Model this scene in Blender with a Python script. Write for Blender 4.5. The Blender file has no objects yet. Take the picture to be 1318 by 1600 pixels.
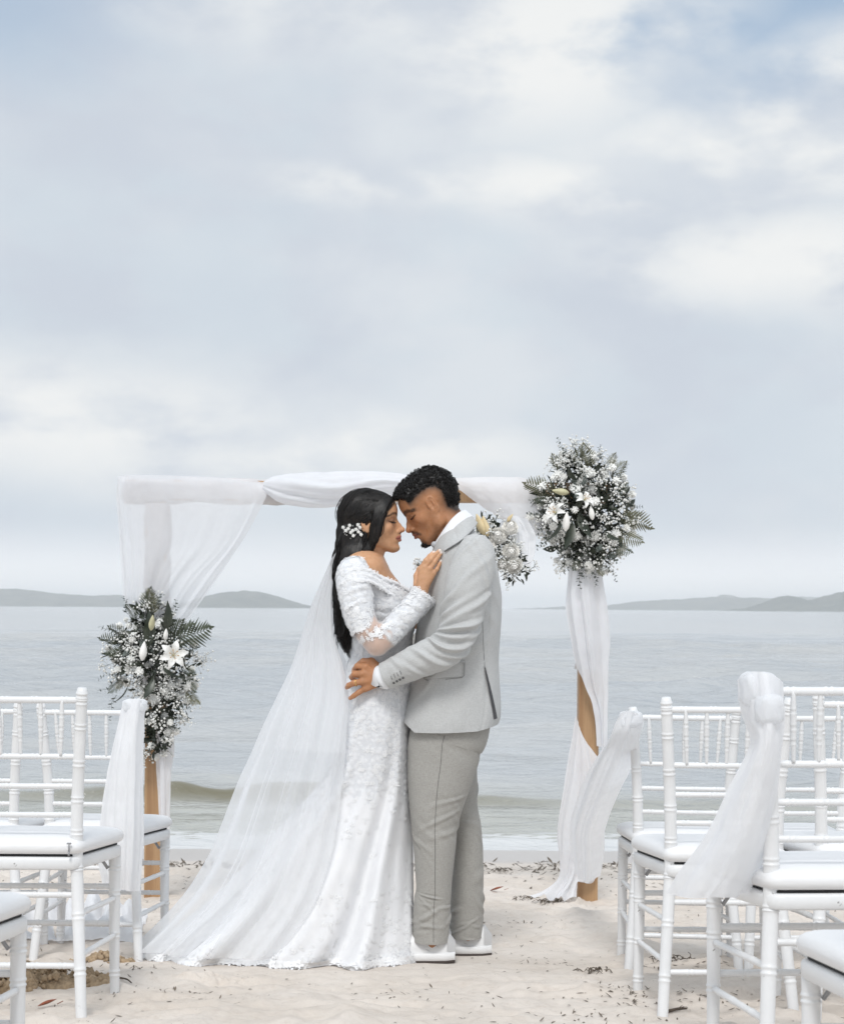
import bpy, bmesh, math, random
import numpy as np
from mathutils import Vector, Matrix, noise as mnoise

random.seed(7)
RNG = np.random.default_rng(7)
SC = bpy.context.scene
COL = SC.collection

# ------------------------------------------------------------------ camera
F = 2400.0                    # focal length in photo pixels (photo 1318 x 1600)
CX, CY = 659.0, 949.0         # where the optical axis meets the photo: on the horizon
CAMZ = 1.244
ROLL = math.atan(8.0 / 1318.0)
cd = bpy.data.cameras.new('camera')
cam = bpy.data.objects.new('camera', cd)
COL.objects.link(cam)
cd.sensor_fit = 'VERTICAL'
cd.sensor_height = 36.0
cd.sensor_width = 36.0
cd.lens = F / 1600.0 * 36.0
cd.shift_y = (CY - 800.0) / 1600.0
cd.clip_start = 0.1
cd.clip_end = 20000.0
ca, sa = math.cos(ROLL), math.sin(ROLL)
cam.matrix_world = Matrix(((ca, -sa, 0, 0), (0, 0, -1, 0), (sa, ca, 0, CAMZ), (0, 0, 0, 1)))
cd.dof.use_dof = True
cd.dof.focus_distance = 5.3
cd.dof.aperture_fstop = 9.0
SC.camera = cam

def P(px, py, Y):
    """the point at distance Y straight ahead that the photo shows at pixel (px, py)"""
    dx, dy = px - CX, CY - py
    return Vector(((dx * ca - dy * sa) * Y / F, Y, CAMZ + (dx * sa + dy * ca) * Y / F))

# ------------------------------------------------------------------ exposure
SC.view_settings.view_transform = 'Standard'
SC.view_settings.look = 'None'
SC.view_settings.exposure = 0.0
SC.view_settings.gamma = 1.0
SC.view_settings.use_curve_mapping = False
SC.cycles.max_bounces = 10
SC.cycles.transparent_max_bounces = 24
SC.cycles.volume_bounces = 6
SC.cycles.use_denoising = True

# ------------------------------------------------------------------ node helper
class NT:
    def __init__(self, tree):
        self.t = tree
        self.n = tree.nodes
        self.l = tree.links
    def node(self, typ, **kw):
        nd = self.n.new(typ)
        for k, v in kw.items():
            setattr(nd, k, v)
        return nd
    def put(self, sock, v):
        if v is None:
            return
        if hasattr(v, 'is_linked') or isinstance(v, bpy.types.NodeSocket):
            self.l.new(v, sock)
        else:
            sock.default_value = v
    def math(self, op, a, b=None, c=None, clamp=False):
        nd = self.node('ShaderNodeMath', operation=op, use_clamp=clamp)
        for i, v in enumerate((a, b, c)):
            if v is not None:
                self.put(nd.inputs[i], v)
        return nd.outputs[0]
    def mix(self, f, a, b):
        nd = self.node('ShaderNodeMix', data_type='RGBA')
        self.put(nd.inputs[0], f)
        for s, v in ((nd.inputs[6], a), (nd.inputs[7], b)):
            if isinstance(v, (tuple, list)) and len(v) == 3:
                v = (*v, 1)
            self.put(s, v)
        return nd.outputs[2]
    def ramp(self, f, stops, interp='LINEAR'):
        nd = self.node('ShaderNodeValToRGB')
        nd.color_ramp.interpolation = interp
        el = nd.color_ramp.elements
        while len(el) < len(stops):
            el.new(0.5)
        for e, (p, c) in zip(el, stops):
            e.position = p
            e.color = (*c, 1) if len(c) == 3 else c
        self.put(nd.inputs[0], f)
        return nd.outputs[0]
    def smooth(self, x, a, b):
        nd = self.node('ShaderNodeMapRange', interpolation_type='SMOOTHSTEP')
        self.put(nd.inputs[0], x)
        nd.inputs[1].default_value = a
        nd.inputs[2].default_value = b
        return nd.outputs[0]
    def noise(self, vec, scale, detail=4, rough=0.55, dist=0.0, out='Fac'):
        nd = self.node('ShaderNodeTexNoise')
        nd.inputs['Scale'].default_value = scale
        nd.inputs['Detail'].default_value = detail
        nd.inputs['Roughness'].default_value = rough
        nd.inputs['Distortion'].default_value = dist
        if vec is not None:
            self.put(nd.inputs['Vector'], vec)
        return nd.outputs[out]
    def voronoi(self, vec, scale, feature='F1', out='Distance', rnd=1.0):
        nd = self.node('ShaderNodeTexVoronoi', feature=feature)
        nd.inputs['Scale'].default_value = scale
        nd.inputs['Randomness'].default_value = rnd
        self.put(nd.inputs['Vector'], vec)
        return nd.outputs[out]
    def mapping(self, vec, scale=(1, 1, 1), loc=(0, 0, 0), rot=(0, 0, 0)):
        nd = self.node('ShaderNodeMapping')
        self.put(nd.inputs[0], vec)
        nd.inputs['Location'].default_value = loc
        nd.inputs['Rotation'].default_value = rot
        nd.inputs['Scale'].default_value = scale
        return nd.outputs[0]
    def bump(self, h, strength=0.3, dist=0.01, normal=None):
        nd = self.node('ShaderNodeBump')
        nd.inputs['Strength'].default_value = strength
        nd.inputs['Distance'].default_value = dist
        self.put(nd.inputs['Height'], h)
        if normal is not None:
            self.put(nd.inputs['Normal'], normal)
        return nd.outputs[0]
    def coords(self, which='Object'):
        return self.node('ShaderNodeTexCoord').outputs[which]
    def attr(self, name, out='Color'):
        return self.node('ShaderNodeAttribute', attribute_name=name).outputs[out]

# ------------------------------------------------------------------ sky and sun
SUN_EL, SUN_ROT = math.radians(50), math.radians(186)
W = bpy.data.worlds.new('World')
SC.world = W
W.use_nodes = True
W.node_tree.nodes.clear()
w = NT(W.node_tree)
bg = w.node('ShaderNodeBackground')
wo = w.node('ShaderNodeOutputWorld')
SKY_STRENGTH = 0.11
bg.inputs[1].default_value = SKY_STRENGTH
w.l.new(bg.outputs[0], wo.inputs[0])
nish = w.node('ShaderNodeTexSky', sky_type='NISHITA')
nish.sun_disc = False
nish.sun_elevation = SUN_EL
nish.sun_rotation = SUN_ROT
nish.air_density = 1.0
nish.dust_density = 2.0
gen = w.coords('Generated')
sep = w.node('ShaderNodeSeparateXYZ')
w.l.new(gen, sep.inputs[0])
dx_, dy_, dz_ = sep.outputs
# cloud deck: direction warped by noise, stretched along the horizon
warp = w.noise(w.mapping(gen, (1, 1, 2.2), (3.1, 0.4, 1.7)), 4.0, 5, 0.55, 0.0, 'Color')
wv = w.node('ShaderNodeVectorMath', operation='MULTIPLY_ADD')
w.l.new(warp, wv.inputs[0])
wv.inputs[1].default_value = (0.10, 0.10, 0.07)
w.l.new(gen, wv.inputs[2])
wsep = w.node('ShaderNodeSeparateXYZ')
w.l.new(wv.outputs[0], wsep.inputs[0])
n1 = w.noise(w.mapping(gen, (1, 1, 1.8), (0.3, 2.0, 0.2)), 5.2, 7, 0.50, 0.15)
n2 = w.noise(w.mapping(gen, (1, 1, 2.0), (5.2, 1.0, 4.4)), 10.0, 6, 0.52, 0.1)
def blob(cx_, cz_, rx, rz):
    """soft patch of cloud centred on a compass direction, 1 in the middle and 0 outside"""
    a = w.math('DIVIDE', w.math('SUBTRACT', wsep.outputs[0], cx_ + 0.05), rx)
    b = w.math('DIVIDE', w.math('SUBTRACT', wsep.outputs[2], cz_ + 0.035), rz)
    r = w.math('SQRT', w.math('ADD', w.math('MULTIPLY', a, a), w.math('MULTIPLY', b, b)))
    front = w.smooth(dy_, 0.0, 0.5)
    return w.math('MULTIPLY', w.smooth(r, 1.0, 0.15), front)
def lin(r, g, b):
    """8-bit sRGB to linear"""
    return tuple(((c / 255 + 0.055) / 1.055) ** 2.4 if c > 10 else c / 255 / 12.92 for c in (r, g, b))
def sky_col(r, g, b):
    return tuple(c / SKY_STRENGTH for c in lin(r, g, b))
deck = w.mix(w.smooth(n1, 0.38, 0.66), sky_col(203, 211, 222), sky_col(220, 226, 232))
deck = w.mix(w.math('MULTIPLY', w.smooth(n2, 0.40, 0.64), 0.6), deck, sky_col(208, 219, 228))
# gaps of open sky
gap = w.math('ADD', w.math('MULTIPLY', blob(-0.27, 0.372, 0.17, 0.085), 0.55), w.math('ADD', w.math('MULTIPLY', blob(0.165, 0.345, 0.15, 0.075), 0.9), w.math('MULTIPLY', blob(0.285, 0.395, 0.17, 0.10), 0.75)))
gap = w.math('ADD', gap, w.math('MULTIPLY', w.smooth(w.noise(w.mapping(gen, (1, 1, 2.0), (8, 3, 1)), 3.0, 4), 0.60, 0.74), w.math('MULTIPLY', w.smooth(dy_, 0.6, 0.0), 0.5)))
gap = w.math('MULTIPLY', gap, w.math('ADD', 0.35, w.math('MULTIPLY', w.smooth(n1, 0.62, 0.42), 0.9)), clamp=True)
blue = w.mix(0.72, nish.outputs[0], sky_col(172, 197, 222))
skyc = w.mix(w.math('MULTIPLY', gap, 0.95, clamp=True), deck, blue)
# bright heaps of cloud
br = None
for b_ in ((-0.06, 0.375, 0.17, 0.06), (0.075, 0.345, 0.16, 0.085), (0.215, 0.285, 0.20, 0.045), (0.26, 0.305, 0.10, 0.06),
           (0.10, 0.262, 0.17, 0.032), (0.22, 0.222, 0.17, 0.045), (-0.24, 0.118, 0.22, 0.06), (-0.05, 0.095, 0.24, 0.035), (-0.03, 0.26, 0.12, 0.02)):
    v = blob(*b_)
    br = v if br is None else w.math('MAXIMUM', br, v)
br = w.math('MULTIPLY', br, w.smooth(n2, 0.34, 0.58))
br = w.math('ADD', br, w.math('MULTIPLY', w.smooth(w.noise(w.mapping(gen, (1, 1, 2.4), (1.5, 7, 2)), 3.4, 6), 0.56, 0.75), w.math('MULTIPLY', w.smooth(dy_, 0.35, -0.2), 0.7)))
skyc = w.mix(w.math('MULTIPLY', br, 0.95, clamp=True), skyc, sky_col(243, 244, 243))
# paler towards the horizon
skyc = w.mix(w.math('MULTIPLY', w.smooth(dz_, 0.058, 0.008), 0.95), skyc, tuple(c * 1.10 for c in sky_col(252, 253, 255)))
# an overcast sky is brighter overhead than at the horizon
up = w.math('ADD', 1.0, w.math('MULTIPLY', w.smooth(dz_, 0.38, 1.0), 0.35))
vm = w.node('ShaderNodeVectorMath', operation='SCALE')
w.l.new(skyc, vm.inputs[0])
w.l.new(up, vm.inputs['Scale'])
w.l.new(vm.outputs[0], bg.inputs[0])

sd = bpy.data.lights.new('sun', 'SUN')
sun = bpy.data.objects.new('sun', sd)
COL.objects.link(sun)
sd.energy = 1.9
sd.angle = math.radians(16)
sd.color = (1.0, 0.98, 0.955)
az = SUN_ROT
sdir = Vector((math.sin(az) * math.cos(SUN_EL), math.cos(az) * math.cos(SUN_EL), math.sin(SUN_EL)))
sun.rotation_euler = sdir.to_track_quat('Z', 'Y').to_euler()

# ------------------------------------------------------------------ object helpers
def tag(o, label=None, cat=None, group=None, kind=None):
    for k, v in (('label', label), ('category', cat), ('group', group), ('kind', kind)):
        if v:
            o[k] = v
    return o
def empty(name, loc=(0, 0, 0), rz=0.0):
    o = bpy.data.objects.new(name, None)
    COL.objects.link(o)
    o.location = loc
    o.rotation_euler = (0, 0, rz)
    o.empty_display_size = 0.1
    return o
def add(name, me, mat=None, parent=None, smooth=True):
    """link a mesh; a parented mesh given in world coordinates keeps its place"""
    o = bpy.data.objects.new(name, me)
    COL.objects.link(o)
    if mat is not None:
        for m in (mat if isinstance(mat, (list, tuple)) else [mat]):
            me.materials.append(m)
    if smooth is not None:
        me.polygons.foreach_set('use_smooth', [bool(smooth)] * len(me.polygons))
    if parent is not None:
        o.parent = parent
        o.matrix_parent_inverse = world_of(parent).inverted()
    return o
def world_of(o):
    m = Matrix.LocRotScale(o.location, o.rotation_euler, o.scale)
    if o.parent is not None:
        m = world_of(o.parent) @ o.matrix_parent_inverse @ m
    return m
def mesh(verts, faces, uvs=None):
    me = bpy.data.meshes.new('m')
    verts = np.asarray(verts, dtype=np.float32)
    if isinstance(faces, np.ndarray):
        n, k = faces.shape
        me.vertices.add(len(verts))
        me.vertices.foreach_set('co', verts.ravel())
        me.loops.add(n * k)
        me.loops.foreach_set('vertex_index', faces.astype(np.int32).ravel())
        me.polygons.add(n)
        me.polygons.foreach_set('loop_start', np.arange(0, n * k, k, dtype=np.int32))
        me.update(calc_edges=True)
        me.validate()
    else:
        me.from_pydata([tuple(v) for v in verts], [], faces)
    if uvs is not None:
        uvs = np.asarray(uvs, dtype=np.float32)
        lay = me.uv_layers.new(name='UVMap')
        vi = np.empty(len(me.loops), dtype=np.int32)
        me.loops.foreach_get('vertex_index', vi)
        lay.data.foreach_set('uv', uvs[vi].ravel())
    return me
class MB:
    """collects verts and faces of several shapes into one mesh"""
    def __init__(self):
        self.v, self.f, self.n = [], [], 0
    def put(self, v, f):
        self.v.extend(tuple(p) for p in v)
        self.f.extend(tuple(i + self.n for i in q) for q in f)
        self.n += len(v)
    def mesh(self):
        return mesh(self.v, self.f)
def grid_faces(nu, nv, closed_u=False):
    """quads of a grid whose vertex (v, u) sits at v * nu + u"""
    us = np.arange(nu if closed_u else nu - 1)
    vs = np.arange(nv - 1)
    U, V = np.meshgrid(us, vs)
    U, V = U.ravel(), V.ravel()
    U1 = (U + 1) % nu
    return np.stack([V * nu + U, V * nu + U1, (V + 1) * nu + U1, (V + 1) * nu + U], 1)
def catmull(pts, n):
    """n points along a smooth curve through pts (any dimension)"""
    p = np.asarray(pts, dtype=float)
    if len(p) == 2:
        t = np.linspace(0, 1, n)[:, None]
        return p[0] * (1 - t) + p[1] * t
    q = np.vstack([2 * p[0] - p[1], p, 2 * p[-1] - p[-2]])
    s = np.linspace(0, len(p) - 1 - 1e-9, n)
    i = s.astype(int)
    t = (s - i)[:, None]
    a, b, c, d = q[i], q[i + 1], q[i + 2], q[i + 3]
    return 0.5 * (2 * b + (c - a) * t + (2 * a - 5 * b + 4 * c - d) * t ** 2 + (3 * b - a - 3 * c + d) * t ** 3)
def tube(pts, rad, sides=6, cap=True):
    """verts, faces of a tube along pts (n,3) with radius number or (n,)"""
    p = np.asarray(pts, dtype=float)
    n = len(p)
    r = np.full(n, rad) if np.isscalar(rad) else np.asarray(rad, dtype=float)
    t = np.gradient(p, axis=0)
    t /= np.linalg.norm(t, axis=1)[:, None] + 1e-12
    ref = np.array([0, 0, 1.0]) if abs(t[0][2]) < 0.9 else np.array([1.0, 0, 0])
    u = np.cross(t[0], ref); u /= np.linalg.norm(u)
    V = []
    ang = np.arange(sides) * 2 * math.pi / sides
    for i in range(n):
        u = u - t[i] * np.dot(u, t[i]); u /= np.linalg.norm(u) + 1e-12
        b = np.cross(t[i], u)
        V.append(p[i] + r[i] * (np.cos(ang)[:, None] * u + np.sin(ang)[:, None] * b))
    V = np.vstack(V)
    f = [tuple(q) for q in grid_faces(sides, n, True).tolist()]
    if cap:
        f.append(tuple(range(sides))[::-1])
        f.append(tuple(range((n - 1) * sides, n * sides)))
    return V, f
def snoise(p, seed=0.0):
    return mnoise.noise(Vector((p[0] + seed, p[1] - seed * 0.7, p[2] + seed * 0.3)))

class VN:
    """vectorised value noise on numpy arrays"""
    def __init__(self, seed):
        r = np.random.default_rng(seed)
        self.t = r.random(4096) * 2 - 1
    def h(self, i, j, k):
        return self.t[(i * 73856093 ^ j * 19349663 ^ k * 83492791) & 4095]
    def __call__(self, x, y, z=0.0):
        x, y, z = np.broadcast_arrays(np.asarray(x, float), np.asarray(y, float), np.asarray(z, float))
        i, j, k = np.floor(x).astype(np.int64), np.floor(y).astype(np.int64), np.floor(z).astype(np.int64)
        a, b, c = x - i, y - j, z - k
        a, b, c = a * a * (3 - 2 * a), b * b * (3 - 2 * b), c * c * (3 - 2 * c)
        def L(p, q, t): return p + (q - p) * t
        return L(L(L(self.h(i, j, k), self.h(i + 1, j, k), a), L(self.h(i, j + 1, k), self.h(i + 1, j + 1, k), a), b),
                 L(L(self.h(i, j, k + 1), self.h(i + 1, j, k + 1), a), L(self.h(i, j + 1, k + 1), self.h(i + 1, j + 1, k + 1), a), b), c)
    def fbm(self, x, y, z=0.0, o=4):
        s, a = 0.0, 1.0
        for q in range(o):
            s = s + a * self(x * 2 ** q + 17 * q, y * 2 ** q - 11 * q, z * 2 ** q + 5 * q)
            a *= 0.5
        return s

# ------------------------------------------------------------------ materials
def new_mat(name):
    m = bpy.data.materials.new(name)
    m.use_nodes = True
    nt = NT(m.node_tree)
    b = nt.n.get('Principled BSDF')
    return m, nt, b
def simple_mat(name, col, rough=0.6, bump=0.0, bscale=60, var=0.0, vscale=8, spec=0.5, coat=0.0):
    m, nt, b = new_mat(name)
    b.inputs['Roughness'].default_value = rough
    b.inputs['Specular IOR Level'].default_value = spec
    b.inputs['Coat Weight'].default_value = coat
    co = nt.coords('Object')
    if var:
        n = nt.noise(co, vscale, 5)
        lo = tuple(c * (1 - var) for c in col)
        hi = tuple(min(1, c * (1 + var)) for c in col)
        nt.l.new(nt.mix(nt.smooth(n, 0.3, 0.7), lo, hi), b.inputs['Base Color'])
    else:
        b.inputs['Base Color'].default_value = (*col, 1)
    if bump:
        nt.l.new(nt.bump(nt.noise(co, bscale, 5), bump, 0.004), b.inputs['Normal'])
    return m
def tulle_mat(name, alpha, col=(0.86, 0.87, 0.89), weave=900, trans=0.5):
    """thin netting: part of the light goes straight through, the rest is scattered to both sides"""
    m, nt, b = new_mat(name)
    nt.n.remove(b)
    out = nt.n.get('Material Output')
    d = nt.node('ShaderNodeBsdfDiffuse'); d.inputs[0].default_value = (*col, 1)
    t = nt.node('ShaderNodeBsdfTranslucent'); t.inputs[0].default_value = (*col, 1)
    x = nt.node('ShaderNodeBsdfTransparent')
    s1 = nt.node('ShaderNodeMixShader'); s1.inputs[0].default_value = trans
    nt.l.new(d.outputs[0], s1.inputs[1]); nt.l.new(t.outputs[0], s1.inputs[2])
    s2 = nt.node('ShaderNodeMixShader')
    # netting looks denser when seen edge on
    lw = nt.node('ShaderNodeLayerWeight'); lw.inputs[0].default_value = 0.35
    a = nt.math('ADD', alpha, nt.math('MULTIPLY', lw.outputs['Facing'], (1 - alpha) * 0.75))
    n = nt.noise(nt.coords('Object'), 7.0, 3)
    a = nt.math('MULTIPLY', a, nt.math('ADD', 0.86, nt.math('MULTIPLY', n, 0.28)), clamp=True)
    nt.l.new(a, s2.inputs[0])
    nt.l.new(x.outputs[0], s2.inputs[1]); nt.l.new(s1.outputs[0], s2.inputs[2])
    nt.l.new(s2.outputs[0], out.inputs[0])
    return m

# ------------------------------------------------------------------ terrain
def ground_z(Y):
    """the beach falls gently towards the sea"""
    Y = np.asarray(Y, float)
    z = -0.092 * (Y - 5.44)
    return np.where(Y < 1.5, -0.092 * (1.5 - 5.44) + (1.5 - Y) * 0.03, z)
WATER_Z = -0.535
vn1, vn2, vn3 = VN(1), VN(2), VN(3)

FOOT = []          # hollows left by feet: x, y, radius x, radius y, depth
for _ in range(420):
    yy = random.uniform(3.4, 9.3)
    FOOT.append((random.uniform(-2.6, 2.6), yy, random.uniform(0.05, 0.13), random.uniform(0.04, 0.10), random.uniform(0.004, 0.018)))
def sand_height(X, Y):
    z = ground_z(Y).copy()
    damp = np.clip((10.4 - Y) / 1.5, 0.12, 1.0)
    z += damp * (0.014 * vn1.fbm(X * 1.3, Y * 1.3, 0, 3) + 0.010 * vn2.fbm(X * 5, Y * 6, 3, 3) + 0.0060 * vn3.fbm(X * 22, Y * 26, 7, 3))
    for fx, fy, rx, ry, dp in FOOT:
        m = (np.abs(X - fx) < 3 * rx) & (np.abs(Y - fy) < 3 * ry)
        if m.any():
            q = ((X[m] - fx) / rx) ** 2 + ((Y[m] - fy) / ry) ** 2
            z[m] += dp * (-np.exp(-q) + 0.75 * np.exp(-(np.sqrt(q) - 1.5) ** 2 * 3))
    # flatten under the couple
    q = ((X - (-0.25)) / 0.9) ** 2 + ((Y - 5.4) / 0.45) ** 2
    return z + (ground_z(Y) - z) * np.exp(-q * q) * 0.85

def far_axis(a, b, n, far, m):
    """n even steps from a to b, then m widening steps out to far on both ends"""
    core = np.linspace(a, b, n)
    g = np.geomspace(1, far, m) - 1
    return np.concatenate([a - g[::-1][:-1], core, b + g[1:]])
sx = far_axis(-2.4, 2.4, 420, 700, 26)
sy = np.concatenate([-np.geomspace(60, 1, 16) + 3.2, np.linspace(2.3, 10.6, 640), np.linspace(10.7, 30, 30)])
sy = np.unique(sy)
X, Y = np.meshgrid(sx, sy)
Z = sand_height(X, Y)
me = mesh(np.stack([X, Y, Z], -1).reshape(-1, 3), grid_faces(len(sx), len(sy)))
m, nt, b = new_mat('sand')
pos = nt.node('ShaderNodeNewGeometry').outputs['Position']
sp = nt.node('ShaderNodeSeparateXYZ'); nt.l.new(pos, sp.inputs[0])
n_a = nt.noise(pos, 2.2, 6, 0.6)
n_b = nt.noise(pos, 26, 6, 0.65)
grain = nt.noise(pos, 420, 3, 0.7)
dry = nt.mix(nt.smooth(n_a, 0.35, 0.68), (0.735, 0.67, 0.605), (0.655, 0.585, 0.515))
dry = nt.mix(nt.math('MULTIPLY', nt.smooth(n_b, 0.48, 0.72), 0.40), dry, (0.53, 0.455, 0.39))
dry = nt.mix(nt.math('MULTIPLY', nt.smooth(grain, 0.50, 0.75), 0.35), dry, (0.46, 0.40, 0.345))
speck = nt.smooth(nt.voronoi(pos, 75), 0.16, 0.08)
speck = nt.math('MULTIPLY', speck, nt.smooth(nt.noise(pos, 5.5, 4), 0.50, 0.66))
dry = nt.mix(nt.math('MULTIPLY', speck, 0.8), dry, (0.09, 0.07, 0.055))
wet = nt.math('ADD', sp.outputs[1], nt.math('MULTIPLY', nt.noise(nt.mapping(pos, (0.5, 1, 1)), 1.6, 4), 1.0))
wetf = nt.smooth(wet, 10.15, 10.85)
col = nt.mix(wetf, dry, (0.50, 0.46, 0.43))
nt.l.new(col, b.inputs['Base Color'])
nt.l.new(nt.math('SUBTRACT', 0.9, nt.math('MULTIPLY', wetf, 0.62)), b.inputs['Roughness'])
b.inputs['Specular IOR Level'].default_value = 0.35
hh = nt.math('ADD', nt.math('MULTIPLY', n_b, 1.0), nt.math('MULTIPLY', grain, 0.35))
bstr = nt.math('MULTIPLY', nt.math('SUBTRACT', 1.0, nt.math('MULTIPLY', wetf, 0.9)), 0.55)
bn = nt.node('ShaderNodeBump'); bn.inputs['Distance'].default_value = 0.012
nt.l.new(bstr, bn.inputs['Strength']); nt.l.new(hh, bn.inputs['Height']); nt.l.new(bn.outputs[0], b.inputs['Normal'])
M_SAND = m
sand = add('sand', me, m)
tag(sand, kind='structure')

# ------------------------------------------------------------------ sea
wy = np.concatenate([np.linspace(10.0, 16.0, 260), np.geomspace(16.03, 120, 420)[0:], np.geomspace(123, 9000, 60)])
nxw = 300
ux = np.linspace(-1, 1, nxw)
ux = np.sign(ux) * (0.55 * np.abs(ux) + 0.45 * np.abs(ux) ** 5 * 2.2)
WX = ux[None, :] * (wy[:, None] * 0.52 + 3.0)
WY = np.repeat(wy[:, None], nxw, 1)
fade = np.clip((WY - 11.0) / 5.0, 0.05, 1) * np.clip(1 - (WY - 60) / 60, 0.0, 1)
rs = np.random.default_rng(12)
H = np.zeros_like(WX)
for k in range(46):
    lam = 0.35 * 1.085 ** k * rs.uniform(0.85, 1.15)
    th = rs.normal(math.pi / 2 + 0.1, 0.55)
    ph = rs.uniform(0, 6.28)
    kx, ky = math.cos(th) / lam * 6.283, math.sin(th) / lam * 6.283
    amp = 0.0100 * lam ** 0.85
    lod = np.clip(lam / (WY * 0.012) - 0.35, 0, 1)
    H += amp * lod * np.sin(kx * WX + ky * WY + ph + 0.8 * vn1(WX * 0.13, WY * 0.13, k))
H *= fade * (0.75 + 0.5 * vn2(WX * 0.12, WY * 0.08, 2))
# a low breaker running in, and flatter swash lines in front of it
bl = 13.9 + 0.35 * vn1.fbm(WX * 0.28, 0.5, 4, 3) + 0.10 * vn2(WX * 1.4, 0.0, 1)
gap_ = np.clip(0.72 + 0.7 * vn3(WX * 0.30 + 0.4, 3.3, 0.2), 0.35, 1.0)
s_ = WY - bl
prof = np.where(s_ < 0, np.exp(-(s_ / 0.13) ** 2), np.exp(-(s_ / 0.55) ** 2))
H += 0.155 * gap_ * prof * (0.85 + 0.3 * vn1(WX * 2.2, WY * 0.5, 3))
for yl, a in ((12.4, 0.022), (11.75, 0.014), (15.3, 0.05), (17.6, 0.06)):
    c_ = yl + 0.3 * vn1.fbm(WX * 0.4, yl, 2, 3)
    s2_ = WY - c_
    H += a * np.where(s2_ < 0, np.exp(-(s2_ / 0.10) ** 2), np.exp(-(s2_ / 0.5) ** 2)) * np.clip(0.5 + vn2(WX * 0.5, yl, 1), 0, 1)
H += 0.006 * vn3.fbm(WX * 4, WY * 5, 1, 3) * np.clip(1 - (WY - 14) / 4, 0, 1)
me = mesh(np.stack([WX, WY, WATER_Z + H], -1).reshape(-1, 3), grid_faces(nxw, len(wy)))
foam = np.clip((12.9 - WY) / 1.2, 0, 1) * 0.62 + np.exp(-((s_ + 0.50) / 0.30) ** 2) * 0.42 * gap_ + np.exp(-((WY - 11.2) / 0.5) ** 2) * 0.12
at = me.attributes.new('foam', 'FLOAT', 'POINT')
at.data.foreach_set('value', foam.ravel().astype(np.float32))
crest = gap_ * np.exp(-((s_ + 0.07) / 0.17) ** 2) * np.clip(0.85 + 0.7 * vn2(WX * 0.45 + 1.7, 2.2, 5), 0.4, 1)
at = me.attributes.new('silt', 'FLOAT', 'POINT')
at.data.foreach_set('value', np.clip(crest, 0, 1).ravel().astype(np.float32))
m, nt, b = new_mat('sea_water')
pos = nt.node('ShaderNodeNewGeometry').outputs['Position']
fo = nt.attr('foam', 'Fac')
fn = nt.noise(nt.mapping(pos, (0.55, 1.5, 1)), 4.5, 7, 0.65, 0.6)
fv = nt.voronoi(nt.mapping(pos, (0.7, 1.3, 1)), 7.0, 'DISTANCE_TO_EDGE')
ff = nt.math('SUBTRACT', nt.math('ADD', fo, nt.math('MULTIPLY', fn, 0.9)), nt.math('ADD', 0.80, nt.math('MULTIPLY', fv, 0.5)))
ff = nt.smooth(ff, 0.0, 0.16)
body = nt.mix(nt.smooth(nt.noise(nt.mapping(pos, (0.06, 0.16, 1)), 1.0, 4), 0.35, 0.65), (0.43, 0.45, 0.465), (0.48, 0.485, 0.48))
sp = nt.node('ShaderNodeSeparateXYZ'); nt.l.new(pos, sp.inputs[0])
shal = nt.smooth(sp.outputs[1], 16.5, 12.0)
body = nt.mix(nt.math('MULTIPLY', shal, 0.75), body, (0.42, 0.42, 0.37))
body = nt.mix(nt.math('MULTIPLY', nt.attr('silt', 'Fac'), 0.92), body, (0.16, 0.145, 0.09))
edge = nt.smooth(sp.outputs[1], 12.2, 10.9)
body = nt.mix(nt.math('MULTIPLY', edge, 0.8), body, (0.42, 0.41, 0.38))
nt.l.new(nt.mix(nt.math('MULTIPLY', ff, 0.75), body, (0.70, 0.71, 0.72)), b.inputs['Base Color'])
nt.l.new(nt.math('ADD', 0.10, nt.math('MULTIPLY', ff, 0.6)), b.inputs['Roughness'])
b.inputs['IOR'].default_value = 1.333
r1 = nt.math('POWER', nt.noise(nt.mapping(pos, (0.55, 1.15, 1)), 2.6, 5, 0.6, 0.5), 2.0)
r2 = nt.math('POWER', nt.noise(nt.mapping(pos, (0.22, 0.6, 1)), 0.8, 5, 0.6, 0.5), 1.6)
h = nt.math('ADD', nt.math('MULTIPLY', r1, 0.26), nt.math('MULTIPLY', r2, 0.55))
nt.l.new(nt.bump(h, 0.55, 1.0), b.inputs['Normal'])
sea = add('sea', me, m)
tag(sea, kind='structure')

# ------------------------------------------------------------------ far hills
def hill(pts, Y, depth, seed, name='hill'):
    """a ridge whose crest passes the given (px, height above the sea in photo pixels) at distance Y, with real depth behind and in front"""
    pts = np.asarray(pts, float)
    n, kk = 160, 28
    xs = np.interp(np.linspace(0, len(pts) - 1, n), np.arange(len(pts)), pts[:, 0])
    hs = catmull(pts, n)[:, 1]
    xs = catmull(pts, n)[:, 0]
    v = np.linspace(-1, 1, kk)
    XX = ((xs - CX) / F * Y)[None, :] + 0 * v[:, None]
    hm = np.maximum(hs, 0) / F * Y
    nz = VN(seed)
    YY = Y + depth * v[:, None] + 0 * xs[None, :]
    prof = np.clip(1 - np.abs(v) ** 1.4, 0, 1)[:, None]
    ZZ = WATER_Z - 2 + (hm[None, :] + 2) * prof * (1 + 0.16 * nz.fbm(XX / (depth * 0.35), YY / (depth * 0.35), 0, 4) * (1 - prof * 0.6)) \
        + (0.03 * hm.max()) * nz.fbm(XX / (depth * 0.08), YY / (depth * 0.08), 3, 3) * prof
    XX = XX + depth * 0.1 * nz.fbm(XX / depth, YY / depth * 2, 5, 2) * (1 - prof)
    o = add(name, mesh(np.stack([XX, YY, ZZ], -1).reshape(-1, 3), grid_faces(n, kk)), M_HILL)
    tag(o, kind='structure')
    return o
m, nt, b = new_mat('wooded_hillside')
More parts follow.
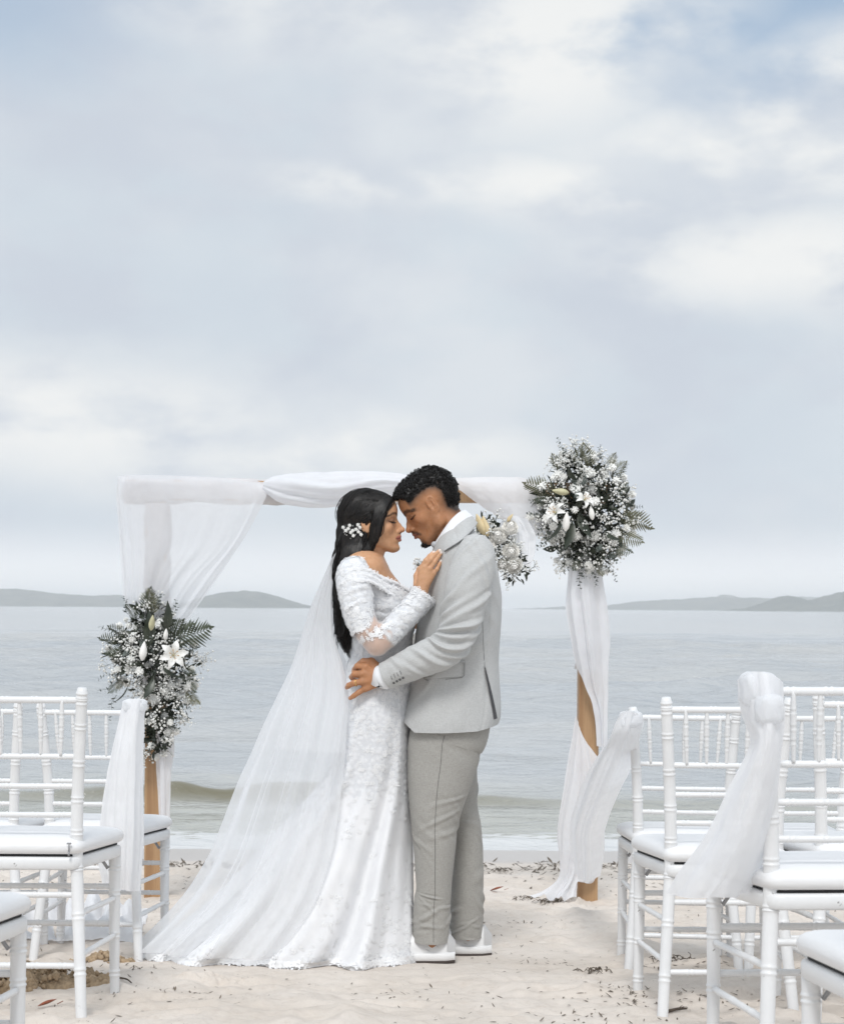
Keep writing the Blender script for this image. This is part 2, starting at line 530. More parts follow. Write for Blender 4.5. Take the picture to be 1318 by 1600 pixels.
pos = nt.node('ShaderNodeNewGeometry').outputs['Position']
c_ = nt.mix(nt.smooth(nt.noise(pos, 0.04, 6), 0.35, 0.65), (0.045, 0.062, 0.052), (0.095, 0.105, 0.085))
nt.l.new(c_, b.inputs['Base Color']); b.inputs['Roughness'].default_value = 0.95
nt.l.new(nt.bump(nt.noise(pos, 0.08, 5), 0.8, 8.0), b.inputs['Normal'])
M_HILL = m
hill([(-420, 6), (-200, 18), (-60, 24), (0, 26), (40, 25), (90, 20), (150, 16), (190, 17), (240, 10), (300, 3), (330, 0)], 2100, 130, 5)
hill([(255, 0), (290, 8), (320, 18), (350, 25), (380, 28), (410, 26), (440, 17), (470, 7), (500, 0)], 1800, 90, 6)
hill([(800, 0), (860, 3), (940, 6), (1000, 13), (1060, 16), (1120, 21), (1150, 20), (1200, 19), (1230, 12), (1260, 2), (1280, 0)], 2300, 120, 8)
hill([(1060, 0), (1110, 14), (1130, 23), (1165, 18), (1220, 20), (1280, 22), (1360, 10)], 2800, 120, 9)
hill([(1140, 0), (1180, 7), (1215, 20), (1240, 22), (1262, 17), (1290, 24), (1318, 32), (1380, 46), (1480, 60), (1600, 40)], 1650, 100, 10)

# ------------------------------------------------------------------ sea haze
def haze_box():
    me = bpy.data.meshes.new('m')
    bm = bmesh.new()
    bmesh.ops.create_cube(bm, size=1.0)
    bm.to_mesh(me); bm.free()
    o = add('haze', me, None, None, False)
    z0, z1 = -4.2, 50.0
    o.location = (0, 4500, (z0 + z1) / 2)
    o.scale = (24000, 19000, z1 - z0)
    m = bpy.data.materials.new('haze_air')
    m.use_nodes = True
    t = NT(m.node_tree)
    t.n.clear()
    out = t.node('ShaderNodeOutputMaterial')
    v = t.node('ShaderNodeVolumePrincipled')
    v.inputs['Color'].default_value = (0.985, 0.995, 1.0, 1)
    v.inputs['Density'].default_value = 0.00045
    v.inputs['Anisotropy'].default_value = 0.1
    t.l.new(v.outputs[0], out.inputs['Volume'])
    me.materials.append(m)
    tag(o, kind='stuff')
haze_box()
# ------------------------------------------------------------------ wooden arch
M_WOOD, nt, b = new_mat('oiled_pine')
co = nt.coords('Object')
ring = nt.node('ShaderNodeTexWave', wave_type='RINGS', rings_direction='Z')
nt.l.new(nt.mapping(co, (14, 14, 0.7), (0.4, 0.35, 0)), ring.inputs['Vector'])
ring.inputs['Scale'].default_value = 1.3; ring.inputs['Distortion'].default_value = 3.5
ring.inputs['Detail'].default_value = 3; ring.inputs['Detail Scale'].default_value = 1.2
g = nt.noise(nt.mapping(co, (60, 60, 1.5)), 4, 5)
c_ = nt.mix(nt.smooth(ring.outputs['Fac'], 0.2, 0.9), (0.445, 0.28, 0.15), (0.345, 0.20, 0.10))
c_ = nt.mix(nt.math('MULTIPLY', nt.smooth(g, 0.45, 0.75), 0.5), c_, (0.24, 0.11, 0.04))
nt.l.new(c_, b.inputs['Base Color'])
b.inputs['Roughness'].default_value = 0.5
nt.l.new(nt.bump(g, 0.15, 0.002), b.inputs['Normal'])

YA = 7.62
def gz(y): return float(ground_z(y))
def bevel_box(x0, y0, z0, x1, y1, z1, bev=0.004):
    me = bpy.data.meshes.new('m')
    bm = bmesh.new()
    bmesh.ops.create_cube(bm, size=1.0)
    for v in bm.verts:
        v.co = Vector(((x0 + x1) / 2 + v.co.x * (x1 - x0), (y0 + y1) / 2 + v.co.y * (y1 - y0), (z0 + z1) / 2 + v.co.z * (z1 - z0)))
    bmesh.ops.bevel(bm, geom=list(bm.edges), offset=bev, segments=2, affect='EDGES', profile=0.6)
    bm.to_mesh(me); bm.free()
    return me
xl = P(243, 1404, YA).x
xr = P(916, 1403, YA).x
topz = P(300, 748, YA).z
arch = empty('wedding_arch', ((xl + xr) / 2, YA, gz(YA)))
tag(arch, 'square wooden wedding arch with pine posts, hung with white fabric and flowers', 'wedding arch')
PW = 0.098
for x in (xl, xr):
    add('post', bevel_box(x - PW / 2, YA - PW / 2, gz(YA) - 0.25, x + PW / 2, YA + PW / 2, topz - 0.112), M_WOOD, arch, False)
add('beam', bevel_box(xl - 0.16, YA - 0.05, topz - 0.11, xr + 0.10, YA + 0.05, topz - 0.012), M_WOOD, arch, False)
# ------------------------------------------------------------------ drapes
M_VOILE = tulle_mat('white_voile', 0.70, (0.88, 0.895, 0.925), trans=0.45)
M_VOILE_T = tulle_mat('doubled_white_voile', 0.90, (0.90, 0.91, 0.935), trans=0.4)

def cloth(name, rows, nu=90, nv=90, folds=9, amp=0.02, amp_fn=None, seed=0, mat=None, parent=None, mesh_only=False, wob=0.003):
    """a hanging sheet. rows: from top to bottom, each a list of control points (px, py, Y) across the cloth. folds run down the sheet"""
    R = []
    for r in rows:
        R.append(catmull([tuple(P(*c)) for c in r], nu))
    R = np.stack(R)                                    # rows, nu, 3
    G = np.stack([catmull(R[:, i], nv) for i in range(nu)], 1)   # nv, nu, 3
    du = np.gradient(G, axis=1); dv = np.gradient(G, axis=0)
    n = np.cross(du, dv)
    n /= np.linalg.norm(n, axis=2)[..., None] + 1e-9
    u = np.linspace(0, 1, nu)[None, :]; v = np.linspace(0, 1, nv)[:, None]
    q = VN(seed + 50)
    ph = folds * (u + 0.05 * q(u * 3, v * 1.6, 1)) * 2 * math.pi + 1.2 * q(u * 2.0, v * 0.8, 4)
    f = np.sin(ph) + 0.45 * np.sin(ph * 1.73 + 1.3 + seed) + 0.25 * np.sin(ph * 2.9 + 2)
    A = amp * (0.55 + 0.45 * q(u * 4, v * 1.5, 9)) * (amp_fn(u, v) if amp_fn else 1.0)
    G = G + n * (A * f)[..., None]
    G[..., 1] += wob * q.fbm(u * 6, v * 6, 2, 3)
    G[..., 0] += wob * q.fbm(u * 5, v * 5, 12, 3)
    uv = np.stack([u + 0 * v, v + 0 * u], -1).reshape(-1, 2)
    me = mesh(G.reshape(-1, 3), grid_faces(nu, nv), uv)
    if mesh_only:
        return me
    return add(name, me, mat or M_VOILE, parent)

yf = YA - 0.075
def wrap(name, pts, hw, hd, n=90, nr=40, seed=0, amp=0.006, mat=None):
    """cloth wound round a square timber"""
    c = catmull([tuple(p) for p in pts], n)
    t = np.gradient(c, axis=0); t /= np.linalg.norm(t, axis=1)[:, None]
    dep = np.array([0, 1.0, 0]); side = np.cross(t, dep)
    th = np.linspace(0, 2 * math.pi, nr, endpoint=False)[None, :]
    s = np.linspace(0, 1, n)[:, None]
    q = VN(seed + 300)
    cx, cy = np.cos(th), np.sin(th)
    k = 1 / (np.abs(cx) ** 4 + np.abs(cy) ** 4) ** 0.25
    f = amp * (np.sin(6.283 * (s * 5 + th / 6.283 * 2 + 0.6 * q(s * 6, cx, cy))) + 0.8 * q(s * 20, cx * 2, cy * 2))
    G = c[:, None, :] + (cx * k * hw + cx * f)[..., None] * side[:, None, :] + (cy * k * hd + cy * f)[..., None] * dep
    return add(name, mesh(G.reshape(-1, 3), grid_faces(nr, n, True)), mat or M_VOILE_T)
zb = topz - 0.061
w1 = wrap('fabric_wrap', [(xl - 0.17, YA, zb), (xl + 0.4, YA, zb), (xl + 0.9, YA, zb - .003), (P(640, 760, YA).x, YA, zb)], 0.060, 0.062, seed=1)
tag(w1, 'white cloth wound tightly round the left half of the top beam', 'drape')
w2 = wrap('fabric_wrap', [(xl, YA, P(0, 1090, YA).z), (xl, YA, P(0, 950, YA).z), (xl, YA, topz - 0.125)], 0.060, 0.062, seed=2)
tag(w2, 'white cloth wound round the upper left post behind the sheer drape', 'drape')
w3 = wrap('fabric_wrap', [(xr, YA, P(0, 1040, YA).z), (xr, YA, P(0, 900, YA).z), (xr, YA, topz - 0.125)], 0.058, 0.060, seed=3)
tag(w3, 'white cloth wound round the upper right post behind the hanging cloth', 'drape')
d1 = cloth('fabric_drape', [
    [(184, 744, yf), (215, 742, yf - .01), (300, 744, yf - .02), (360, 748, yf - .02), (419, 757, yf - .03)],
    [(182, 775, yf), (210, 778, yf - .02), (300, 790, yf - .05), (365, 792, yf - .06), (418, 768, yf - .06)],
    [(185, 830, yf), (210, 835, yf - .03), (285, 850, yf - .06), (345, 850, yf - .07), (388, 830, yf - .07)],
    [(189, 890, yf), (210, 895, yf - .03), (255, 905, yf - .05), (300, 905, yf - .06), (345, 896, yf - .06)],
    [(193, 935, yf), (208, 942, yf - .02), (240, 952, yf - .03), (268, 958, yf - .04), (300, 958, yf - .04)],
    [(212, 985, yf), (220, 988, yf - .02), (240, 992, yf - .03), (255, 994, yf - .04), (272, 992, yf - .03)],
    [(228, 1040, yf), (234, 1040, yf - .02), (242, 1040, yf - .03), (250, 1040, yf - .04), (256, 1040, yf - .03)]],
    nu=130, nv=130, folds=5, amp=0.012, amp_fn=lambda u, v: 0.25 + np.clip(v, 0, 1) * 1.1, seed=3)
tag(d1, 'sheer white drape hung from the upper left corner of the arch', 'drape')
# tail of the same cloth hanging beside the post below the flowers
d2 = cloth('fabric_drape', [
    [(238, 1120, yf), (252, 1118, yf - .03), (272, 1120, yf)],
    [(244, 1180, yf), (256, 1180, yf - .03), (272, 1180, yf)],
    [(247, 1240, yf), (258, 1240, yf - .03), (267, 1240, yf)],
    [(250, 1300, yf), (258, 1300, yf - .02), (265, 1300, yf)],
    [(252, 1352, yf), (257, 1352, yf - .02), (262, 1350, yf)]], nu=30, nv=60, folds=2, amp=0.012, seed=4, mat=M_VOILE_T)
tag(d2, 'narrow tail of white cloth hanging down the left post under the flowers', 'drape')

def swag(name, path, nseg=110, nring=48, amp=0.35, seed=0, twist=2.0, mat=None):
    """a bunched length of cloth: path of (px, py, Y, half height in px, half depth m), pleated along its length"""
    ctrl = []
    for px, py, Y, hh, hd in path:
        p = P(px, py, Y)
        ctrl.append((p.x, p.y, p.z, hh * Y / F, hd))
    c = catmull(ctrl, nseg)
    p = c[:, :3]
    t = np.gradient(p, axis=0); t /= np.linalg.norm(t, axis=1)[:, None]
    dep = np.array([0, 1.0, 0]); side = np.cross(t, dep); side /= np.linalg.norm(side, axis=1)[:, None]
    th = np.linspace(0, 2 * math.pi, nring, endpoint=False)[None, :]
    s = np.linspace(0, 1, nseg)[:, None]
    q = VN(seed + 90)
    ph = th * 5 + twist * s * 6.283 + 1.5 * q(s * 4, np.cos(th), np.sin(th))
    r = 1 + amp * 0.5 * np.sin(ph) + amp * 0.3 * np.sin(ph * 2.1 + 1) + amp * 0.25 * q(s * 9, np.cos(th) * 2, np.sin(th) * 2)
    G = p[:, None, :] + (np.cos(th) * r * c[:, 3:4])[..., None] * side[:, None, :] + (np.sin(th) * r * c[:, 4:5])[..., None] * dep
    return add(name, mesh(G.reshape(-1, 3), grid_faces(nring, nseg, True)), mat or M_VOILE_T)
d3 = swag('fabric_swag', [(412, 758, yf - .03, 7, .03), (424, 760, yf - .05, 14, .05), (450, 764, yf - .06, 22, .09), (500, 767, yf - .07, 25, .11),
    (545, 765, yf - .07, 24, .11), (590, 760, yf - .06, 20, .10), (625, 756, yf - .05, 14, .08), (645, 755, yf - .03, 8, .05)], amp=0.22, seed=1, twist=0.6)
tag(d3, 'bunched white swag wound round the top beam above the bride', 'drape')
d4 = cloth('fabric_drape', [
    [(690, 748, yf), (740, 746, yf - .02), (800, 745, yf - .02), (838, 752, yf)],
    [(712, 762, yf - .03), (755, 760, yf - .08), (800, 765, yf - .09), (850, 775, yf - .03)],
    [(732, 778, yf - .03), (765, 782, yf - .09), (806, 792, yf - .10), (858, 800, yf - .03)],
    [(742, 786, yf - .02), (770, 800, yf - .06), (808, 818, yf - .08), (860, 824, yf - .03)],
    [(752, 790, yf), (778, 806, yf - .02), (812, 832, yf - .02), (868, 842, yf)]],
    nu=90, nv=70, folds=2.2, amp=0.008, seed=5, mat=M_VOILE_T)
tag(d4, 'white cloth folded over the top beam between the groom and the right flowers', 'drape')

# cloth wound down the right post
yr = YA - 0.09
d5 = cloth('fabric_drape', [
    [(888, 846, yr), (905, 844, yr - .04), (932, 848, yr)],
    [(887, 900, yr), (905, 896, yr - .06), (940, 900, yr)],
    [(882, 950, yr), (910, 948, yr - .09), (948, 948, yr)],
    [(890, 1000, yr), (915, 1000, yr - .09), (951, 998, yr)],
    [(896, 1040, yr), (920, 1038, yr - .07), (949, 1036, yr)],
    [(906, 1064, yr), (926, 1074, yr - .05), (949, 1078, yr)],
    [(920, 1092, yr), (934, 1102, yr - .04), (947, 1116, yr)],
    [(932, 1112, yr), (938, 1135, yr - .03), (946, 1152, yr)],
    [(934, 1150, yr), (939, 1172, yr - .02), (944, 1190, yr)]], nu=60, nv=140, folds=2.6, amp=0.020, seed=6, mat=M_VOILE_T)
tag(d5, 'white cloth wrapped round the upper right post below the flowers', 'drape')
d6 = cloth('fabric_drape', [
    [(899, 1118, yr), (903, 1130, yr - .03), (908, 1145, yr - .03), (930, 1180, yr)],
    [(892, 1160, yr), (902, 1172, yr - .05), (915, 1185, yr - .05), (942, 1195, yr)],
    [(882, 1215, yr), (900, 1220, yr - .07), (920, 1225, yr - .06), (948, 1218, yr)],
    [(872, 1270, yr), (892, 1272, yr - .08), (915, 1275, yr - .07), (944, 1270, yr)],
    [(868, 1305, yr), (888, 1305, yr - .08), (910, 1305, yr - .07), (938, 1310, yr)],
    [(872, 1345, yr), (885, 1348, yr - .06), (902, 1352, yr - .05), (926, 1376, yr)],
    [(868, 1372, yr), (880, 1376, yr - .05), (892, 1376, yr - .05), (902, 1372, yr - .02)],
    [(846, 1390, yr - .02), (866, 1394, yr - .07), (884, 1394, yr - .07), (899, 1388, yr - .03)],
    [(826, 1398, yr - .06), (856, 1403, yr - .12), (880, 1405, yr - .13), (899, 1402, yr - .06)]], nu=80, nv=140, folds=3, amp=0.020, amp_fn=lambda u, v: np.clip(v * 5, 0, 1), seed=7, mat=M_VOILE_T)
tag(d6, 'white cloth falling down the lower right post to a tail on the sand', 'drape')
# ------------------------------------------------------------------ chiavari chairs
M_CHAIR, nt, b = new_mat('white_chair_paint')
co = nt.coords('Object')
b.inputs['Roughness'].default_value = 0.38
sc_ = nt.noise(co, 38, 6, 0.7)
chip = nt.smooth(nt.math('ADD', sc_, nt.math('MULTIPLY', nt.noise(co, 9, 3), 0.25)), 0.815, 0.85)
base = nt.mix(nt.smooth(nt.noise(co, 6, 4), 0.35, 0.7), (0.79, 0.795, 0.80), (0.74, 0.745, 0.75))
nt.l.new(nt.mix(chip, base, (0.20, 0.19, 0.18)), b.inputs['Base Color'])
nt.l.new(nt.bump(sc_, 0.06, 0.002), b.inputs['Normal'])
M_CUSH, nt, b = new_mat('white_vinyl_cushion')
co = nt.coords('Object')
b.inputs['Roughness'].default_value = 0.5
b.inputs['Base Color'].default_value = (0.80, 0.80, 0.805, 1)
nt.l.new(nt.bump(nt.noise(nt.mapping(co, (1, 2, 5)), 9, 4), 0.18, 0.01), b.inputs['Normal'])
M_SEAT_LINE = simple_mat('black_seat_line', (0.02, 0.02, 0.022), 0.7)
M_METAL = simple_mat('grey_metal', (0.30, 0.30, 0.31), 0.35)

def cane(path, r, rings=(), sides=12, n=46, taper=None):
    """a turned rod along path with pairs of raised bamboo rings at the given fractions"""
    s0 = np.linspace(0, 1, n)
    ss = set(s0.tolist())
    path = np.asarray(path, float)
    L = float(np.sum(np.linalg.norm(np.diff(catmull(path, 40), axis=0), axis=1)))
    e = 0.0028 / L
    for q in rings:
        for k in (-4.4, -3.2, -2.2, -1.2, 0, 1.2, 2.2, 3.2, 4.4):
            ss.add(min(1, max(0, q + k * e)))
    s = np.array(sorted(ss))
    full = catmull(path, 400)
    p = np.stack([np.interp(s, np.linspace(0, 1, 400), full[:, i]) for i in range(3)], 1)
    rr = np.full(len(s), r) if taper is None else r * np.interp(s, [a for a, _ in taper], [c for _, c in taper])
    for q in rings:
        d = (s - q) / e
        rr = rr + min(0.0022, r * .16) * (np.exp(-((d - 2.2) / 0.95) ** 2) + np.exp(-((d + 2.2) / 0.95) ** 2)) - 0.0006 * np.exp(-(d / 1.2) ** 2)
    return tube(p, rr, sides)

def build_chair():
    root = empty('chiavari_chair')
    def part(name, vf, mat=M_CHAIR, par=root):
        o = bpy.data.objects.new(name, mesh(*vf) if not isinstance(vf, bpy.types.Mesh) else vf)
        COL.objects.link(o)
        o.data.materials.append(mat)
        o.data.polygons.foreach_set('use_smooth', [True] * len(o.data.polygons))
        o.parent = par
        return o
    def rear(sx):
        return [(sx * .186, -.035, -.02), (sx * .172, -.012, .16), (sx * .158, .012, .33), (sx * .151, .020, .45), (sx * .153, .010, .60), (sx * .163, -.018, .76), (sx * .173, -.048, .905)]
    def rear_at(sx, z):
        c = catmull(rear(sx), 200)
        i = int(np.argmin(abs(c[:, 2] - z)))
        return c[i]
    for sx in (-1, 1):
        p = part('rear_post', cane(rear(sx), .0165, (.13, .27, .43, .56, .66, .765, .875, .955, .975), taper=[(0, .92), (.3, 1.05), (.5, 1.08), (.8, 1.0), (.985, .95), (1, .75)]))
    for sx in (-1, 1):
        part('front_leg', cane([(sx * .196, .372, -.02), (sx * .192, .368, .2), (sx * .190, .366, .405)], .0168, (.16, .42, .72, .9), taper=[(0, .85), (.6, 1.0), (1, 1.08)]))
    def rail(name, z, r=.0082, rings=(.14, .38, .62, .86), dy=0):
        a, c = rear_at(-1, z), rear_at(1, z)
        m_ = (a + c) / 2 + np.array([0, -.010 + dy, 0])
        return part(name, cane([a, m_, c], r, rings, 10, 18))
    rail('top_rail', .872, .0098)
    rail('back_rail', .715)
    rail('back_rail', .632)
    rail('back_rail', .552)
    for k in range(5):
        f = -0.115 + 0.0575 * k
        z0, z1 = .716, .871
        a, c = rear_at(1, z0), rear_at(1, z1)
        part('spindle', cane([(f * .96, a[1] - .010, z0), (f, (a[1] + c[1]) / 2 - .010, (z0 + z1) / 2), (f * 1.03, c[1] - .010, z1)], .0052, (.3, .5, .72), 8, 20,
                            taper=[(0, .8), (.3, 1.2), (.6, 1.45), (.85, 1.2), (1, .85)]))
    # seat
    def plan(gap=0.0, n=40):
        pts = []
        cr = [(-.165 + gap, -.012 + gap), (.165 - gap, -.012 + gap), (.212 - gap, .392 - gap), (-.212 + gap, .392 - gap)]
        for i in range(4):
            a, o_, c = Vector(cr[i - 1]), Vector(cr[i]), Vector(cr[(i + 1) % 4])
            u, v = (a - o_).normalized() * .035, (c - o_).normalized() * .035
            for t in np.linspace(0, 1, 6):
                pts.append(tuple(o_ + u * (1 - t) ** 2 + v * t ** 2))
        out = []
        for i in range(len(pts)):
            a, c = Vector(pts[i]), Vector(pts[(i + 1) % len(pts)])
            kk = 4 if i % 6 == 5 else 1
            for j in range(kk):
                out.append(tuple(a.lerp(c, j / kk)))
        return np.array(out)
    def slab(pl_gaps, top=True):
        V, nring = [], None
        for gap, z in pl_gaps:
            q = plan(gap)
            nring = len(q)
            V.append(np.concatenate([q, np.full((len(q), 1), z)], 1))
        V = np.vstack(V)
        f = [tuple(x) for x in grid_faces(nring, len(pl_gaps), True).tolist()]
        f.append(tuple(range(nring))[::-1]); f.append(tuple(range((len(pl_gaps) - 1) * nring, len(pl_gaps) * nring)))
        return V, f
    part('seat', slab([(.012, .398), (.004, .400), (0, .404), (0, .428), (.003, .433), (.010, .435)]))
    part('seat_line', slab([(.016, .4352), (.010, .436), (.010, .4405), (.016, .4412)]), M_SEAT_LINE)  # thin black layer between seat and cushion
    cz = [(.020, .4414), (.006, .443), (-.002, .449), (-.006, .459), (-.006, .470), (-.002, .481), (.007, .490), (.022, .4965), (.045, .501), (.08, .505), (.11, .507)]
    cz = [(g_, .4414 + (z_ - .4414) * .84) for g_, z_ in cz]
    cu = part('cushion', slab(cz), M_CUSH)
    seam = plan(-.0045)
    part('piping', tube(np.concatenate([np.vstack([seam, seam[:1]]), np.full((len(seam) + 1, 1), .462)], 1), .0018, 5, False), M_CUSH, cu)
    zp = MB()
    v, f = tube([(.140, -.026, .452), (.140, -.026, .474)], .0022, 6); zp.put(v, f)
    v, f = tube([(.134, -.026, .474), (.146, -.026, .474)], .0028, 6); zp.put(v, f)
    v, f = tube([(.140, -.027, .440), (.140, -.027, .452)], .0030, 6); zp.put(v, f)
    part('zip_pull', zp.mesh(), M_METAL, cu)
    # stretchers
    def fr(sx, z):
        return np.array((sx * (.190 + .006 * (1 - z / .4)), .366 + .006 * (1 - z / .4), z))
    for sx in (-1, 1):
        for z0, z1 in ((.275, .275), (.165, .165)):
            part('side_stretcher', cane([rear_at(sx, z0), (rear_at(sx, z0) + fr(sx, z1)) / 2, fr(sx, z1)], .0080, (.25, .6), 10, 12))
    for z in (.33, .14):
        part('back_stretcher', cane([rear_at(-1, z), (rear_at(-1, z) + rear_at(1, z)) / 2, rear_at(1, z)], .0085, (.2, .42, .64, .86), 10, 14))
    for z in (.31, .20):
        part('front_stretcher', cane([fr(-1, z), (fr(-1, z) + fr(1, z)) / 2, fr(1, z)], .0085, (.2, .42, .64, .86), 10, 14))
    for sx in (-1, 1):
        part('corner_bracket', tube([(sx * .172, .352, .365), (sx * .160, .345, .385), (sx * .145, .338, .397)], .005, 6), M_METAL)
    return root

def copy_tree(o, parent=None):
    c = o.copy()
    COL.objects.link(c)
    if parent is not None:
        c.parent = parent
        c.matrix_parent_inverse = o.matrix_parent_inverse.copy()
    for ch in list(o.children):
        copy_tree(ch, c)
    return c

CHAIRS = [  # X of the seat's middle, Y of the rear legs, turn, tilt, sink, label
    (-1.112, 4.25, 0.00, 0.0, 0.00, 'white chiavari chair left of the aisle with a tall bare back post'),
    (-1.153, 5.34, -0.03, 0.0, 0.01, 'white chiavari chair beside the left post, white sash tied to its back'),
    (-1.565, 5.30, 0.05, 0.0, 0.01, 'white chiavari chair at the left edge, outer neighbour of the sashed one'),
    (-1.075, 3.00, 0.00, 0.0, 0.08, 'white chiavari chair cut off in the lower left corner, only seat and front leg seen'),
    (0.915, 3.30, 0.06, 0.0, 0.0, 'white chiavari chair right of the aisle with the long knotted sash on its post'),
    (0.858, 4.30, 0.00, 0.0, 0.015, 'white chiavari chair right of the aisle, bare post between the two sashed chairs'),
    (1.268, 4.24, 0.01, 0.0, 0.0, 'white chiavari chair at the right edge, outer neighbour of the bare chair'),
    (0.885, 5.17, -0.10, 0.0, 0.02, 'white chiavari chair nearest the right arch post, sash stretched from it'),
    (1.275, 5.15, 0.03, 0.0, 0.02, 'white chiavari chair farthest back at the right edge, mostly hidden'),
    (0.905, 2.42, 0.00, 0.0, 0.085, 'white chiavari chair cut off in the lower right corner, seat and front leg seen'),
]
proto = build_chair()
chairs = []
for i, (x, y, rz, tilt, sink, lab) in enumerate(CHAIRS):
    o = proto if i == 0 else copy_tree(proto)
    o.location = (x, y, gz(y + 0.0) - sink)
    o.rotation_euler = (-0.06, tilt, rz)
    tag(o, lab, 'chair', 'chiavari chairs set out in rows along the aisle')
    chairs.append(o)
# ------------------------------------------------------------------ sashes tied to the chairs
M_TULLE = tulle_mat('white_tulle', 0.75, (0.91, 0.92, 0.935), trans=0.45)
M_TULLE_T = tulle_mat('layered_white_tulle', 0.92, (0.92, 0.925, 0.94), trans=0.35)
def knot(px, py, Y, rx, rz, ry, seed, parent, name='knot'):
    n, k = 48, 30
    th = np.linspace(0, 2 * math.pi, n, endpoint=False)[None, :]
    ph = np.linspace(0.02, math.pi - 0.02, k)[:, None]
    q = VN(seed + 700)
    x, y, z = np.sin(ph) * np.cos(th), np.sin(ph) * np.sin(th), np.cos(ph) + 0 * th
    sg = lambda a: np.sign(a) * np.abs(a) ** 0.62
    x, y, z = sg(x), sg(y), sg(z)
    r = 1 + 0.05 * np.sin(6 * th + 3 * z + 2 * q(x, y, z)) * np.sin(ph) + 0.07 * q.fbm(x * 2.2, y * 2.2, z * 1.5, 3)
    c = P(px, py, Y)
    G = np.stack([c.x + x * r * rx * Y / F, c.y + y * r * ry, c.z + z * r * rz * Y / F], -1)
    return add(name, mesh(G.reshape(-1, 3), grid_faces(n, k, True)), M_TULLE, parent)

yA = 3.24
s1 = cloth('chair_sash', [
    [(1150, 1062, yA + .05), (1172, 1050, yA), (1200, 1052, yA - .03), (1222, 1066, yA + .03)],
    [(1160, 1120, yA + .05), (1178, 1118, yA - .02), (1205, 1112, yA - .05), (1225, 1112, yA + .03)],
    [(1172, 1165, yA + .05), (1185, 1165, yA - .03), (1205, 1165, yA - .05), (1222, 1170, yA + .03)],
    [(1138, 1232, yA + .09), (1160, 1235, yA + .01), (1190, 1235, yA - .02), (1216, 1240, yA + .05)],
    [(1106, 1300, yA + .14), (1135, 1305, yA + .05), (1170, 1305, yA + .02), (1204, 1300, yA + .08)],
    [(1070, 1350, yA + .20), (1110, 1360, yA + .10), (1150, 1362, yA + .07), (1192, 1352, yA + .13)],
    [(1036, 1396, yA + .26), (1085, 1404, yA + .14), (1130, 1402, yA + .11), (1172, 1396, yA + .17)]],
    nu=90, nv=130, folds=2.3, amp=0.005, amp_fn=lambda u, v: 0.5 + v, seed=21, mat=M_TULLE_T)
knot(1184, 1078, yA + 0.03, 28, 28, 0.048, 1, s1)
knot(1200, 1108, yA - 0.02, 22, 24, 0.040, 2, s1)
tag(s1, 'long white tulle sash knotted on the tall chair post at right', 'sash')

yC = 5.10
s2 = cloth('chair_sash', [
    [(964, 1122, yC - .02), (975, 1112, yC - .05), (990, 1112, yC - .06), (1004, 1124, yC - .02)],
    [(946, 1160, yC + .1), (962, 1158, yC + .02), (980, 1158, yC + .0), (996, 1158, yC + .04)],
    [(922, 1200, yC + .5), (942, 1205, yC + .4), (964, 1208, yC + .35), (984, 1200, yC + .4)],
    [(904, 1240, yC + 1.0), (924, 1248, yC + .9), (945, 1250, yC + .85), (966, 1236, yC + .9)],
    [(890, 1290, yC + 1.5), (908, 1296, yC + 1.4), (926, 1298, yC + 1.35), (946, 1290, yC + 1.4)],
    [(892, 1330, yC + 1.8), (908, 1338, yC + 1.7), (924, 1340, yC + 1.65), (942, 1330, yC + 1.7)],
    [(900, 1366, yC + 2.0), (910, 1376, yC + 1.95), (922, 1378, yC + 1.9), (936, 1366, yC + 1.95)]],
    nu=70, nv=120, folds=3, amp=0.010, seed=22, mat=M_TULLE_T)
knot(985, 1124, yC - 0.01, 17, 13, 0.04, 3, s2)
tag(s2, 'white tulle sash stretched from the farthest right chair towards the right arch post', 'sash')

yB = 5.22
s3 = cloth('chair_sash', [
    [(190, 1104, yB + .05), (202, 1094, yB), (216, 1092, yB - .02), (228, 1100, yB + .03)],
    [(184, 1130, yB + .05), (196, 1128, yB - .01), (212, 1126, yB - .03), (225, 1128, yB + .03)],
    [(172, 1180, yB + .04), (188, 1180, yB - .03), (206, 1180, yB - .04), (223, 1180, yB + .03)],
    [(162, 1240, yB + .03), (182, 1242, yB - .04), (204, 1242, yB - .05), (224, 1240, yB + .03)],
    [(155, 1300, yB + .03), (178, 1302, yB - .05), (202, 1302, yB - .06), (224, 1300, yB + .03)],
    [(154, 1345, yB + .03), (178, 1350, yB - .05), (200, 1352, yB - .06), (220, 1350, yB + .02)],
    [(160, 1382, yB + .03), (180, 1388, yB - .04), (198, 1392, yB - .05), (214, 1392, yB + .01)]],
    nu=70, nv=110, folds=4, amp=0.006, amp_fn=lambda u, v: 0.5 + v, seed=23, mat=M_TULLE_T)
knot(211, 1103, yB + 0.02, 18, 11, 0.035, 4, s3)
tag(s3, 'white tulle sash tied to the left chair back in front of the flowers', 'sash')

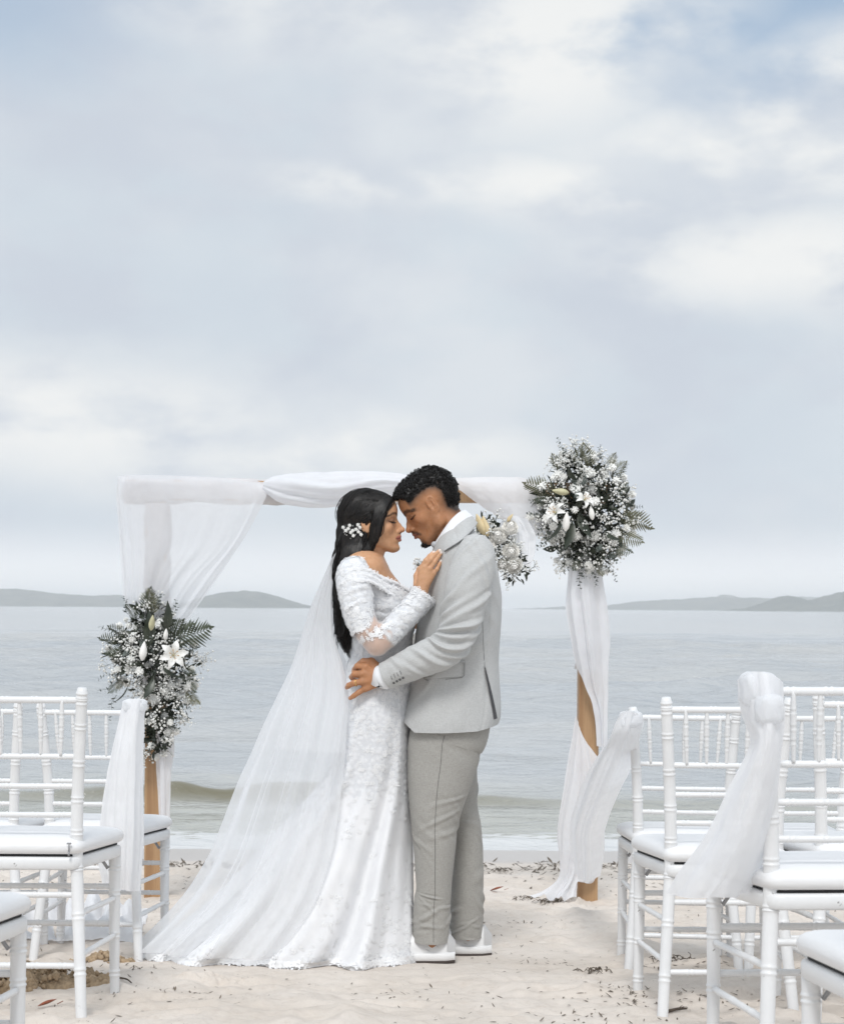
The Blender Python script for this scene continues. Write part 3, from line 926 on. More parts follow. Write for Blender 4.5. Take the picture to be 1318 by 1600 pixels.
# cloth lying on the sand behind the left chairs
def ground_cloth(name, poly, height, seed, nu=90, nv=40, fold=8):
    """a rumpled cloth on the beach; poly: far edge and near edge as lists of (px, py) on the sand"""
    def on_sand(px, py):
        k = (py - CY + (px - CX) * sa) / F
        Y = 0.7435 / (k - 0.092)
        return P(px, py, Y)
    a = catmull([tuple(on_sand(*q)) for q in poly[0]], nu); c = catmull([tuple(on_sand(*q)) for q in poly[1]], nu)
    v = np.linspace(0, 1, nv)[:, None, None]
    G = a[None] * (1 - v) + c[None] * v
    q = VN(seed)
    u = np.linspace(0, 1, nu)[None, :]; vv = np.linspace(0, 1, nv)[:, None]
    edge = np.clip(np.minimum(np.minimum(u, 1 - u) * 8, np.minimum(vv, 1 - vv) * 4), 0, 1)
    G[..., 2] = sand_height(G[..., 0], G[..., 1]) + 0.008 + height * edge * (0.6 + 0.5 * np.sin(u * fold * 6.28 + 2 * vv + 2 * q(u * 4, vv * 2)) * 0.6 + 0.5 * q.fbm(u * 7, vv * 3, 1, 3))
    G[..., 1] += 0.03 * q.fbm(u * 9, vv * 2, 5, 2)
    return add(name, mesh(G.reshape(-1, 3), grid_faces(nu, nv)), M_TULLE_T)
g1 = ground_cloth('aisle_cloth', ([(-60, 1432), (60, 1428), (150, 1425), (232, 1432)], [(-60, 1490), (60, 1486), (140, 1484), (215, 1480)]), 0.10, 31)
tag(g1, 'rumpled white cloth lying on the sand behind the legs of the left chairs', 'cloth')
# ------------------------------------------------------------------ flowers
def leaf_mat(name, a, b_, rough=0.5, back=0.15):
    m, nt, b = new_mat(name)
    n = nt.noise(nt.coords('Object'), 22, 3)
    nt.l.new(nt.mix(nt.smooth(n, 0.3, 0.7), a, b_), b.inputs['Base Color'])
    b.inputs['Roughness'].default_value = rough
    return m
M_FERN = leaf_mat('fern_green', (0.036, 0.050, 0.029), (0.080, 0.094, 0.058), 0.55)
M_FERN2 = leaf_mat('olive_fern', (0.10, 0.105, 0.06), (0.16, 0.16, 0.10), 0.6)
M_EUC = leaf_mat('eucalyptus_grey_green', (0.075, 0.095, 0.085), (0.15, 0.17, 0.155), 0.6)
M_LEAF = leaf_mat('dark_leaf', (0.020, 0.028, 0.018), (0.055, 0.065, 0.044), 0.38)
M_STEM = leaf_mat('flower_stem', (0.05, 0.06, 0.03), (0.09, 0.10, 0.06))
M_PETAL = simple_mat('white_petal', (0.82, 0.82, 0.79), 0.6, 0.0, var=0.05, vscale=30)
M_CREAM = simple_mat('cream_petal', (0.95, 0.935, 0.90), 0.55, var=0.02, vscale=30)
M_BUD = simple_mat('pale_green_bud', (0.55, 0.52, 0.33), 0.5, var=0.15, vscale=30)
M_STAMEN = simple_mat('stamen', (0.42, 0.22, 0.06), 0.7)

def blade(mb, base, axis, side, nrm, L, Wd, fold=0.25, droop=0.15, n=5, shape=0.9):
    """a leaf or petal: n cross rows of three points, folded along the middle rib"""
    base, axis, side, nrm = map(Vector, (base, axis, side, nrm))
    V, Fc = [], []
    for i in range(n):
        t = i / (n - 1)
        wd = Wd * (math.sin(math.pi * min(1, t ** shape * 0.97 + 0.03))) * 0.5 + 0.0004
        c = base + axis * (L * t) - nrm * (droop * L * t * t)
        V += [c - side * wd + nrm * (fold * wd), c, c + side * wd + nrm * (fold * wd)]
    for i in range(n - 1):
        for j in range(2):
            a = i * 3 + j
            Fc.append((a, a + 1, a + 4, a + 3))
    mb.put(V, Fc)
def fern_mesh(L=0.20, seed=0):
    r = random.Random(seed)
    mb = MB()
    n = 13
    pts = [(0, 0.0 + 0.12 * L * (t / n) ** 2 * (r.random() - .3), L * t / n * (1 - 0.05 * (t / n))) for t in range(n + 1)]
    pts = [(0.02 * math.sin(t * .3 + seed) * L * 3 * (t / n) ** 2, -0.25 * L * (t / n) ** 2, p[2]) for t, p in enumerate(pts)]
    v, f = tube(pts, np.linspace(.0016, .0006, n + 1), 4); mb.put(v, f)
    for i in range(2, n + 1):
        t = i / n
        Lf = L * 0.36 * math.sin(math.pi * (0.16 + 0.80 * t)) ** 0.8 * r.uniform(.85, 1.1)
        for s in (-1, 1):
            ax = Vector((s * 0.84, -0.10 + r.uniform(-.12, .12), 0.52 + 0.25 * t)).normalized()
            sd_ = Vector((-ax.z * s, 0, ax.x * s)).normalized()
            blade(mb, pts[i], ax, sd_, (0, -1, 0), Lf, L * 0.042, 0.3, 0.22, 4, 0.7)
    blade(mb, pts[-1], (0, -.2, 1), (1, 0, 0), (0, -1, 0), L * .12, L * .05, .2, .1, 4)
    return mb.mesh()
def euc_mesh(L=0.15, seed=0):
    r = random.Random(100 + seed)
    mb = MB()
    pts = [(0.012 * math.sin(i * .9 + seed), -0.2 * L * (i / 8) ** 2, L * i / 8) for i in range(9)]
    v, f = tube(pts, np.linspace(.0015, .0007, 9), 4); mb.put(v, f)
    for i in range(1, 9):
        for s in (-1, 1):
            ang = (i % 2) * 1.57 + r.uniform(-.4, .4)
            d = Vector((s * math.cos(ang), s * math.sin(ang), 0.45)).normalized()
            up = Vector((0, 0, 1)); sd_ = d.cross(up).normalized(); nr = sd_.cross(d)
            sz = 0.030 * (1 - 0.055 * i) * r.uniform(.8, 1.15)
            blade(mb, Vector(pts[i]) + d * .003, d, sd_, nr, sz, sz * .92, .12, .1, 5, 0.8)
    return mb.mesh()
def broad_leaf_mesh(L=0.10, Wd=0.035, seed=0):
    mb = MB()
    blade(mb, (0, 0, 0), (0, 0, 1), (1, 0, 0), (0, -1, 0), L, Wd, 0.35, 0.30, 9, 0.85)
    v, f = tube([(0, 0, -.03), (0, 0, 0), (0, .002, L * .5)], [.0014, .0014, .0006], 4); mb.put(v, f)
    return mb.mesh()
def mum_mesh(R=0.016, seed=0, broad=.55):
    r = random.Random(seed)
    mb = MB()
    bm = bmesh.new(); bmesh.ops.create_icosphere(bm, subdivisions=2, radius=R * .72)
    mb.put([v.co.copy() for v in bm.verts], [tuple(v.index for v in f.verts) for f in bm.faces]); bm.free()
    for lay, (el, k) in enumerate(((-.25, 10), (.2, 10), (.65, 8), (1.1, 5)) if broad < .6 else ((-.3, 9), (.0, 9), (.3, 8), (.6, 7), (.85, 6), (1.1, 4), (1.35, 3))):
        for i in range(k):
            a = 6.283 * (i + .5 * (lay % 2)) / k + r.uniform(-.15, .15)
            d = Vector((math.cos(a) * math.cos(el), math.sin(a) * math.cos(el), math.sin(el)))
            sd_ = Vector((-math.sin(a), math.cos(a), 0)); nr = d.cross(sd_)
            ax = (d + nr * -.4).normalized()
            blade(mb, d * R * (.45 if broad < .6 else .50), ax if broad < .6 else (d * .8 + nr * .55).normalized(), sd_, nr if broad < .6 else d, R * .75, R * broad, .3 if broad < .6 else -.12, .35, 4 if broad < .6 else 7, 0.6 if broad < .6 else .5)
    return mb.mesh()
def bud_mesh(L=0.075, R=0.014):
    n, k = 12, 9
    V = []
    for j in range(k):
        t = j / (k - 1)
        r_ = R * math.sin(math.pi * (0.06 + 0.92 * t ** 0.8)) + .0006
        for i in range(n):
            a = 6.283 * i / n
            rr = r_ * (1 + 0.10 * math.cos(3 * a))
            V.append((math.cos(a) * rr, math.sin(a) * rr, L * t))
    f = [tuple(q) for q in grid_faces(n, k, True).tolist()]
    return mesh(V, f)
def lily_petal_mesh(L=0.085, Wd=0.042):
    mb = MB()
    V, Fc = [], []
    n, k = 9, 5
    for i in range(n):
        t = i / (n - 1)
        wd = Wd * .5 * math.sin(math.pi * min(1, .10 + .88 * t ** .85))
        r_ = L * (0.10 + 0.95 * t)
        z = L * (0.55 * math.sin(t * 1.9) - 0.38 * t * t * 1.2)
        for j in range(k):
            u = j / (k - 1) * 2 - 1
            V.append((r_, wd * u, z + 0.28 * wd * abs(u) ** 1.5 - .10 * wd * (1 - abs(u)) + .002 * math.sin(9 * t + 3 * u)))
    for i in range(n - 1):
        for j in range(k - 1):
            a = i * k + j
            Fc.append((a, a + 1, a + k + 1, a + k))
    mb.put(V, Fc)
    return mb.mesh()
FERN = [fern_mesh(0.20, i) for i in range(4)]
EUC = [euc_mesh(0.15, i) for i in range(4)]
BRD = [broad_leaf_mesh(0.105, 0.036), broad_leaf_mesh(0.085, 0.042)]
MUM = [mum_mesh(0.019, i) for i in range(4)]
ROSE = [mum_mesh(0.034, 60 + i, .95) for i in range(3)]
BUDM = bud_mesh()
LPET = lily_petal_mesh()

def set_mats(ms, mat):
    for m_ in ms:
        m_.materials.append(mat)
        m_.polygons.foreach_set('use_smooth', [True] * len(m_.polygons))
set_mats(FERN, M_FERN); set_mats(EUC, M_EUC); set_mats(BRD, M_LEAF); set_mats(MUM, M_PETAL); set_mats(ROSE, M_CREAM); set_mats([BUDM], M_BUD); set_mats([LPET], M_PETAL)
FERN_O = [f.copy() for f in FERN]
for f in FERN_O:
    f.materials[0] = M_FERN2
BUD_G = BUDM.copy(); BUD_G.materials[0] = simple_mat('pale_gold_bud', (0.74, 0.60, 0.36), .5, var=.12, vscale=30)
BUD_W = BUDM.copy(); BUD_W.materials[0] = M_CREAM

def place(name, me, loc, zdir, roll=0.0, scale=1.0, parent=None):
    """a child whose own z axis points along zdir"""
    o = bpy.data.objects.new(name, me)
    COL.objects.link(o)
    q = Vector(zdir).normalized().to_track_quat('Z', 'Y') @ Matrix.Rotation(roll, 3, 'Z').to_quaternion()
    o.rotation_mode = 'QUATERNION'
    o.location = loc; o.rotation_quaternion = q; o.scale = (scale,) * 3
    o.parent = parent
    o.matrix_parent_inverse = world_of(parent).inverted()
    return o
def lily(parent, loc, face, size=1.0, roll=0.0):
    c = place('lily', bud_mesh(0.03, 0.007), loc, face, roll, size, parent)
    c.data.materials.append(M_BUD)
    for k in range(6):
        p = bpy.data.objects.new('petal', LPET)
        COL.objects.link(p)
        p.parent = c
        p.rotation_euler = (0, random.uniform(-.12, .12), k * 1.0472 + random.uniform(-.1, .1))
        p.location = (0, 0, 0.003 * (k % 2))
    mb = MB()
    for k in range(6):
        a = k * 1.0472 + .5
        v, f = tube([(0, 0, .01), (.012 * math.cos(a), .012 * math.sin(a), .035), (.024 * math.cos(a), .024 * math.sin(a), .052)], .0011, 4); mb.put(v, f)
        v, f = tube([(.020 * math.cos(a), .020 * math.sin(a), .054), (.029 * math.cos(a), .029 * math.sin(a), .052)], .0026, 5); mb.put(v, f)
    s = bpy.data.objects.new('stamens', mb.mesh()); s.data.materials.append(M_STAMEN); COL.objects.link(s); s.parent = c
    return c

_ico = None
def tiny_ball(mb, c, r):
    global _ico
    if _ico is None:
        bm = bmesh.new(); bmesh.ops.create_icosphere(bm, subdivisions=1, radius=1)
        _ico = (np.array([v.co for v in bm.verts]), [tuple(v.index for v in f.verts) for f in bm.faces]); bm.free()
    v = _ico[0] * r * (1 + RNG.uniform(-.28, .28, (len(_ico[0]), 1)))
    mb.put(v + np.asarray(c), _ico[1])
def babys_breath(parent, origins, outs, spread, per, rad, seed=0):
    """clouds of tiny florets on hair-thin stems: one object, nobody could count it"""
    fl, st = MB(), MB()
    for o_, d_ in zip(origins, outs):
        o_, d_ = Vector(o_), Vector(d_).normalized()
        tip = o_ + d_ * spread * random.uniform(.6, 1.15)
        v, f = tube([o_, o_.lerp(tip, .5) + Vector((random.uniform(-.01, .01),) * 3), tip], .0009, 3, False); st.put(v, f)
        for k in range(per):
            e = tip + Vector((random.gauss(0, 1), random.gauss(0, 1), random.gauss(0, 1))) * spread * .34
            b_ = o_.lerp(tip, random.uniform(.35, .95))
            if k % 2 == 0:
                v, f = tube([b_, b_.lerp(e, .5) + Vector((0, 0, .004)), e], .0005, 3, False); st.put(v, f)
            tiny_ball(fl, e, rad * random.uniform(.55, 1.2))
    o1 = add('babys_breath', fl.mesh(), M_PETAL, parent); tag(o1, kind='stuff')
    o2 = add('thin_stems', st.mesh(), M_STEM, parent); tag(o2, kind='stuff')
def greenery(parent, pts, nrm, size, seed=0):
    mb = MB()
    for p, n_ in zip(pts, nrm):
        d = (Vector(n_) + Vector((random.gauss(0, .7), random.gauss(0, .7), random.gauss(0, .7)))).normalized()
        s_ = d.orthogonal().normalized(); s_ = Matrix.Rotation(random.uniform(0, 6.28), 3, d) @ s_
        blade(mb, p, d, s_, d.cross(s_), size * random.uniform(.6, 1.4), size * random.uniform(.25, .5), .3, .2, 4)
    o = add('greenery', mb.mesh(), M_LEAF, parent); tag(o, kind='stuff')

def arrangement(label, lobes, Y, root_loc, counts, ferns, eucs, lilies, buds, leaves, seed, dr=0.13, group=None):
    """lobes: ellipses (px, py, half width px, half height px, weight) that together give the outline"""
    random.seed(seed)
    root = empty('flower_arrangement', root_loc)
    tag(root, label, 'flower arrangement', group)
    wts = [l[4] for l in lobes]
    def pick(shell=1.0, front=True):
        l = random.choices(lobes, wts)[0]
        while True:
            d = Vector((random.gauss(0, 1), random.gauss(0, 1), random.gauss(0, 1))).normalized()
            if not front or d.y < 0.35:
                break
        c = P(l[0], l[1], Y)
        rx, rz = l[2] * Y / F, l[3] * Y / F
        ry = min(dr, 0.9 * max(rx, 0.05))
        return Vector((c.x + d.x * rx * shell, c.y + d.y * ry * shell, c.z + d.z * rz * shell)), Vector((d.x / rx, d.y / ry, d.z / rz)).normalized()
    core = [pick(random.uniform(.15, .86)) for _ in range(counts['core'])]
    greenery(root, [c[0] for c in core], [c[1] for c in core], 0.045)  # dark filler leaves, added inside to make the interior deep and dark
    for px, py, dx_p, dy_p, sc, ol in ferns:                 # tail pixel, then tip direction in the photo
        a = P(px, py, Y - 0.05); b_ = P(px + dx_p, py + dy_p, Y - 0.07)
        dvec = b_ - a
        o = place('fern_frond', random.choice(FERN_O if ol else FERN), a, dvec, 0, dvec.length / 0.20 * sc * random.uniform(.82, 1.02), root)
        # turn the frond's flat side to the open air in front
        o.rotation_quaternion = Matrix((Vector((0, -1, 0)).cross(dvec.normalized()).normalized() * -1, (Vector((0, 1, 0)) - dvec.normalized() * dvec.normalized().y).normalized(), dvec.normalized())).transposed().to_quaternion() @ Matrix.Rotation(random.uniform(-.5, .5), 3, 'Z').to_quaternion()
    for px, py, dx_p, dy_p in eucs:
        a = P(px, py, Y - 0.06); b_ = P(px + dx_p, py + dy_p, Y - 0.09)
        place('eucalyptus_sprig', random.choice(EUC), a, b_ - a, random.uniform(0, 6), (b_ - a).length / 0.15, root)
    for _ in range(counts['euc']):
        p, n_ = pick(.72)
        place('eucalyptus_sprig', random.choice(EUC), p, n_ + Vector((0, -.3, 0)), random.uniform(0, 6), random.uniform(.5, .75), root)
    for px, py, dx_p, dy_p, big in leaves:
        a = P(px, py, Y - 0.13); b_ = P(px + dx_p, py + dy_p, Y - 0.165)
        place('broad_leaf', BRD[0 if big else 1], a, b_ - a, random.uniform(-.6, .6), (b_ - a).length / 0.10, root)
    for _ in range(counts['leaf']):
        p, n_ = pick(.75)
        place('broad_leaf', random.choice(BRD), p, n_ + Vector((random.uniform(-.5, .5), -.3, random.uniform(-.5, .5))), random.uniform(0, 6), random.uniform(.5, .85), root)
    for _ in range(counts['mum']):
        p, n_ = pick(random.uniform(.98, 1.10))
        place('white_pompon_flower', random.choice(MUM), p, n_ + Vector((0, -.5, .2)), random.uniform(0, 6), random.uniform(.75, 1.25), root)
    for px, py, fx, fz, sz in lilies:
        lily(root, P(px, py, Y - dr - 0.045), (fx, -1.0, fz), sz * random.uniform(.72, .85), random.uniform(0, 1))
    for px, py, dx_p, dy_p, wh in buds:
        a = P(px, py, Y - dr - 0.03); b_ = P(px + dx_p, py + dy_p, Y - dr - 0.05)
        place('lily_bud', BUD_W if wh else BUDM, a, b_ - a, 0, (b_ - a).length / 0.075, root)
    bb = [pick(random.uniform(.55, .80)) for _ in range(counts['bb'])]
    babys_breath(root, [c[0] for c in bb], [c[1] + Vector((0, -.25, 0)) for c in bb], 0.055, 20, 0.0055)
    return root

GF = 'flower arrangements tied to the arch posts'
YF = YA - 0.13
fl1 = arrangement('tall white and green flower arrangement tied halfway up the left arch post',
    [(238, 1035, 62, 62, 3), (235, 985, 40, 52, 2), (200, 1020, 34, 45, 1), (280, 1040, 34, 48, 1), (255, 1105, 44, 42, 1.6), (246, 1145, 22, 38, 1.0)],
    YF, (xl, YA, gz(YA)), dict(core=1100, euc=12, leaf=10, mum=74, bb=112),
    [(258, 1000, 78, -18, 1.0, 0), (262, 1010, 62, -42, 0.8, 0), (255, 1010, 40, -55, .8, 0), (225, 960, 10, -45, 1, 0), (240, 965, -4, -52, .9, 1), (200, 1010, -44, -22, 1, 0), (205, 1015, -48, 8, .9, 0),
     (205, 1000, -40, -34, .8, 0), (285, 1060, 34, 30, .8, 0), (290, 1075, 26, 38, .9, 1), (280, 1040, 42, 22, .8, 0), (215, 970, -22, -42, .8, 0), (195, 1060, -30, 30, .8, 0)],
    [(195, 1000, -38, -20), (190, 1050, -36, 6), (190, 1060, -36, 20), (265, 975, 8, -34), (285, 1020, 26, -4), (200, 960, -8, -28), (180, 1085, -6, 38), (250, 1120, 26, 26), (240, 1150, -4, 36), (270, 1100, 30, 4), (200, 1120, 6, 44)],
    [(271, 1024, 0.25, 0.15, 1.0)],
    [(222, 1032, 4, -30, 1), (236, 985, 3, -24, 0), (258, 1000, 2, -18, 1)],
    [(200, 1072, -14, 30, 1), (232, 1010, 4, -50, 1), (255, 1040, 26, 28, 1), (215, 1035, -22, 8, 0), (240, 1060, -12, 34, 1), (258, 985, 10, -40, 1), (225, 1075, 24, 18, 0)],
    41, group=GF)
fl2 = arrangement('round white and green flower arrangement tied to the top right corner of the arch',
    [(915, 795, 74, 80, 4), (870, 790, 46, 50, 1.2), (950, 800, 44, 60, 1.4), (900, 735, 40, 34, 1.2), (925, 860, 42, 34, 1.4), (890, 860, 28, 26, .7)],
    YF, (xr, YA, gz(YA)), dict(core=1300, euc=14, leaf=12, mum=76, bb=130),
    [(875, 775, -58, -26, 1.0, 1), (870, 785, -56, -8, .8, 0), (925, 735, -14, -46, 1, 1), (905, 735, -6, -48, .9, 1), (950, 750, 34, -32, 1, 1), (960, 775, 30, -22, .9, 0), (960, 805, 60, 14, 1.1, 1), (965, 815, 46, -14, .9, 1),
     (955, 830, 50, 22, 1, 1), (950, 845, 46, 30, .9, 0), (930, 870, 16, 40, .9, 1), (905, 870, -16, 30, .8, 0), (880, 740, -20, -40, .8, 1), (945, 735, 24, -40, .8, 1)],
    [(855, 800, -30, 8), (858, 815, -32, 22), (865, 830, -30, 26), (850, 785, -26, -6), (890, 715, -24, -24), (935, 720, 4, -26), (960, 745, 22, -16), (895, 870, -10, 24), (925, 890, 8, 26), (945, 880, 20, 24), (910, 880, -2, 36)],
    [(912, 782, 0.55, 0.75, .8), (868, 802, -0.9, 0.55, .85)],
    [(883, 830, 2, -30, 1), (925, 812, -3, -22, 1), (888, 770, -26, -4, 0)],
    [(875, 815, -16, 38, 1), (893, 815, -6, 46, 1), (905, 800, 12, 44, 1), (895, 795, 22, -22, 0), (930, 800, 10, -30, 1), (900, 750, -20, -20, 0), (945, 830, 22, 20, 1)],
    42, dr=0.15, group=GF)

# bridal bouquet, held behind the groom's shoulder
def bouquet():
    random.seed(5)
    Yb = 5.66
    root = empty('bridal_bouquet', P(775, 860, Yb))
    tag(root, 'small bouquet of cream roses and tulle held behind the shoulder of the groom', 'bouquet')
    for px, py, s_, d in ((778, 838, 1.0, (-.1, -1, .35)), (797, 862, 1.02, (.05, -1, .1)), (802, 882, 1.0, (.1, -1, -.25)), (796, 826, .95, (.15, -.8, .6)), (786, 882, .7, (-.4, -1, -.3)), (765, 852, .8, (-.6, -1, .1))):
        place('rose', random.choice(ROSE), P(px, py, Yb - .05), d, random.uniform(0, 6), s_ * 1.08, root)
    pts, nr = [], []
    for _ in range(360):
        t = random.random()
        c = P(752 + 56 * t, 822 + 72 * t, Yb)
        d = Vector((random.gauss(0, 1), -abs(random.gauss(0, 1)) * .7, random.gauss(0, 1))).normalized()
        pts.append(c + d * .040); nr.append(d)
    greenery(root, pts, nr, 0.024)
    bo, bd = [], []
    for _ in range(62):
        t = random.random()
        c = P(754 + 50 * t + random.uniform(-8, 14), 824 + 72 * t, Yb - .02)
        d = Vector((random.gauss(0, 1), -.6, random.gauss(0, 1))).normalized()
        bo.append(c + d * .028); bd.append(d)
    babys_breath(root, bo, bd, 0.030, 12, 0.0036)
    for a, b_, wh in (((757, 836), (744, 803), 0), ((762, 838), (754, 806), 0), ((758, 834), (768, 826), 0), ((792, 815), (801, 803), 0)):
        p, q = P(*a, Yb - .06), P(*b_, Yb - .07)
        place('pointed_bud', BUD_G, p, q - p, 0, (q - p).length / .075, root)
    wrapm = cloth('tulle_wrap', [
        [(780, 818, Yb + .02), (800, 806, Yb), (826, 812, Yb + .03)],
        [(785, 838, Yb + .05), (810, 830, Yb + .02), (838, 838, Yb + .05)],
        [(790, 860, Yb + .06), (814, 858, Yb + .03), (836, 860, Yb + .05)],
        [(790, 882, Yb + .05), (812, 884, Yb + .02), (826, 886, Yb + .04)]], nu=50, nv=40, folds=3, amp=0.010, seed=61, mat=M_TULLE_T, parent=root)
    v, f = tube([tuple(P(760, 850, Yb + .05)), tuple(P(738, 868, Yb + .06)), tuple(P(722, 880, Yb + .06))], .012, 8)
    add('stems', mesh(v, f), M_STEM, root)
    return root
bouquet()
# ------------------------------------------------------------------ sculpting with distance fields
class Field:
    """a signed distance grid; shapes melt into each other over the distance k"""
    def __init__(self, lo, hi, h):
        self.lo = np.asarray(lo, float); self.h = h
        n = np.ceil((np.asarray(hi, float) - self.lo) / h).astype(int) + 1
        self.ax = [self.lo[i] + np.arange(n[i]) * h for i in range(3)]
        self.d = np.full(tuple(n), 1e3, dtype=np.float32)
    def box(self, lo, hi):
        s = []
        for i in range(3):
            a = int(np.searchsorted(self.ax[i], lo[i])); b_ = int(np.searchsorted(self.ax[i], hi[i]))
            s.append(slice(max(0, a - 1), max(0, min(len(self.ax[i]), b_ + 1))))
        return tuple(s)
    def xyz(self, s):
        return (self.ax[0][s[0]][:, None, None], self.ax[1][s[1]][None, :, None], self.ax[2][s[2]][None, None, :])
    def blend(self, s, e, k, sub=False):
        d = self.d[s]
        if d.size == 0:
            return
        if sub:                      # smooth subtraction
            e = -e
            if k > 0:
                hh = np.clip(k - np.abs(d - e), 0, None) / k
                self.d[s] = np.maximum(d, e) + hh * hh * k * 0.25
            else:
                self.d[s] = np.maximum(d, e)
            return
        if k > 0:
            hh = np.clip(k - np.abs(d - e), 0, None) / k
            self.d[s] = np.minimum(d, e) - hh * hh * k * 0.25
        else:
            self.d[s] = np.minimum(d, e)
    def cone(self, a, b_, ra, rb, k=0.0, sub=False):
        a, b_ = np.asarray(a, float), np.asarray(b_, float)
        m = max(ra, rb) + k + 3 * self.h
        s = self.box(np.minimum(a, b_) - m, np.maximum(a, b_) + m)
        x, y, z = self.xyz(s)
        ab = b_ - a
        L2 = float(ab @ ab) + 1e-12
        t = np.clip(((x - a[0]) * ab[0] + (y - a[1]) * ab[1] + (z - a[2]) * ab[2]) / L2, 0, 1)
        e = np.sqrt((x - a[0] - ab[0] * t) ** 2 + (y - a[1] - ab[1] * t) ** 2 + (z - a[2] - ab[2] * t) ** 2) - (ra + (rb - ra) * t)
        self.blend(s, e, k, sub)
    def chain(self, pts, rad, k):
        for i in range(len(pts) - 1):
            self.cone(pts[i], pts[i + 1], rad[i], rad[i + 1], k)
    def ball(self, c, r, k=0.0, rot=None, sub=False):
        """ellipsoid with radii r; rot: 3x3 whose columns are its axes"""
        c = np.asarray(c, float); r = np.asarray(r if not np.isscalar(r) else (r,) * 3, float)
        m = r.max() + k + 3 * self.h
        s = self.box(c - m, c + m)
        x, y, z = self.xyz(s)
        x, y, z = x - c[0], y - c[1], z - c[2]
        if rot is not None:
            R = np.asarray(rot, float)
            x, y, z = (x * R[0, i] + y * R[1, i] + z * R[2, i] for i in range(3))
        k0 = np.sqrt((x / r[0]) ** 2 + (y / r[1]) ** 2 + (z / r[2]) ** 2)
        k1 = np.sqrt((x / r[0] ** 2) ** 2 + (y / r[1] ** 2) ** 2 + (z / r[2] ** 2) ** 2)
        e = k0 * (k0 - 1) / (k1 + 1e-9)
        self.blend(s, e, k, sub)
    def surface(self, smooth=1):
        """surface nets"""
        d, h = self.d, self.h
        ins = d < 0
        nx, ny, nz = d.shape
        c = np.zeros((nx - 1, ny - 1, nz - 1), np.int8)
        for i in (0, 1):
            for j in (0, 1):
                for k in (0, 1):
                    c += ins[i:nx - 1 + i, j:ny - 1 + j, k:nz - 1 + k]
        act = (c > 0) & (c < 8)
        idx = np.full(act.shape, -1, np.int64)
        cells = np.argwhere(act)
        idx[act] = np.arange(len(cells))
        acc = np.zeros((len(cells), 3)); cnt = np.zeros(len(cells))
        cor = [(i, j, k) for i in (0, 1) for j in (0, 1) for k in (0, 1)]
        val = {q: d[cells[:, 0] + q[0], cells[:, 1] + q[1], cells[:, 2] + q[2]].astype(float) for q in cor}
        for q in cor:
            for a in range(3):
                if q[a] == 0:
                    p = list(q); p[a] = 1; p = tuple(p)
                    v0, v1 = val[q], val[p]
                    m = (v0 < 0) != (v1 < 0)
                    t = np.where(m, v0 / np.where(m, v0 - v1, 1), 0)
                    for b_ in range(3):
                        acc[:, b_] += np.where(m, q[b_] + (t if b_ == a else 0), 0)
                    cnt += m
        V = self.lo + (cells + acc / cnt[:, None]) * h
        Fs = []
        for a in range(3):
            b_, e = [(1, 2), (2, 0), (0, 1)][a]
            s0 = [slice(None)] * 3; s1 = [slice(None)] * 3
            s0[a] = slice(0, -1); s1[a] = slice(1, None)
            A, B = ins[tuple(s0)], ins[tuple(s1)]
            for flip in (False, True):
                ed = np.argwhere((A & ~B) if not flip else (~A & B))
                ed = ed[(ed[:, b_] > 0) & (ed[:, e] > 0) & (ed[:, b_] < d.shape[b_] - 1) & (ed[:, e] < d.shape[e] - 1)]
                q = []
                for ob, oe in ((0, 0), (-1, 0), (-1, -1), (0, -1)):
                    p = ed.copy(); p[:, b_] += ob; p[:, e] += oe
                    q.append(idx[p[:, 0], p[:, 1], p[:, 2]])
                q = np.stack(q, 1)
                Fs.append(q if not flip else q[:, ::-1])
        Fc = np.concatenate(Fs)[:, ::-1].copy()
        Fc = Fc[(Fc >= 0).all(1)]
        for _ in range(smooth):
            nb = np.zeros_like(V); nc = np.zeros(len(V))
            for i in range(4):
                a, b2 = Fc[:, i], Fc[:, (i + 1) % 4]
                np.add.at(nb, a, V[b2]); np.add.at(nc, a, 1)
                np.add.at(nb, b2, V[a]); np.add.at(nc, b2, 1)
            V = V * 0.5 + 0.5 * nb / np.maximum(nc, 1)[:, None]
        return V, Fc[:, ::-1].copy()

def seg_dist(P_, pts):
    """distance of points (n,3) to a polyline"""
    best = np.full(len(P_), 1e9)
    for a, b_ in zip(pts[:-1], pts[1:]):
        a, b_ = np.asarray(a, float), np.asarray(b_, float)
        ab = b_ - a
        t = np.clip(((P_ - a) @ ab) / (ab @ ab + 1e-12), 0, 1)
        best = np.minimum(best, np.linalg.norm(P_ - a - t[:, None] * ab, axis=1))
    return best

YC = 5.44                     # the couple stand at this distance
def C(px, py, dy=0.0):
    return np.array(P(px, py, YC + dy))
PXM = YC / F                  # metres per photo pixel at the couple

def poly_dist(x, z, poly):
    """signed distance in the plane: negative inside the polygon"""
    x, z = np.broadcast_arrays(np.asarray(x, float), np.asarray(z, float))
    best = np.full(x.shape, 1e9); ins = np.zeros(x.shape, bool)
    n = len(poly)
    for i in range(n):
        (ax, az), (bx, bz) = poly[i], poly[(i + 1) % n]
        ex, ez = bx - ax, bz - az
        t = np.clip(((x - ax) * ex + (z - az) * ez) / (ex * ex + ez * ez + 1e-12), 0, 1)
        best = np.minimum(best, np.hypot(x - ax - ex * t, z - az - ez * t))
        c = (az > z) != (bz > z)
        ins ^= c & (x < ex * (z - az) / (ez + 1e-12) + ax)
    return np.where(ins, -best, best)

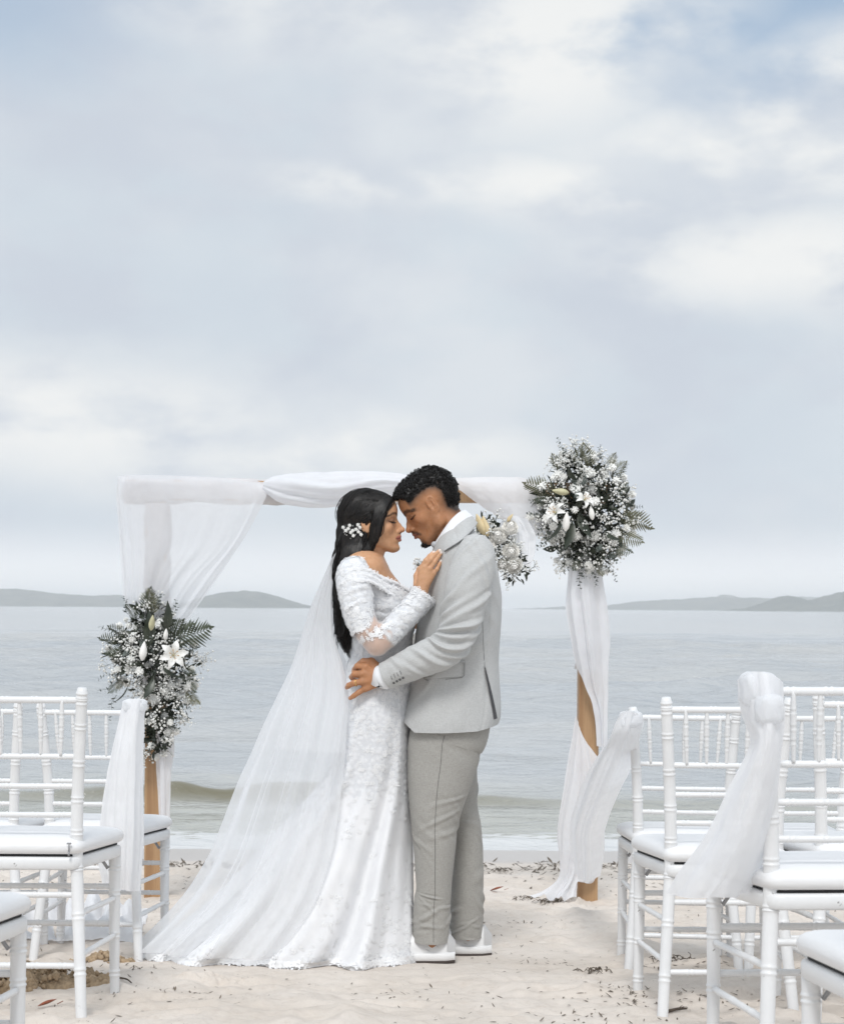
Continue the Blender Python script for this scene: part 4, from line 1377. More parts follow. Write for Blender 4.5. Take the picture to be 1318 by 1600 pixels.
class Head:
    """head space: x forwards, y to the camera's side is negative, z up, centimetres, origin between the ear canals"""
    def __init__(self, origin, pitch, scale, facing, turn=0.0):
        self.o = np.asarray(origin, float); self.s = scale
        cp, sp = math.cos(pitch), math.sin(pitch)
        f = np.array([facing * cp, 0, sp]); u = np.array([-facing * sp, 0, cp])
        l = np.array([0, 1.0, 0])
        if turn:
            ct, st = math.cos(turn), math.sin(turn)
            f, l = f * ct - l * st, l * ct + f * st
        self.R = np.stack([f, l, u], 1)
    def w(self, p):
        return self.o + (np.asarray(p, float) * self.s) @ self.R.T
    def inv(self, W_):
        return ((np.asarray(W_, float) - self.o) @ self.R) / self.s

def sculpt_head(female, neck, lip=0.0, jaw=0.0, ear=0.0):
    """signed distance head in centimetres. neck: polyline with radii, also in head space"""
    fd = Field((-13, -9.6, -20), (14, 9.6, 14.5), 0.22)
    S = lambda p: ((p[0], p[1], p[2]), (p[0], -p[1], p[2]))
    fd.ball((-1.0, 0, 4.4), (9.3, 7.4, 8.3))
    fd.ball((4.1, 0, 4.6), (5.8, 6.4, 6.0), 2.0)
    fd.ball((3.2, 0, -1.8), (5.6, 5.9, 6.0), 2.0)
    jw, jr = (4.7, 1.75) if female else (5.3, 2.0)
    for s in (-1, 1):
        fd.cone((0.6, s * jw, -1.5), (0.9, s * (jw - .1), -5.2), jr, jr, 1.5)
        fd.cone((0.9, s * (jw - .1), -5.0 if female else -5.2), (6.6, s * 1.5, -7.9 if female else -8.3), jr, jr * (.72 if female else .9), 1.6)
        fd.ball((5.3, s * 4.3, -1.2), (2.2, 1.7, 1.7) if female else (2.0, 1.6, 1.6), 1.6)
    fd.ball((6.4 + lip * .8, 0, -5.2), (2.7, 3.1, 2.8), 1.4)
    fd.ball((7.1 + jaw, 0, -8.3), (1.75, 1.6, 1.25) if female else (1.95, 2.1, 1.75), 1.2)
    if female:
        fd.cone((1, 0, -6.0), (6.4 + jaw * .8, 0, -7.9), 2.3, 1.35, 1.3)
    else:
        fd.cone((1, 0, -7.0), (6.2 + jaw * .8, 0, -8.4), 2.6, 1.8, 1.5)
    # eye sockets, brows, lids
    for s in (-1, 1):
        fd.ball((9.0, s * 3.3, 1.25), (1.7, 2.0, 1.15), 1.0, sub=True)
        fd.cone((8.55, s * 1.3, 2.55), (6.7, s * 4.9, 2.95), .55 if female else .75, .5, 1.2)
        fd.ball((6.95, s * 3.15, 1.1), (1.32, 1.40, 1.22), 0.15)
        fd.cone((8.1, s * 2.3, .55), (7.3, s * 4.35, .62), .12, .12, .12)
    # nose
    br, tip = (.48, .78) if female else (.62, .95)
    fd.cone((8.3, 0, 2.0), (9.9, 0, -.6), br, br * 1.1, .9)
    fd.cone((9.9, 0, -.6), (10.9, 0, -2.25), br * 1.1, tip * .9, .5)
    fd.ball((10.85, 0, -2.35), tip, .5)
    fd.cone((7.6, 0, 2.0), (8.3, 0, -3.0), 1.15, 1.5, .9)
    fd.cone((8.6, 0, .6), (9.4, 0, -2.4), .75, 1.0, .6)
    for s in (-1, 1):
        fd.ball((9.55, s * (1.05 if female else 1.3), -2.75), (.95, .62, .65) if female else (1.05, .75, .75), .35)
    fd.cone((10.5, 0, -2.75), (9.3, 0, -3.4), .42, .5, .4)
    for s in (-1, 1):
        fd.ball((10.05, s * .62, -3.28), (.45, .32, .35), .25, sub=True)
    # lips
    fd.cone((8.85, 0, -3.3), (9.05 + lip, 0, -4.1), .55, .5, .8)
    for s in (-1, 1):
        fd.cone((9.3 + lip, s * .35, -4.55), (8.0 + lip, s * 2.25, -5.05), .52 if female else .46, .22, .35)
        fd.cone((9.15 + lip, s * .3, -5.70), (7.95 + lip, s * 2.1, -5.15), .62 if female else .56, .22, .35)
    fd.cone((9.9 + lip, 0, -5.08), (9.2 + lip, 1.2, -5.1), .10, .10, .12, sub=True)
    fd.cone((9.9 + lip, 0, -5.08), (9.2 + lip, -1.2, -5.1), .10, .10, .12, sub=True)
    fd.cone((9.2 + lip, 1.2, -5.1), (8.2 + lip, 2.4, -5.15), .10, .07, .12, sub=True)
    fd.cone((9.2 + lip, -1.2, -5.1), (8.2 + lip, -2.4, -5.15), .10, .07, .12, sub=True)
    fd.ball((9.6 + (lip + jaw) * .5, 0, -6.9), (.7, 1.5, .5), .6, sub=True)
    # ears
    for s in (-1, 1):
        a = math.radians(12)
        rot = np.array([[math.cos(a), 0, math.sin(a)], [0, 1, 0], [-math.sin(a), 0, math.cos(a)]])
        cx, cz = -1.0 + ear, 0.5
        fd.ball((cx, s * 7.0, cz), (1.75, .62, 3.0), .35, rot)
        fd.ball((cx + .15, s * 7.62, cz + .35), (1.15, .55, 2.0), .25, rot, sub=True)
        rim = [(cx + 1.2 * math.cos(t) * 1.12 - .10 * math.sin(t), s * (7.30 + .15 * math.cos(t + 2.6)), cz + .45 + 2.45 * math.sin(t)) for t in np.linspace(-.2, 3.9, 12)]
        fd.chain(rim, [.30] * 12, .15)
        fd.chain([(cx - .5, s * 7.35, cz + 1.4), (cx - .55, s * 7.35, cz), (cx - .2, s * 7.3, cz - 1.2)], [.28] * 3, .25)
        fd.ball((cx + .95, s * 7.15, cz - .15), (.35, .3, .6), .2)
        fd.ball((cx + .45, s * 7.05, cz - 2.45), (.7, .42, .75), .3)
    for (a, ra), (b_, rb) in zip(neck[:-1], neck[1:]):
        fd.cone(a, b_, ra, rb, 1.4)
    return fd

def paint_head(L, skin, lips, female, lip=0.0, hair_dark=(0.012, 0.010, 0.009)):
    """base colour per vertex from head space positions L (n,3)"""
    n = len(L)
    q = VN(5)
    x, y, z = L.T
    col = np.tile(np.array(skin), (n, 1))
    col *= (1 + 0.05 * q.fbm(x * .8, y * .8, z * .8, 4))[:, None]
    def put(mask, c):
        mask = np.clip(mask, 0, 1)[:, None]
        col[:] = col * (1 - mask) + np.array(c) * mask
    YZ = np.stack([np.abs(y), z], 1)
    front = np.clip((x - 5.0) / 1.0, 0, 1)
    def d2(pts):          # distance seen from the front of the face
        return seg_dist(YZ, pts)
    put(0.22 * np.exp(-(((x - 10.5) / 1.3) ** 2 + (y / 1.8) ** 2 + ((z + 2.4) / 1.3) ** 2)), (skin[0] * 1.0, skin[1] * .72, skin[2] * .68))
    put(0.22 * np.exp(-(((x - 6) / 2.2) ** 2 + ((np.abs(y) - 4.6) / 2) ** 2 + ((z + 1.6) / 2) ** 2)), (skin[0] * 1.02, skin[1] * .76, skin[2] * .72))
    lipd = np.minimum(d2([(0, -4.72), (1.1, -4.62), (2.2, -5.08)]), d2([(0, -5.62), (1.1, -5.52), (2.1, -5.15)]))
    put(0.85 * np.clip((0.60 - lipd) / .25, 0, 1) * (x > 6.8), lips)
    put(0.8 * np.clip((.22 - d2([(0, -5.1), (1.2, -5.12), (2.45, -5.18)])) / .16, 0, 1) * (x > 6.8), tuple(c * .25 for c in lips))
    if female:
        bl, bw = [(1.4, 2.75), (3.0, 3.3), (4.6, 3.2), (5.8, 2.4)], .36
    else:
        bl, bw = [(1.0, 2.45), (3.0, 3.1), (4.7, 3.05), (5.9, 2.2)], .58
    put(0.95 * np.clip((bw * 1.5 - d2(bl)) / (bw * .8), 0, 1) * front * (0.80 + .3 * q(x * 6, y * 6, z * 3)), hair_dark)
    put(0.97 * np.clip(((.34 if female else .26) - d2([(1.9, .42), (3.1, .12), (4.3, .32), (5.1, .62)])) / .14, 0, 1) * front, (0.010, 0.008, 0.007))
    if female:      # eye shadow, darker at the outer corner
        put(0.62 * np.clip((1.25 - d2([(2.3, .9), (4.2, 1.1), (5.2, .9)])) / .9, 0, 1) * front, (0.15, 0.07, 0.045))
    else:
        put(0.30 * np.clip((1.1 - d2([(2.3, .8), (4.2, .8)])) / .8, 0, 1) * front, (0.20, 0.10, 0.065))
    put(0.20 * np.clip((1.0 - d2([(2.0, -.4), (3.8, -.9)])) / .7, 0, 1) * front, (skin[0] * .6, skin[1] * .5, skin[2] * .5))
    for s in (-1, 1):
        put(0.8 * np.clip((.50 - seg_dist(L, [(10.1, s * .62, -3.25), (9.8, s * .75, -3.2)])) / .2, 0, 1), (0.05, 0.02, 0.015))
    return col, put
def lashes(H, parent, mat, n=16, L=.55, lift=.15):
    """a fan of lashes on each closed lid"""
    mb = MB()
    for s in (-1, 1):
        for k in range(n):
            t = k / (n - 1)
            yy = 2.0 + 3.0 * t
            x0 = 8.45 - 1.3 * t ** 1.6
            p = np.array((x0, s * yy, .42 - .35 * math.sin(3.14 * t) + .2 * t))
            d = np.array((.75, s * (.1 + .55 * t), -.50))
            pts = [p, p + d * L * .5, p + d * L + np.array((0, 0, lift))]
            v, f = tube(H.w(np.array(pts)), [.0007, .0006, .0002], 3, False)
            mb.put(v, f)
    o = add('eyelashes', mb.mesh(), mat, parent)
    return o

M_SKIN, nt, b = new_mat('skin')
blot = nt.smooth(nt.noise(nt.coords('Object'), 75, 6, .7), .35, .70)
hsv = nt.node('ShaderNodeHueSaturation'); hsv.inputs['Saturation'].default_value = 1.12; hsv.inputs['Value'].default_value = .86
nt.l.new(nt.attr('paint', 'Color'), hsv.inputs['Color'])
nt.l.new(nt.mix(nt.math('MULTIPLY', blot, .7), nt.attr('paint', 'Color'), hsv.outputs[0]), b.inputs['Base Color'])
b.inputs['Roughness'].default_value = 0.47
b.inputs['Specular IOR Level'].default_value = 0.4
b.inputs['Subsurface Weight'].default_value = 0.12
b.inputs['Subsurface Radius'].default_value = (0.010, 0.004, 0.002)
b.inputs['Subsurface Scale'].default_value = 0.5
pp = nt.math('ADD', nt.noise(nt.coords('Object'), 420, 3), nt.math('MULTIPLY', nt.noise(nt.coords('Object'), 95, 4), .8))
nt.l.new(nt.bump(pp, 0.28, 0.0012), b.inputs['Normal'])

def person_mesh(parts):
    """parts: list of (verts, faces, colours) joined into one mesh"""
    V, Fc, Cc, n = [], [], [], 0
    for v, f, c in parts:
        V.append(v); Fc.append(f + n); Cc.append(c); n += len(v)
    me = mesh(np.vstack(V), np.vstack(Fc))
    Cc = np.vstack(Cc)
    a = me.color_attributes.new('paint', 'FLOAT_COLOR', 'POINT')
    a.data.foreach_set('color', np.concatenate([np.clip(Cc, 0, 1), np.ones((len(Cc), 1))], 1).astype(np.float32).ravel())
    return me

def sculpt_hand(wrist, knuckles, fingers, thumb, palm_r, h=0.0013, k=0.006, arm=None, arm_r=None):
    """knuckles: four points across the hand; fingers: four lists of three joints past the knuckle; thumb: its joints from the wrist side"""
    allp = np.vstack([wrist, *knuckles, *[np.vstack(f) for f in fingers], np.vstack(thumb)] + ([np.vstack(arm)] if arm is not None else []))
    fd = Field(allp.min(0) - .045, allp.max(0) + .045, h)
    w = np.asarray(wrist, float)
    if arm is not None:
        fd.chain(arm, arm_r, 0.02)
    for i, kn in enumerate(knuckles):
        kn = np.asarray(kn, float)
        fd.cone(w + (kn - w) * .12, kn, palm_r * 1.15, palm_r * .86, .014)
    for f, kn, r in zip(fingers, knuckles, (.0092, .0096, .0090, .0078)):
        r = r * palm_r / .0125
        pts = [kn] + list(f)
        rr = [r * 1.08, r, r * .90, r * .74][:len(pts)]
        fd.chain([np.asarray(p, float) for p in pts], rr, .0035)
    tr = [palm_r * 1.1, palm_r * .95, palm_r * .84, palm_r * .64][:len(thumb)]
    fd.chain([np.asarray(p, float) for p in thumb], tr, .006)
    return fd
# ------------------------------------------------------------------ the groom
SKIN_M = (0.44, 0.215, 0.112)
gh = Head(C(676.5, 793), math.radians(-31), 0.0106, -1)
groom_at = P(700, 1500, YC)
groom = empty('person', (groom_at.x, YC, gz(YC)))
tag(groom, 'man in light grey suit and white trainers resting his forehead on the bride', 'person')

neckw = [(C(694, 800), .052), (C(706, 826), .058), (C(722, 862), .068)]
fd = sculpt_head(False, [(gh.inv(p), r / gh.s) for p, r in neckw], 1.0, .15, 1.0)
V, Fc = fd.surface(1)
col, put = paint_head(V, SKIN_M, (0.27, 0.11, 0.085), False, 1.0)
# short sides fading into the skin, beard on the chin, moustache
x, y, z = V.T
q = VN(8)
HAIRLINE = [(609, 776), (612, 782), (622, 779), (630, 781), (640, 786), (645, 780), (655, 770), (667, 762), (680, 761), (690, 767), (696, 779), (700, 792), (712, 797), (721, 790), (724, 760), (716, 728), (660, 712), (612, 735)]
hp = [tuple(gh.inv(C(*p_))[[0, 2]]) for p_ in HAIRLINE]
dh = poly_dist(x, z, hp)
put(0.96 * np.clip((3.4 - dh) / 3.2, 0, 1) ** 1.7 * np.clip((7.4 - x) / .8, 0, 1) * (z > -6), (0.024, 0.018, 0.015))
chin = np.exp(-(((x - 8.0) / 1.7) ** 2 + (y / 2.2) ** 2 + ((z + 8.6) / 1.5) ** 2))
put(np.clip(chin * 1.6, 0, .95), (0.016, 0.012, 0.010))
mo = np.minimum(seg_dist(V, [(10.2, .3, -3.95), (9.3, 2.1, -4.4), (8.2, 2.6, -5.6)]), seg_dist(V, [(10.2, -.3, -3.95), (9.3, -2.1, -4.4), (8.2, -2.6, -5.6)]))
put(0.72 * np.clip((.75 - mo) / .5, 0, 1), (0.03, 0.022, 0.018))
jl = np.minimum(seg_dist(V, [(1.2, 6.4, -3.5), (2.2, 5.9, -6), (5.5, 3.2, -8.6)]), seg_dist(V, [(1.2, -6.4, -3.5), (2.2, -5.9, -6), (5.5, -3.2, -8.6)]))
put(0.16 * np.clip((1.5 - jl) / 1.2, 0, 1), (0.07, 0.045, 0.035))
parts = [(gh.w(V), Fc, col)]

# body under the clothes
bd = Field((0.02, YC - .36, -.06), (0.42, YC + .36, 1.45), 0.009)
bd.chain([C(722, 850), C(725, 940), C(722, 1040), C(712, 1110)], [.09, .105, .10, .10], .05)
for s in (-1, 1):
    bd.cone(C(722, 858), C(730, 872, s * .17), .06, .055, .03)
    bd.cone(C(722, 920, s * .06), C(718, 1030, s * .06), .085, .08, .04)
bd.chain([C(700, 1130, -.09), C(688, 1290, -.1), C(675, 1450, -.1), C(674, 1485, -.1)], [.07, .05, .04, .038], .03)
bd.chain([C(712, 1130, .09), C(727, 1290, .1), C(728, 1440, .1), C(731, 1475, .1)], [.07, .045, .04, .038], .03)
Vb, Fb = bd.surface(1)
parts.append((Vb, Fb, np.tile(np.array(SKIN_M), (len(Vb), 1))))

# left hand on the bride's hip, fingers curling away round her back
D = -.185
hw_ = C(602, 1060, D)
kn = [C(571, 1042, D - .012), C(566, 1053, D - .018), C(566, 1065, D - .018), C(570, 1076, D - .010)]
fg = [[C(558, 1041, D + .004), C(555, 1045, D + .030), C(556, 1049, D + .048)],
      [C(554, 1053, D - .006), C(550, 1058, D + .022), C(551, 1061, D + .044)],
      [C(553, 1067, D - .014), C(545, 1071, D + .000), C(542, 1074, D + .014)],
      [C(560, 1082, D - .010), C(553, 1087, D - .006), C(547, 1091, D + .000)]]
th = [C(594, 1046, D - .006), C(580, 1034, D + .002), C(568, 1034, D + .018), C(561, 1037, D + .030)]
fh = sculpt_hand(hw_, kn, fg, th, .0145, 0.0014, .006, [C(640, 1040, D + .01), C(612, 1056, D)], [.030, .026])
Vh, Fh = fh.surface(1)
q = VN(15)
ch = np.tile(np.array(SKIN_M) * 1.08, (len(Vh), 1)) * (1 + .07 * q.fbm(Vh[:, 0] * 60, Vh[:, 1] * 60, Vh[:, 2] * 60, 3))[:, None]
for k_ in kn:
    dd = np.linalg.norm(Vh - k_, axis=1)
    ch *= (1 - .22 * np.exp(-(dd / .012) ** 2))[:, None]
for f in fg:
    ch = ch + (np.array((.42, .25, .18)) - ch) * (0.6 * np.exp(-(np.linalg.norm(Vh - f[-1], axis=1) / .008) ** 2))[:, None]
parts.append((Vh, Fh, ch))
# right arm round the bride's far side
fa = Field((-.35, YC + .02, .72), (.35, YC + .40, 1.3), 0.006)
fa.chain([C(724, 880, .19), C(672, 1000, .27), C(585, 1050, .20)], [.05, .045, .032], .02)
for i in range(4):
    fa.chain([C(585, 1050, .20), C(560, 1040 + 9 * i, .19), C(545, 1042 + 10 * i, .15)], [.018, .012, .009], .008)
Vr, Fr = fa.surface(1)
parts.append((Vr, Fr, np.tile(np.array(SKIN_M), (len(Vr), 1))))
body = add('body', person_mesh(parts), M_SKIN, groom)

# hair: a cap of tight curls, short at the sides
M_HAIR, nt, b = new_mat('black_hair')
b.inputs['Base Color'].default_value = (0.010, 0.009, 0.0085, 1)
b.inputs['Roughness'].default_value = 0.42
b.inputs['Specular IOR Level'].default_value = 0.45
b.inputs['Specular IOR Level'].default_value = 0.25
hd = Field((-13, -9.6, -8), (14, 9.6, 17), 0.3)
hd.ball((-1.0, 0, 5.0), (9.7, 7.5, 8.6))
hd.ball((4.6, 0, 6.8), (6.2, 6.6, 5.2), 2.5)
hd.ball((-4.8, 0, 3.2), (5.2, 6.0, 7.6), 2.0)
X_, Y_, Z_ = hd.xyz((slice(None),) * 3)
pd = poly_dist(X_[:, :, :], Z_[:, :, :] , hp)
hd.d = np.maximum(hd.d, pd).astype(np.float32)
Vx, Fx = hd.surface(3)
q = VN(21)
nrm = Vx - np.array((0, 0, 3.0)); nrm /= np.linalg.norm(nrm, axis=1)[:, None]
Vx = Vx + nrm * (0.32 * q.fbm(Vx[:, 0] * 1.3, Vx[:, 1] * 1.3, Vx[:, 2] * 1.3, 3) - .25)[:, None]
hair = add('hair', mesh(gh.w(Vx), Fx), M_HAIR, groom)
mb = MB()
rr = random.Random(3)
sel = [i for i in range(len(Vx)) if not (Vx[i][1] > 4.5)]
for _ in range(1500):
    i = rr.choice(sel)
    c, n_ = Vx[i], Vector(nrm[i])
    if c[1] > 2 and rr.random() < .6:
        continue
    R_ = rr.uniform(.36, .70)
    ax = Vector((rr.gauss(0, 1), rr.gauss(0, 1), rr.gauss(0, 1))).normalized()
    u = ax.orthogonal().normalized(); v_ = ax.cross(u)
    k = 10
    tw = rr.uniform(1.1, 1.6)
    pts = [np.array(c) + np.array(n_) * rr.uniform(.0, .18) + np.array(u * math.cos(6.283 * tw * j / k) + v_ * math.sin(6.283 * tw * j / k)) * R_ * (1 - .3 * j / k) + np.array(ax) * (.55 * j / k) for j in range(k)]
    v, f = tube(gh.w(np.array(pts)), .0012, 4, False)
    mb.put(v, f)
for k in range(220):            # short goatee hairs
    c = np.array((rr.gauss(8.0, .75), rr.gauss(0, 1.1), -9.3 + rr.gauss(0, .35)))
    d = .45 * np.array((.55 + rr.gauss(0, .35), rr.gauss(0, .3), -1.0))
    v, f = tube(gh.w(np.array([c, c + d * .55, c + d * 1.0 + np.array((rr.gauss(0, .12), 0, 0))])), [.0008, .0007, .0003], 3, False)
    mb.put(v, f)
curls = add('curls', mb.mesh(), M_HAIR, hair)
tag(curls, kind='stuff')
gd = Field((3, -4, -13), (12, 4, -5), 0.22)
gd.ball((8.3, 0, -9.2), (1.7, 1.9, 1.25))
gd.ball((6.4, 0, -9.7), (2.0, 1.9, .95), .8)
gv, gf = gd.surface(2)
qn = VN(33); gv = gv + (gv - np.array((8.1, 0, -9.3))) * (.12 * qn.fbm(gv[:, 0] * 2.5, gv[:, 1] * 2.5, gv[:, 2] * 2.5, 3))[:, None]
add('beard', mesh(gh.w(gv), gf), M_HAIR, groom)

lashes(gh, groom, M_HAIR)

# ---- cloth
def suit_mat(name, a, b_, weave=620):
    m, nt, bs = new_mat(name)
    co = nt.coords('UV')
    ob = nt.coords('Object')
    n1_ = nt.noise(nt.mapping(ob, (1, 1, .12)), 700, 2, .6)
    n2_ = nt.noise(nt.mapping(ob, (.12, .12, 1)), 700, 2, .6)
    f = nt.math('MULTIPLY', nt.math('ADD', n1_, n2_), .5)
    c = nt.mix(nt.smooth(f, .40, .60), a, b_)
    c = nt.mix(nt.math('MULTIPLY', nt.smooth(nt.noise(ob, 5, 4), .35, .7), .25), c, tuple(q_ * .9 for q_ in a))
    nt.l.new(c, bs.inputs['Base Color'])
    bs.inputs['Roughness'].default_value = .85
    bs.inputs['Sheen Weight'].default_value = .06
    bs.inputs['Specular IOR Level'].default_value = .2
    nt.l.new(nt.bump(f, .12, .0006), bs.inputs['Normal'])
    return m
M_SUIT = suit_mat('light_grey_suiting', (0.46, 0.465, 0.46), (0.545, 0.55, 0.545))
M_TROU = suit_mat('grey_trouser_cloth', (0.33, 0.32, 0.298), (0.405, 0.395, 0.37))
M_VENT_GAP = simple_mat('dark_vent_gap', (0.05, 0.05, 0.055), .6)
M_SHIRT = simple_mat('white_shirt', (0.80, 0.81, 0.83), .7, .15, 90)
M_STITCH_SHADE = simple_mat('dark_stitch_and_shade', (0.10, 0.10, 0.10), .8)  # stitching, and the painted shadow line round the pocket flap

def body_loft(name, lv, n=150, nr=120, ex=2.5, disp=None, mat=None, parent=None, taper=None, mid=0.0):
    """stacked rings: lv rows (py, front px, back px, half depth m, middle dy). theta 0 points at the camera, positive towards +x"""
    c = catmull([(a, f, b_, h, m_) for a, f, b_, h, m_ in lv], n)
    th = np.linspace(0, 2 * math.pi, nr, endpoint=False)[None, :]
    s = np.linspace(0, 1, n)[:, None]
    sx, cy = np.sin(th), -np.cos(th)
    kx = np.sign(sx) * np.abs(sx) ** (2 / ex); ky = np.sign(cy) * np.abs(cy) ** (2 / ex)
    xa = np.minimum(c[:, 1], c[:, 2]); xb = np.maximum(c[:, 1], c[:, 2])
    cx = ((xa + xb) / 2)[:, None]; hx = ((xb - xa) / 2)[:, None]
    hy = c[:, 3:4]; my = c[:, 4:5]
    pxs = cx + hx * kx
    dys = my + hy * ky
    if disp is not None:
        dpx, ddy = disp(s, th, kx, ky)
        pxs = pxs + dpx; dys = dys + ddy
    YY = YC + dys
    dx, dy = pxs - CX, CY - c[:, 0:1]
    # rings are level: the row height is read at the body's middle distance
    G = np.stack([(dx * ca - dy * sa) * YC / F + 0 * YY, YY, CAMZ + (dx * sa * 0 + dy * ca + (cx - CX) * sa) * YC / F + 0 * YY], -1)
    uv = np.stack([th / 6.283 + 0 * s, s + 0 * th], -1).reshape(-1, 2)
    me = mesh(G.reshape(-1, 3), grid_faces(nr, n, True), uv)
    return add(name, me, mat, parent), G

def limb_loft(name, path, n=140, nr=72, folds=(), seed=0, mat=None, parent=None, amp=.0010, flat=1.0):
    """tube of cloth along path rows (px, py, dy, half width in the picture m, half depth m). folds: (s0, theta0, slope, width s, reach theta, height m)"""
    pts = []
    for px, py, dy, rw, rd in path:
        p = C(px, py, dy)
        pts.append((*p, rw, rd))
    c = catmull(pts, n)
    p = c[:, :3]
    t = np.gradient(p, axis=0); t /= np.linalg.norm(t, axis=1)[:, None]
    vw = np.array([0, -1.0, 0])
    sd_ = np.cross(t, vw); sd_ /= np.linalg.norm(sd_, axis=1)[:, None]
    up = np.cross(sd_, t)
    th = np.linspace(0, 2 * math.pi, nr, endpoint=False)[None, :]
    s = np.linspace(0, 1, n)[:, None]
    q = VN(seed + 400)
    f = amp * q.fbm(s * 14, np.cos(th) * 1.5, np.sin(th) * 1.5, 3)
    for s0, t0, sl, ws, rt, hgt in folds:
        dth = (th - t0 + math.pi) % (2 * math.pi) - math.pi
        d = (s - s0 - sl * dth) / ws
        f = f + hgt * (np.exp(-d * d) - .55 * np.exp(-((d + 1.5) / .9) ** 2) - .35 * np.exp(-((d - 1.6) / 1.0) ** 2)) * np.exp(-(dth / rt) ** 2)
    G = p[:, None, :] + (np.cos(th) * (c[:, 4:5] + f))[..., None] * up[:, None, :] + (np.sin(th) * (c[:, 3:4] + f))[..., None] * sd_[:, None, :]
    uv = np.stack([th / 6.283 + 0 * s, s + 0 * th], -1).reshape(-1, 2)
    return add(name, mesh(G.reshape(-1, 3), grid_faces(nr, n, True), uv), mat, parent), G

# trousers
def trouser_folds(seed, knee=.47):
    r = random.Random(seed)
    F_ = []
    for _ in range(9):
        F_.append((knee + r.gauss(0, .07), r.uniform(-1.4, 1.4), r.uniform(-.10, .10), r.uniform(.007, .014), r.uniform(.3, .8), r.uniform(.002, .0055)))
    for _ in range(11):
        F_.append((.90 + r.gauss(0, .05), r.uniform(-1.6, 1.6), r.uniform(-.07, .07), r.uniform(.007, .013), r.uniform(.3, .8), r.uniform(.002, .0065)))
    for _ in range(6):
        F_.append((.12 + r.gauss(0, .07), r.uniform(-1.2, 1.2), r.uniform(-.10, .10), r.uniform(.012, .03), r.uniform(.4, .8), r.uniform(.001, .0025)))
    return F_
def W2(a, b_):      # half width in metres between two photo x
    return abs(b_ - a) / 2 * PXM
tr = empty('trousers', (groom_at.x, YC, .6)); tr.parent = groom; tr.matrix_parent_inverse = world_of(groom).inverted()
near = [(704.0, 1100, -0.085, W2(640, 768), 0.1), (701.5, 1140, -0.087, W2(640, 763), 0.104), (695.0, 1160, -0.087, W2(638, 752), 0.102), (691.5, 1186, -0.088, W2(637, 746), 0.099), (685.0, 1226, -0.090, W2(637, 733), 0.093), (681.5, 1254, -0.091, W2(639, 724), 0.087), (678.75, 1291, -0.093, W2(643, 714.5), 0.081), (678.5, 1325, -0.094, W2(646, 711), 0.078), (677.75, 1371, -0.096, W2(649.5, 706), 0.074), (677.25, 1392, -0.097, W2(650, 704.5), 0.072), (674.75, 1410, -0.098, W2(646.5, 703), 0.072), (673.5, 1440, -0.099, W2(645, 702), 0.072), (673.0, 1470, -0.100, W2(645, 701), 0.071)]
lg1, G1 = limb_loft('trouser_leg', near, 170, 96, trouser_folds(1), 1, M_TROU, tr)
far = [(713.0, 1100, 0.085, W2(660, 766), 0.095), (712.0, 1140, 0.087, W2(662, 762), 0.098), (708.0, 1165, 0.088, W2(664, 752), 0.096), (707.5, 1190, 0.089, W2(668, 747), 0.092), (713.0, 1220, 0.090, W2(680, 746), 0.088), (718.25, 1262, 0.092, W2(690, 746.5), 0.084), (726.0, 1294, 0.093, W2(700, 752), 0.08), (729.5, 1340, 0.095, W2(704, 755), 0.076), (729.5, 1400, 0.097, W2(703, 756), 0.073), (728.5, 1435, 0.099, W2(702, 755), 0.072), (728.0, 1462, 0.100, W2(702, 754), 0.072)]
lg2, G2 = limb_loft('trouser_leg', far, 170, 96, trouser_folds(5), 2, M_TROU, tr)
def on_loft(G, frac_fn, i0, i1, lift):
    """a line down a limb: frac_fn(i) is the fractional column"""
    out = []
    for i in range(i0, i1):
        c_ = frac_fn(i) % G.shape[1]
        a, t_ = int(c_), c_ - int(c_)
        out.append(G[i, a] * (1 - t_) + G[i, (a + 1) % G.shape[1]] * t_ + np.array((0, -lift, 0)))
    return out
seam = on_loft(G1, lambda i: 2.0 - 4.0 * i / 168, 18, 168, .0006)
v, f = tube(seam, .0007, 4); add('side_seam', mesh(v, f), M_STITCH_SHADE, lg1)

# jacket body
def jk(s, th, kx, ky):
    q = VN(77)
    a = (th + math.pi) % (2 * math.pi) - math.pi          # 0 at the camera side, + towards the back
    dp = 1.6 * q.fbm(s * 3, np.cos(th) * 1.2, np.sin(th) * 1.2, 3) * np.clip(s * 2, 0.2, 1) + 1.5 * q.fbm(s * 9 + np.sin(th), np.cos(th) * 2, np.sin(th) * 2, 2) * np.exp(-((s - .42) / .16) ** 2)
    dd = .005 * q.fbm(s * 5, np.cos(th) * 2, np.sin(th) * 2 + 9, 3)
    # side seam groove and waist drag lines
    g = np.exp(-((a - .72 + .10 * s) / .022) ** 2) * (s > .28)
    dd = dd + .0035 * g
    for s0, a0, sl, wd, rt, hg in ((.50, .9, .10, .016, .45, .005), (.56, .8, .08, .014, .4, .004), (.44, 1.1, .14, .018, .5, .006), (.62, .5, -.06, .016, .5, .004), (.38, 1.35, .16, .016, .4, .005), (.70, -.4, -.2, .02, .5, .004)):
        dd = dd - 1.6 * hg * np.exp(-((s - s0 - sl * (a - a0)) / wd) ** 2) * np.exp(-((a - a0) / rt) ** 2)
    return dp, dd
lvl = [(816, 708, 726, .045, 0), (824, 699, 735, .078, 0), (834, 690, 745, .122, 0), (847, 681, 755, .178, 0), (864, 674, 767, .208, 0), (890, 668, 777, .214, 0), (930, 660, 782, .208, 0), (980, 651, 782, .198, 0), (1030, 645, 779, .192, 0),
       (1070, 640, 781, .195, 0), (1100, 630, 783, .202, 0), (1122, 623, 782, .207, 0), (1136, 622, 779, .209, 0)]
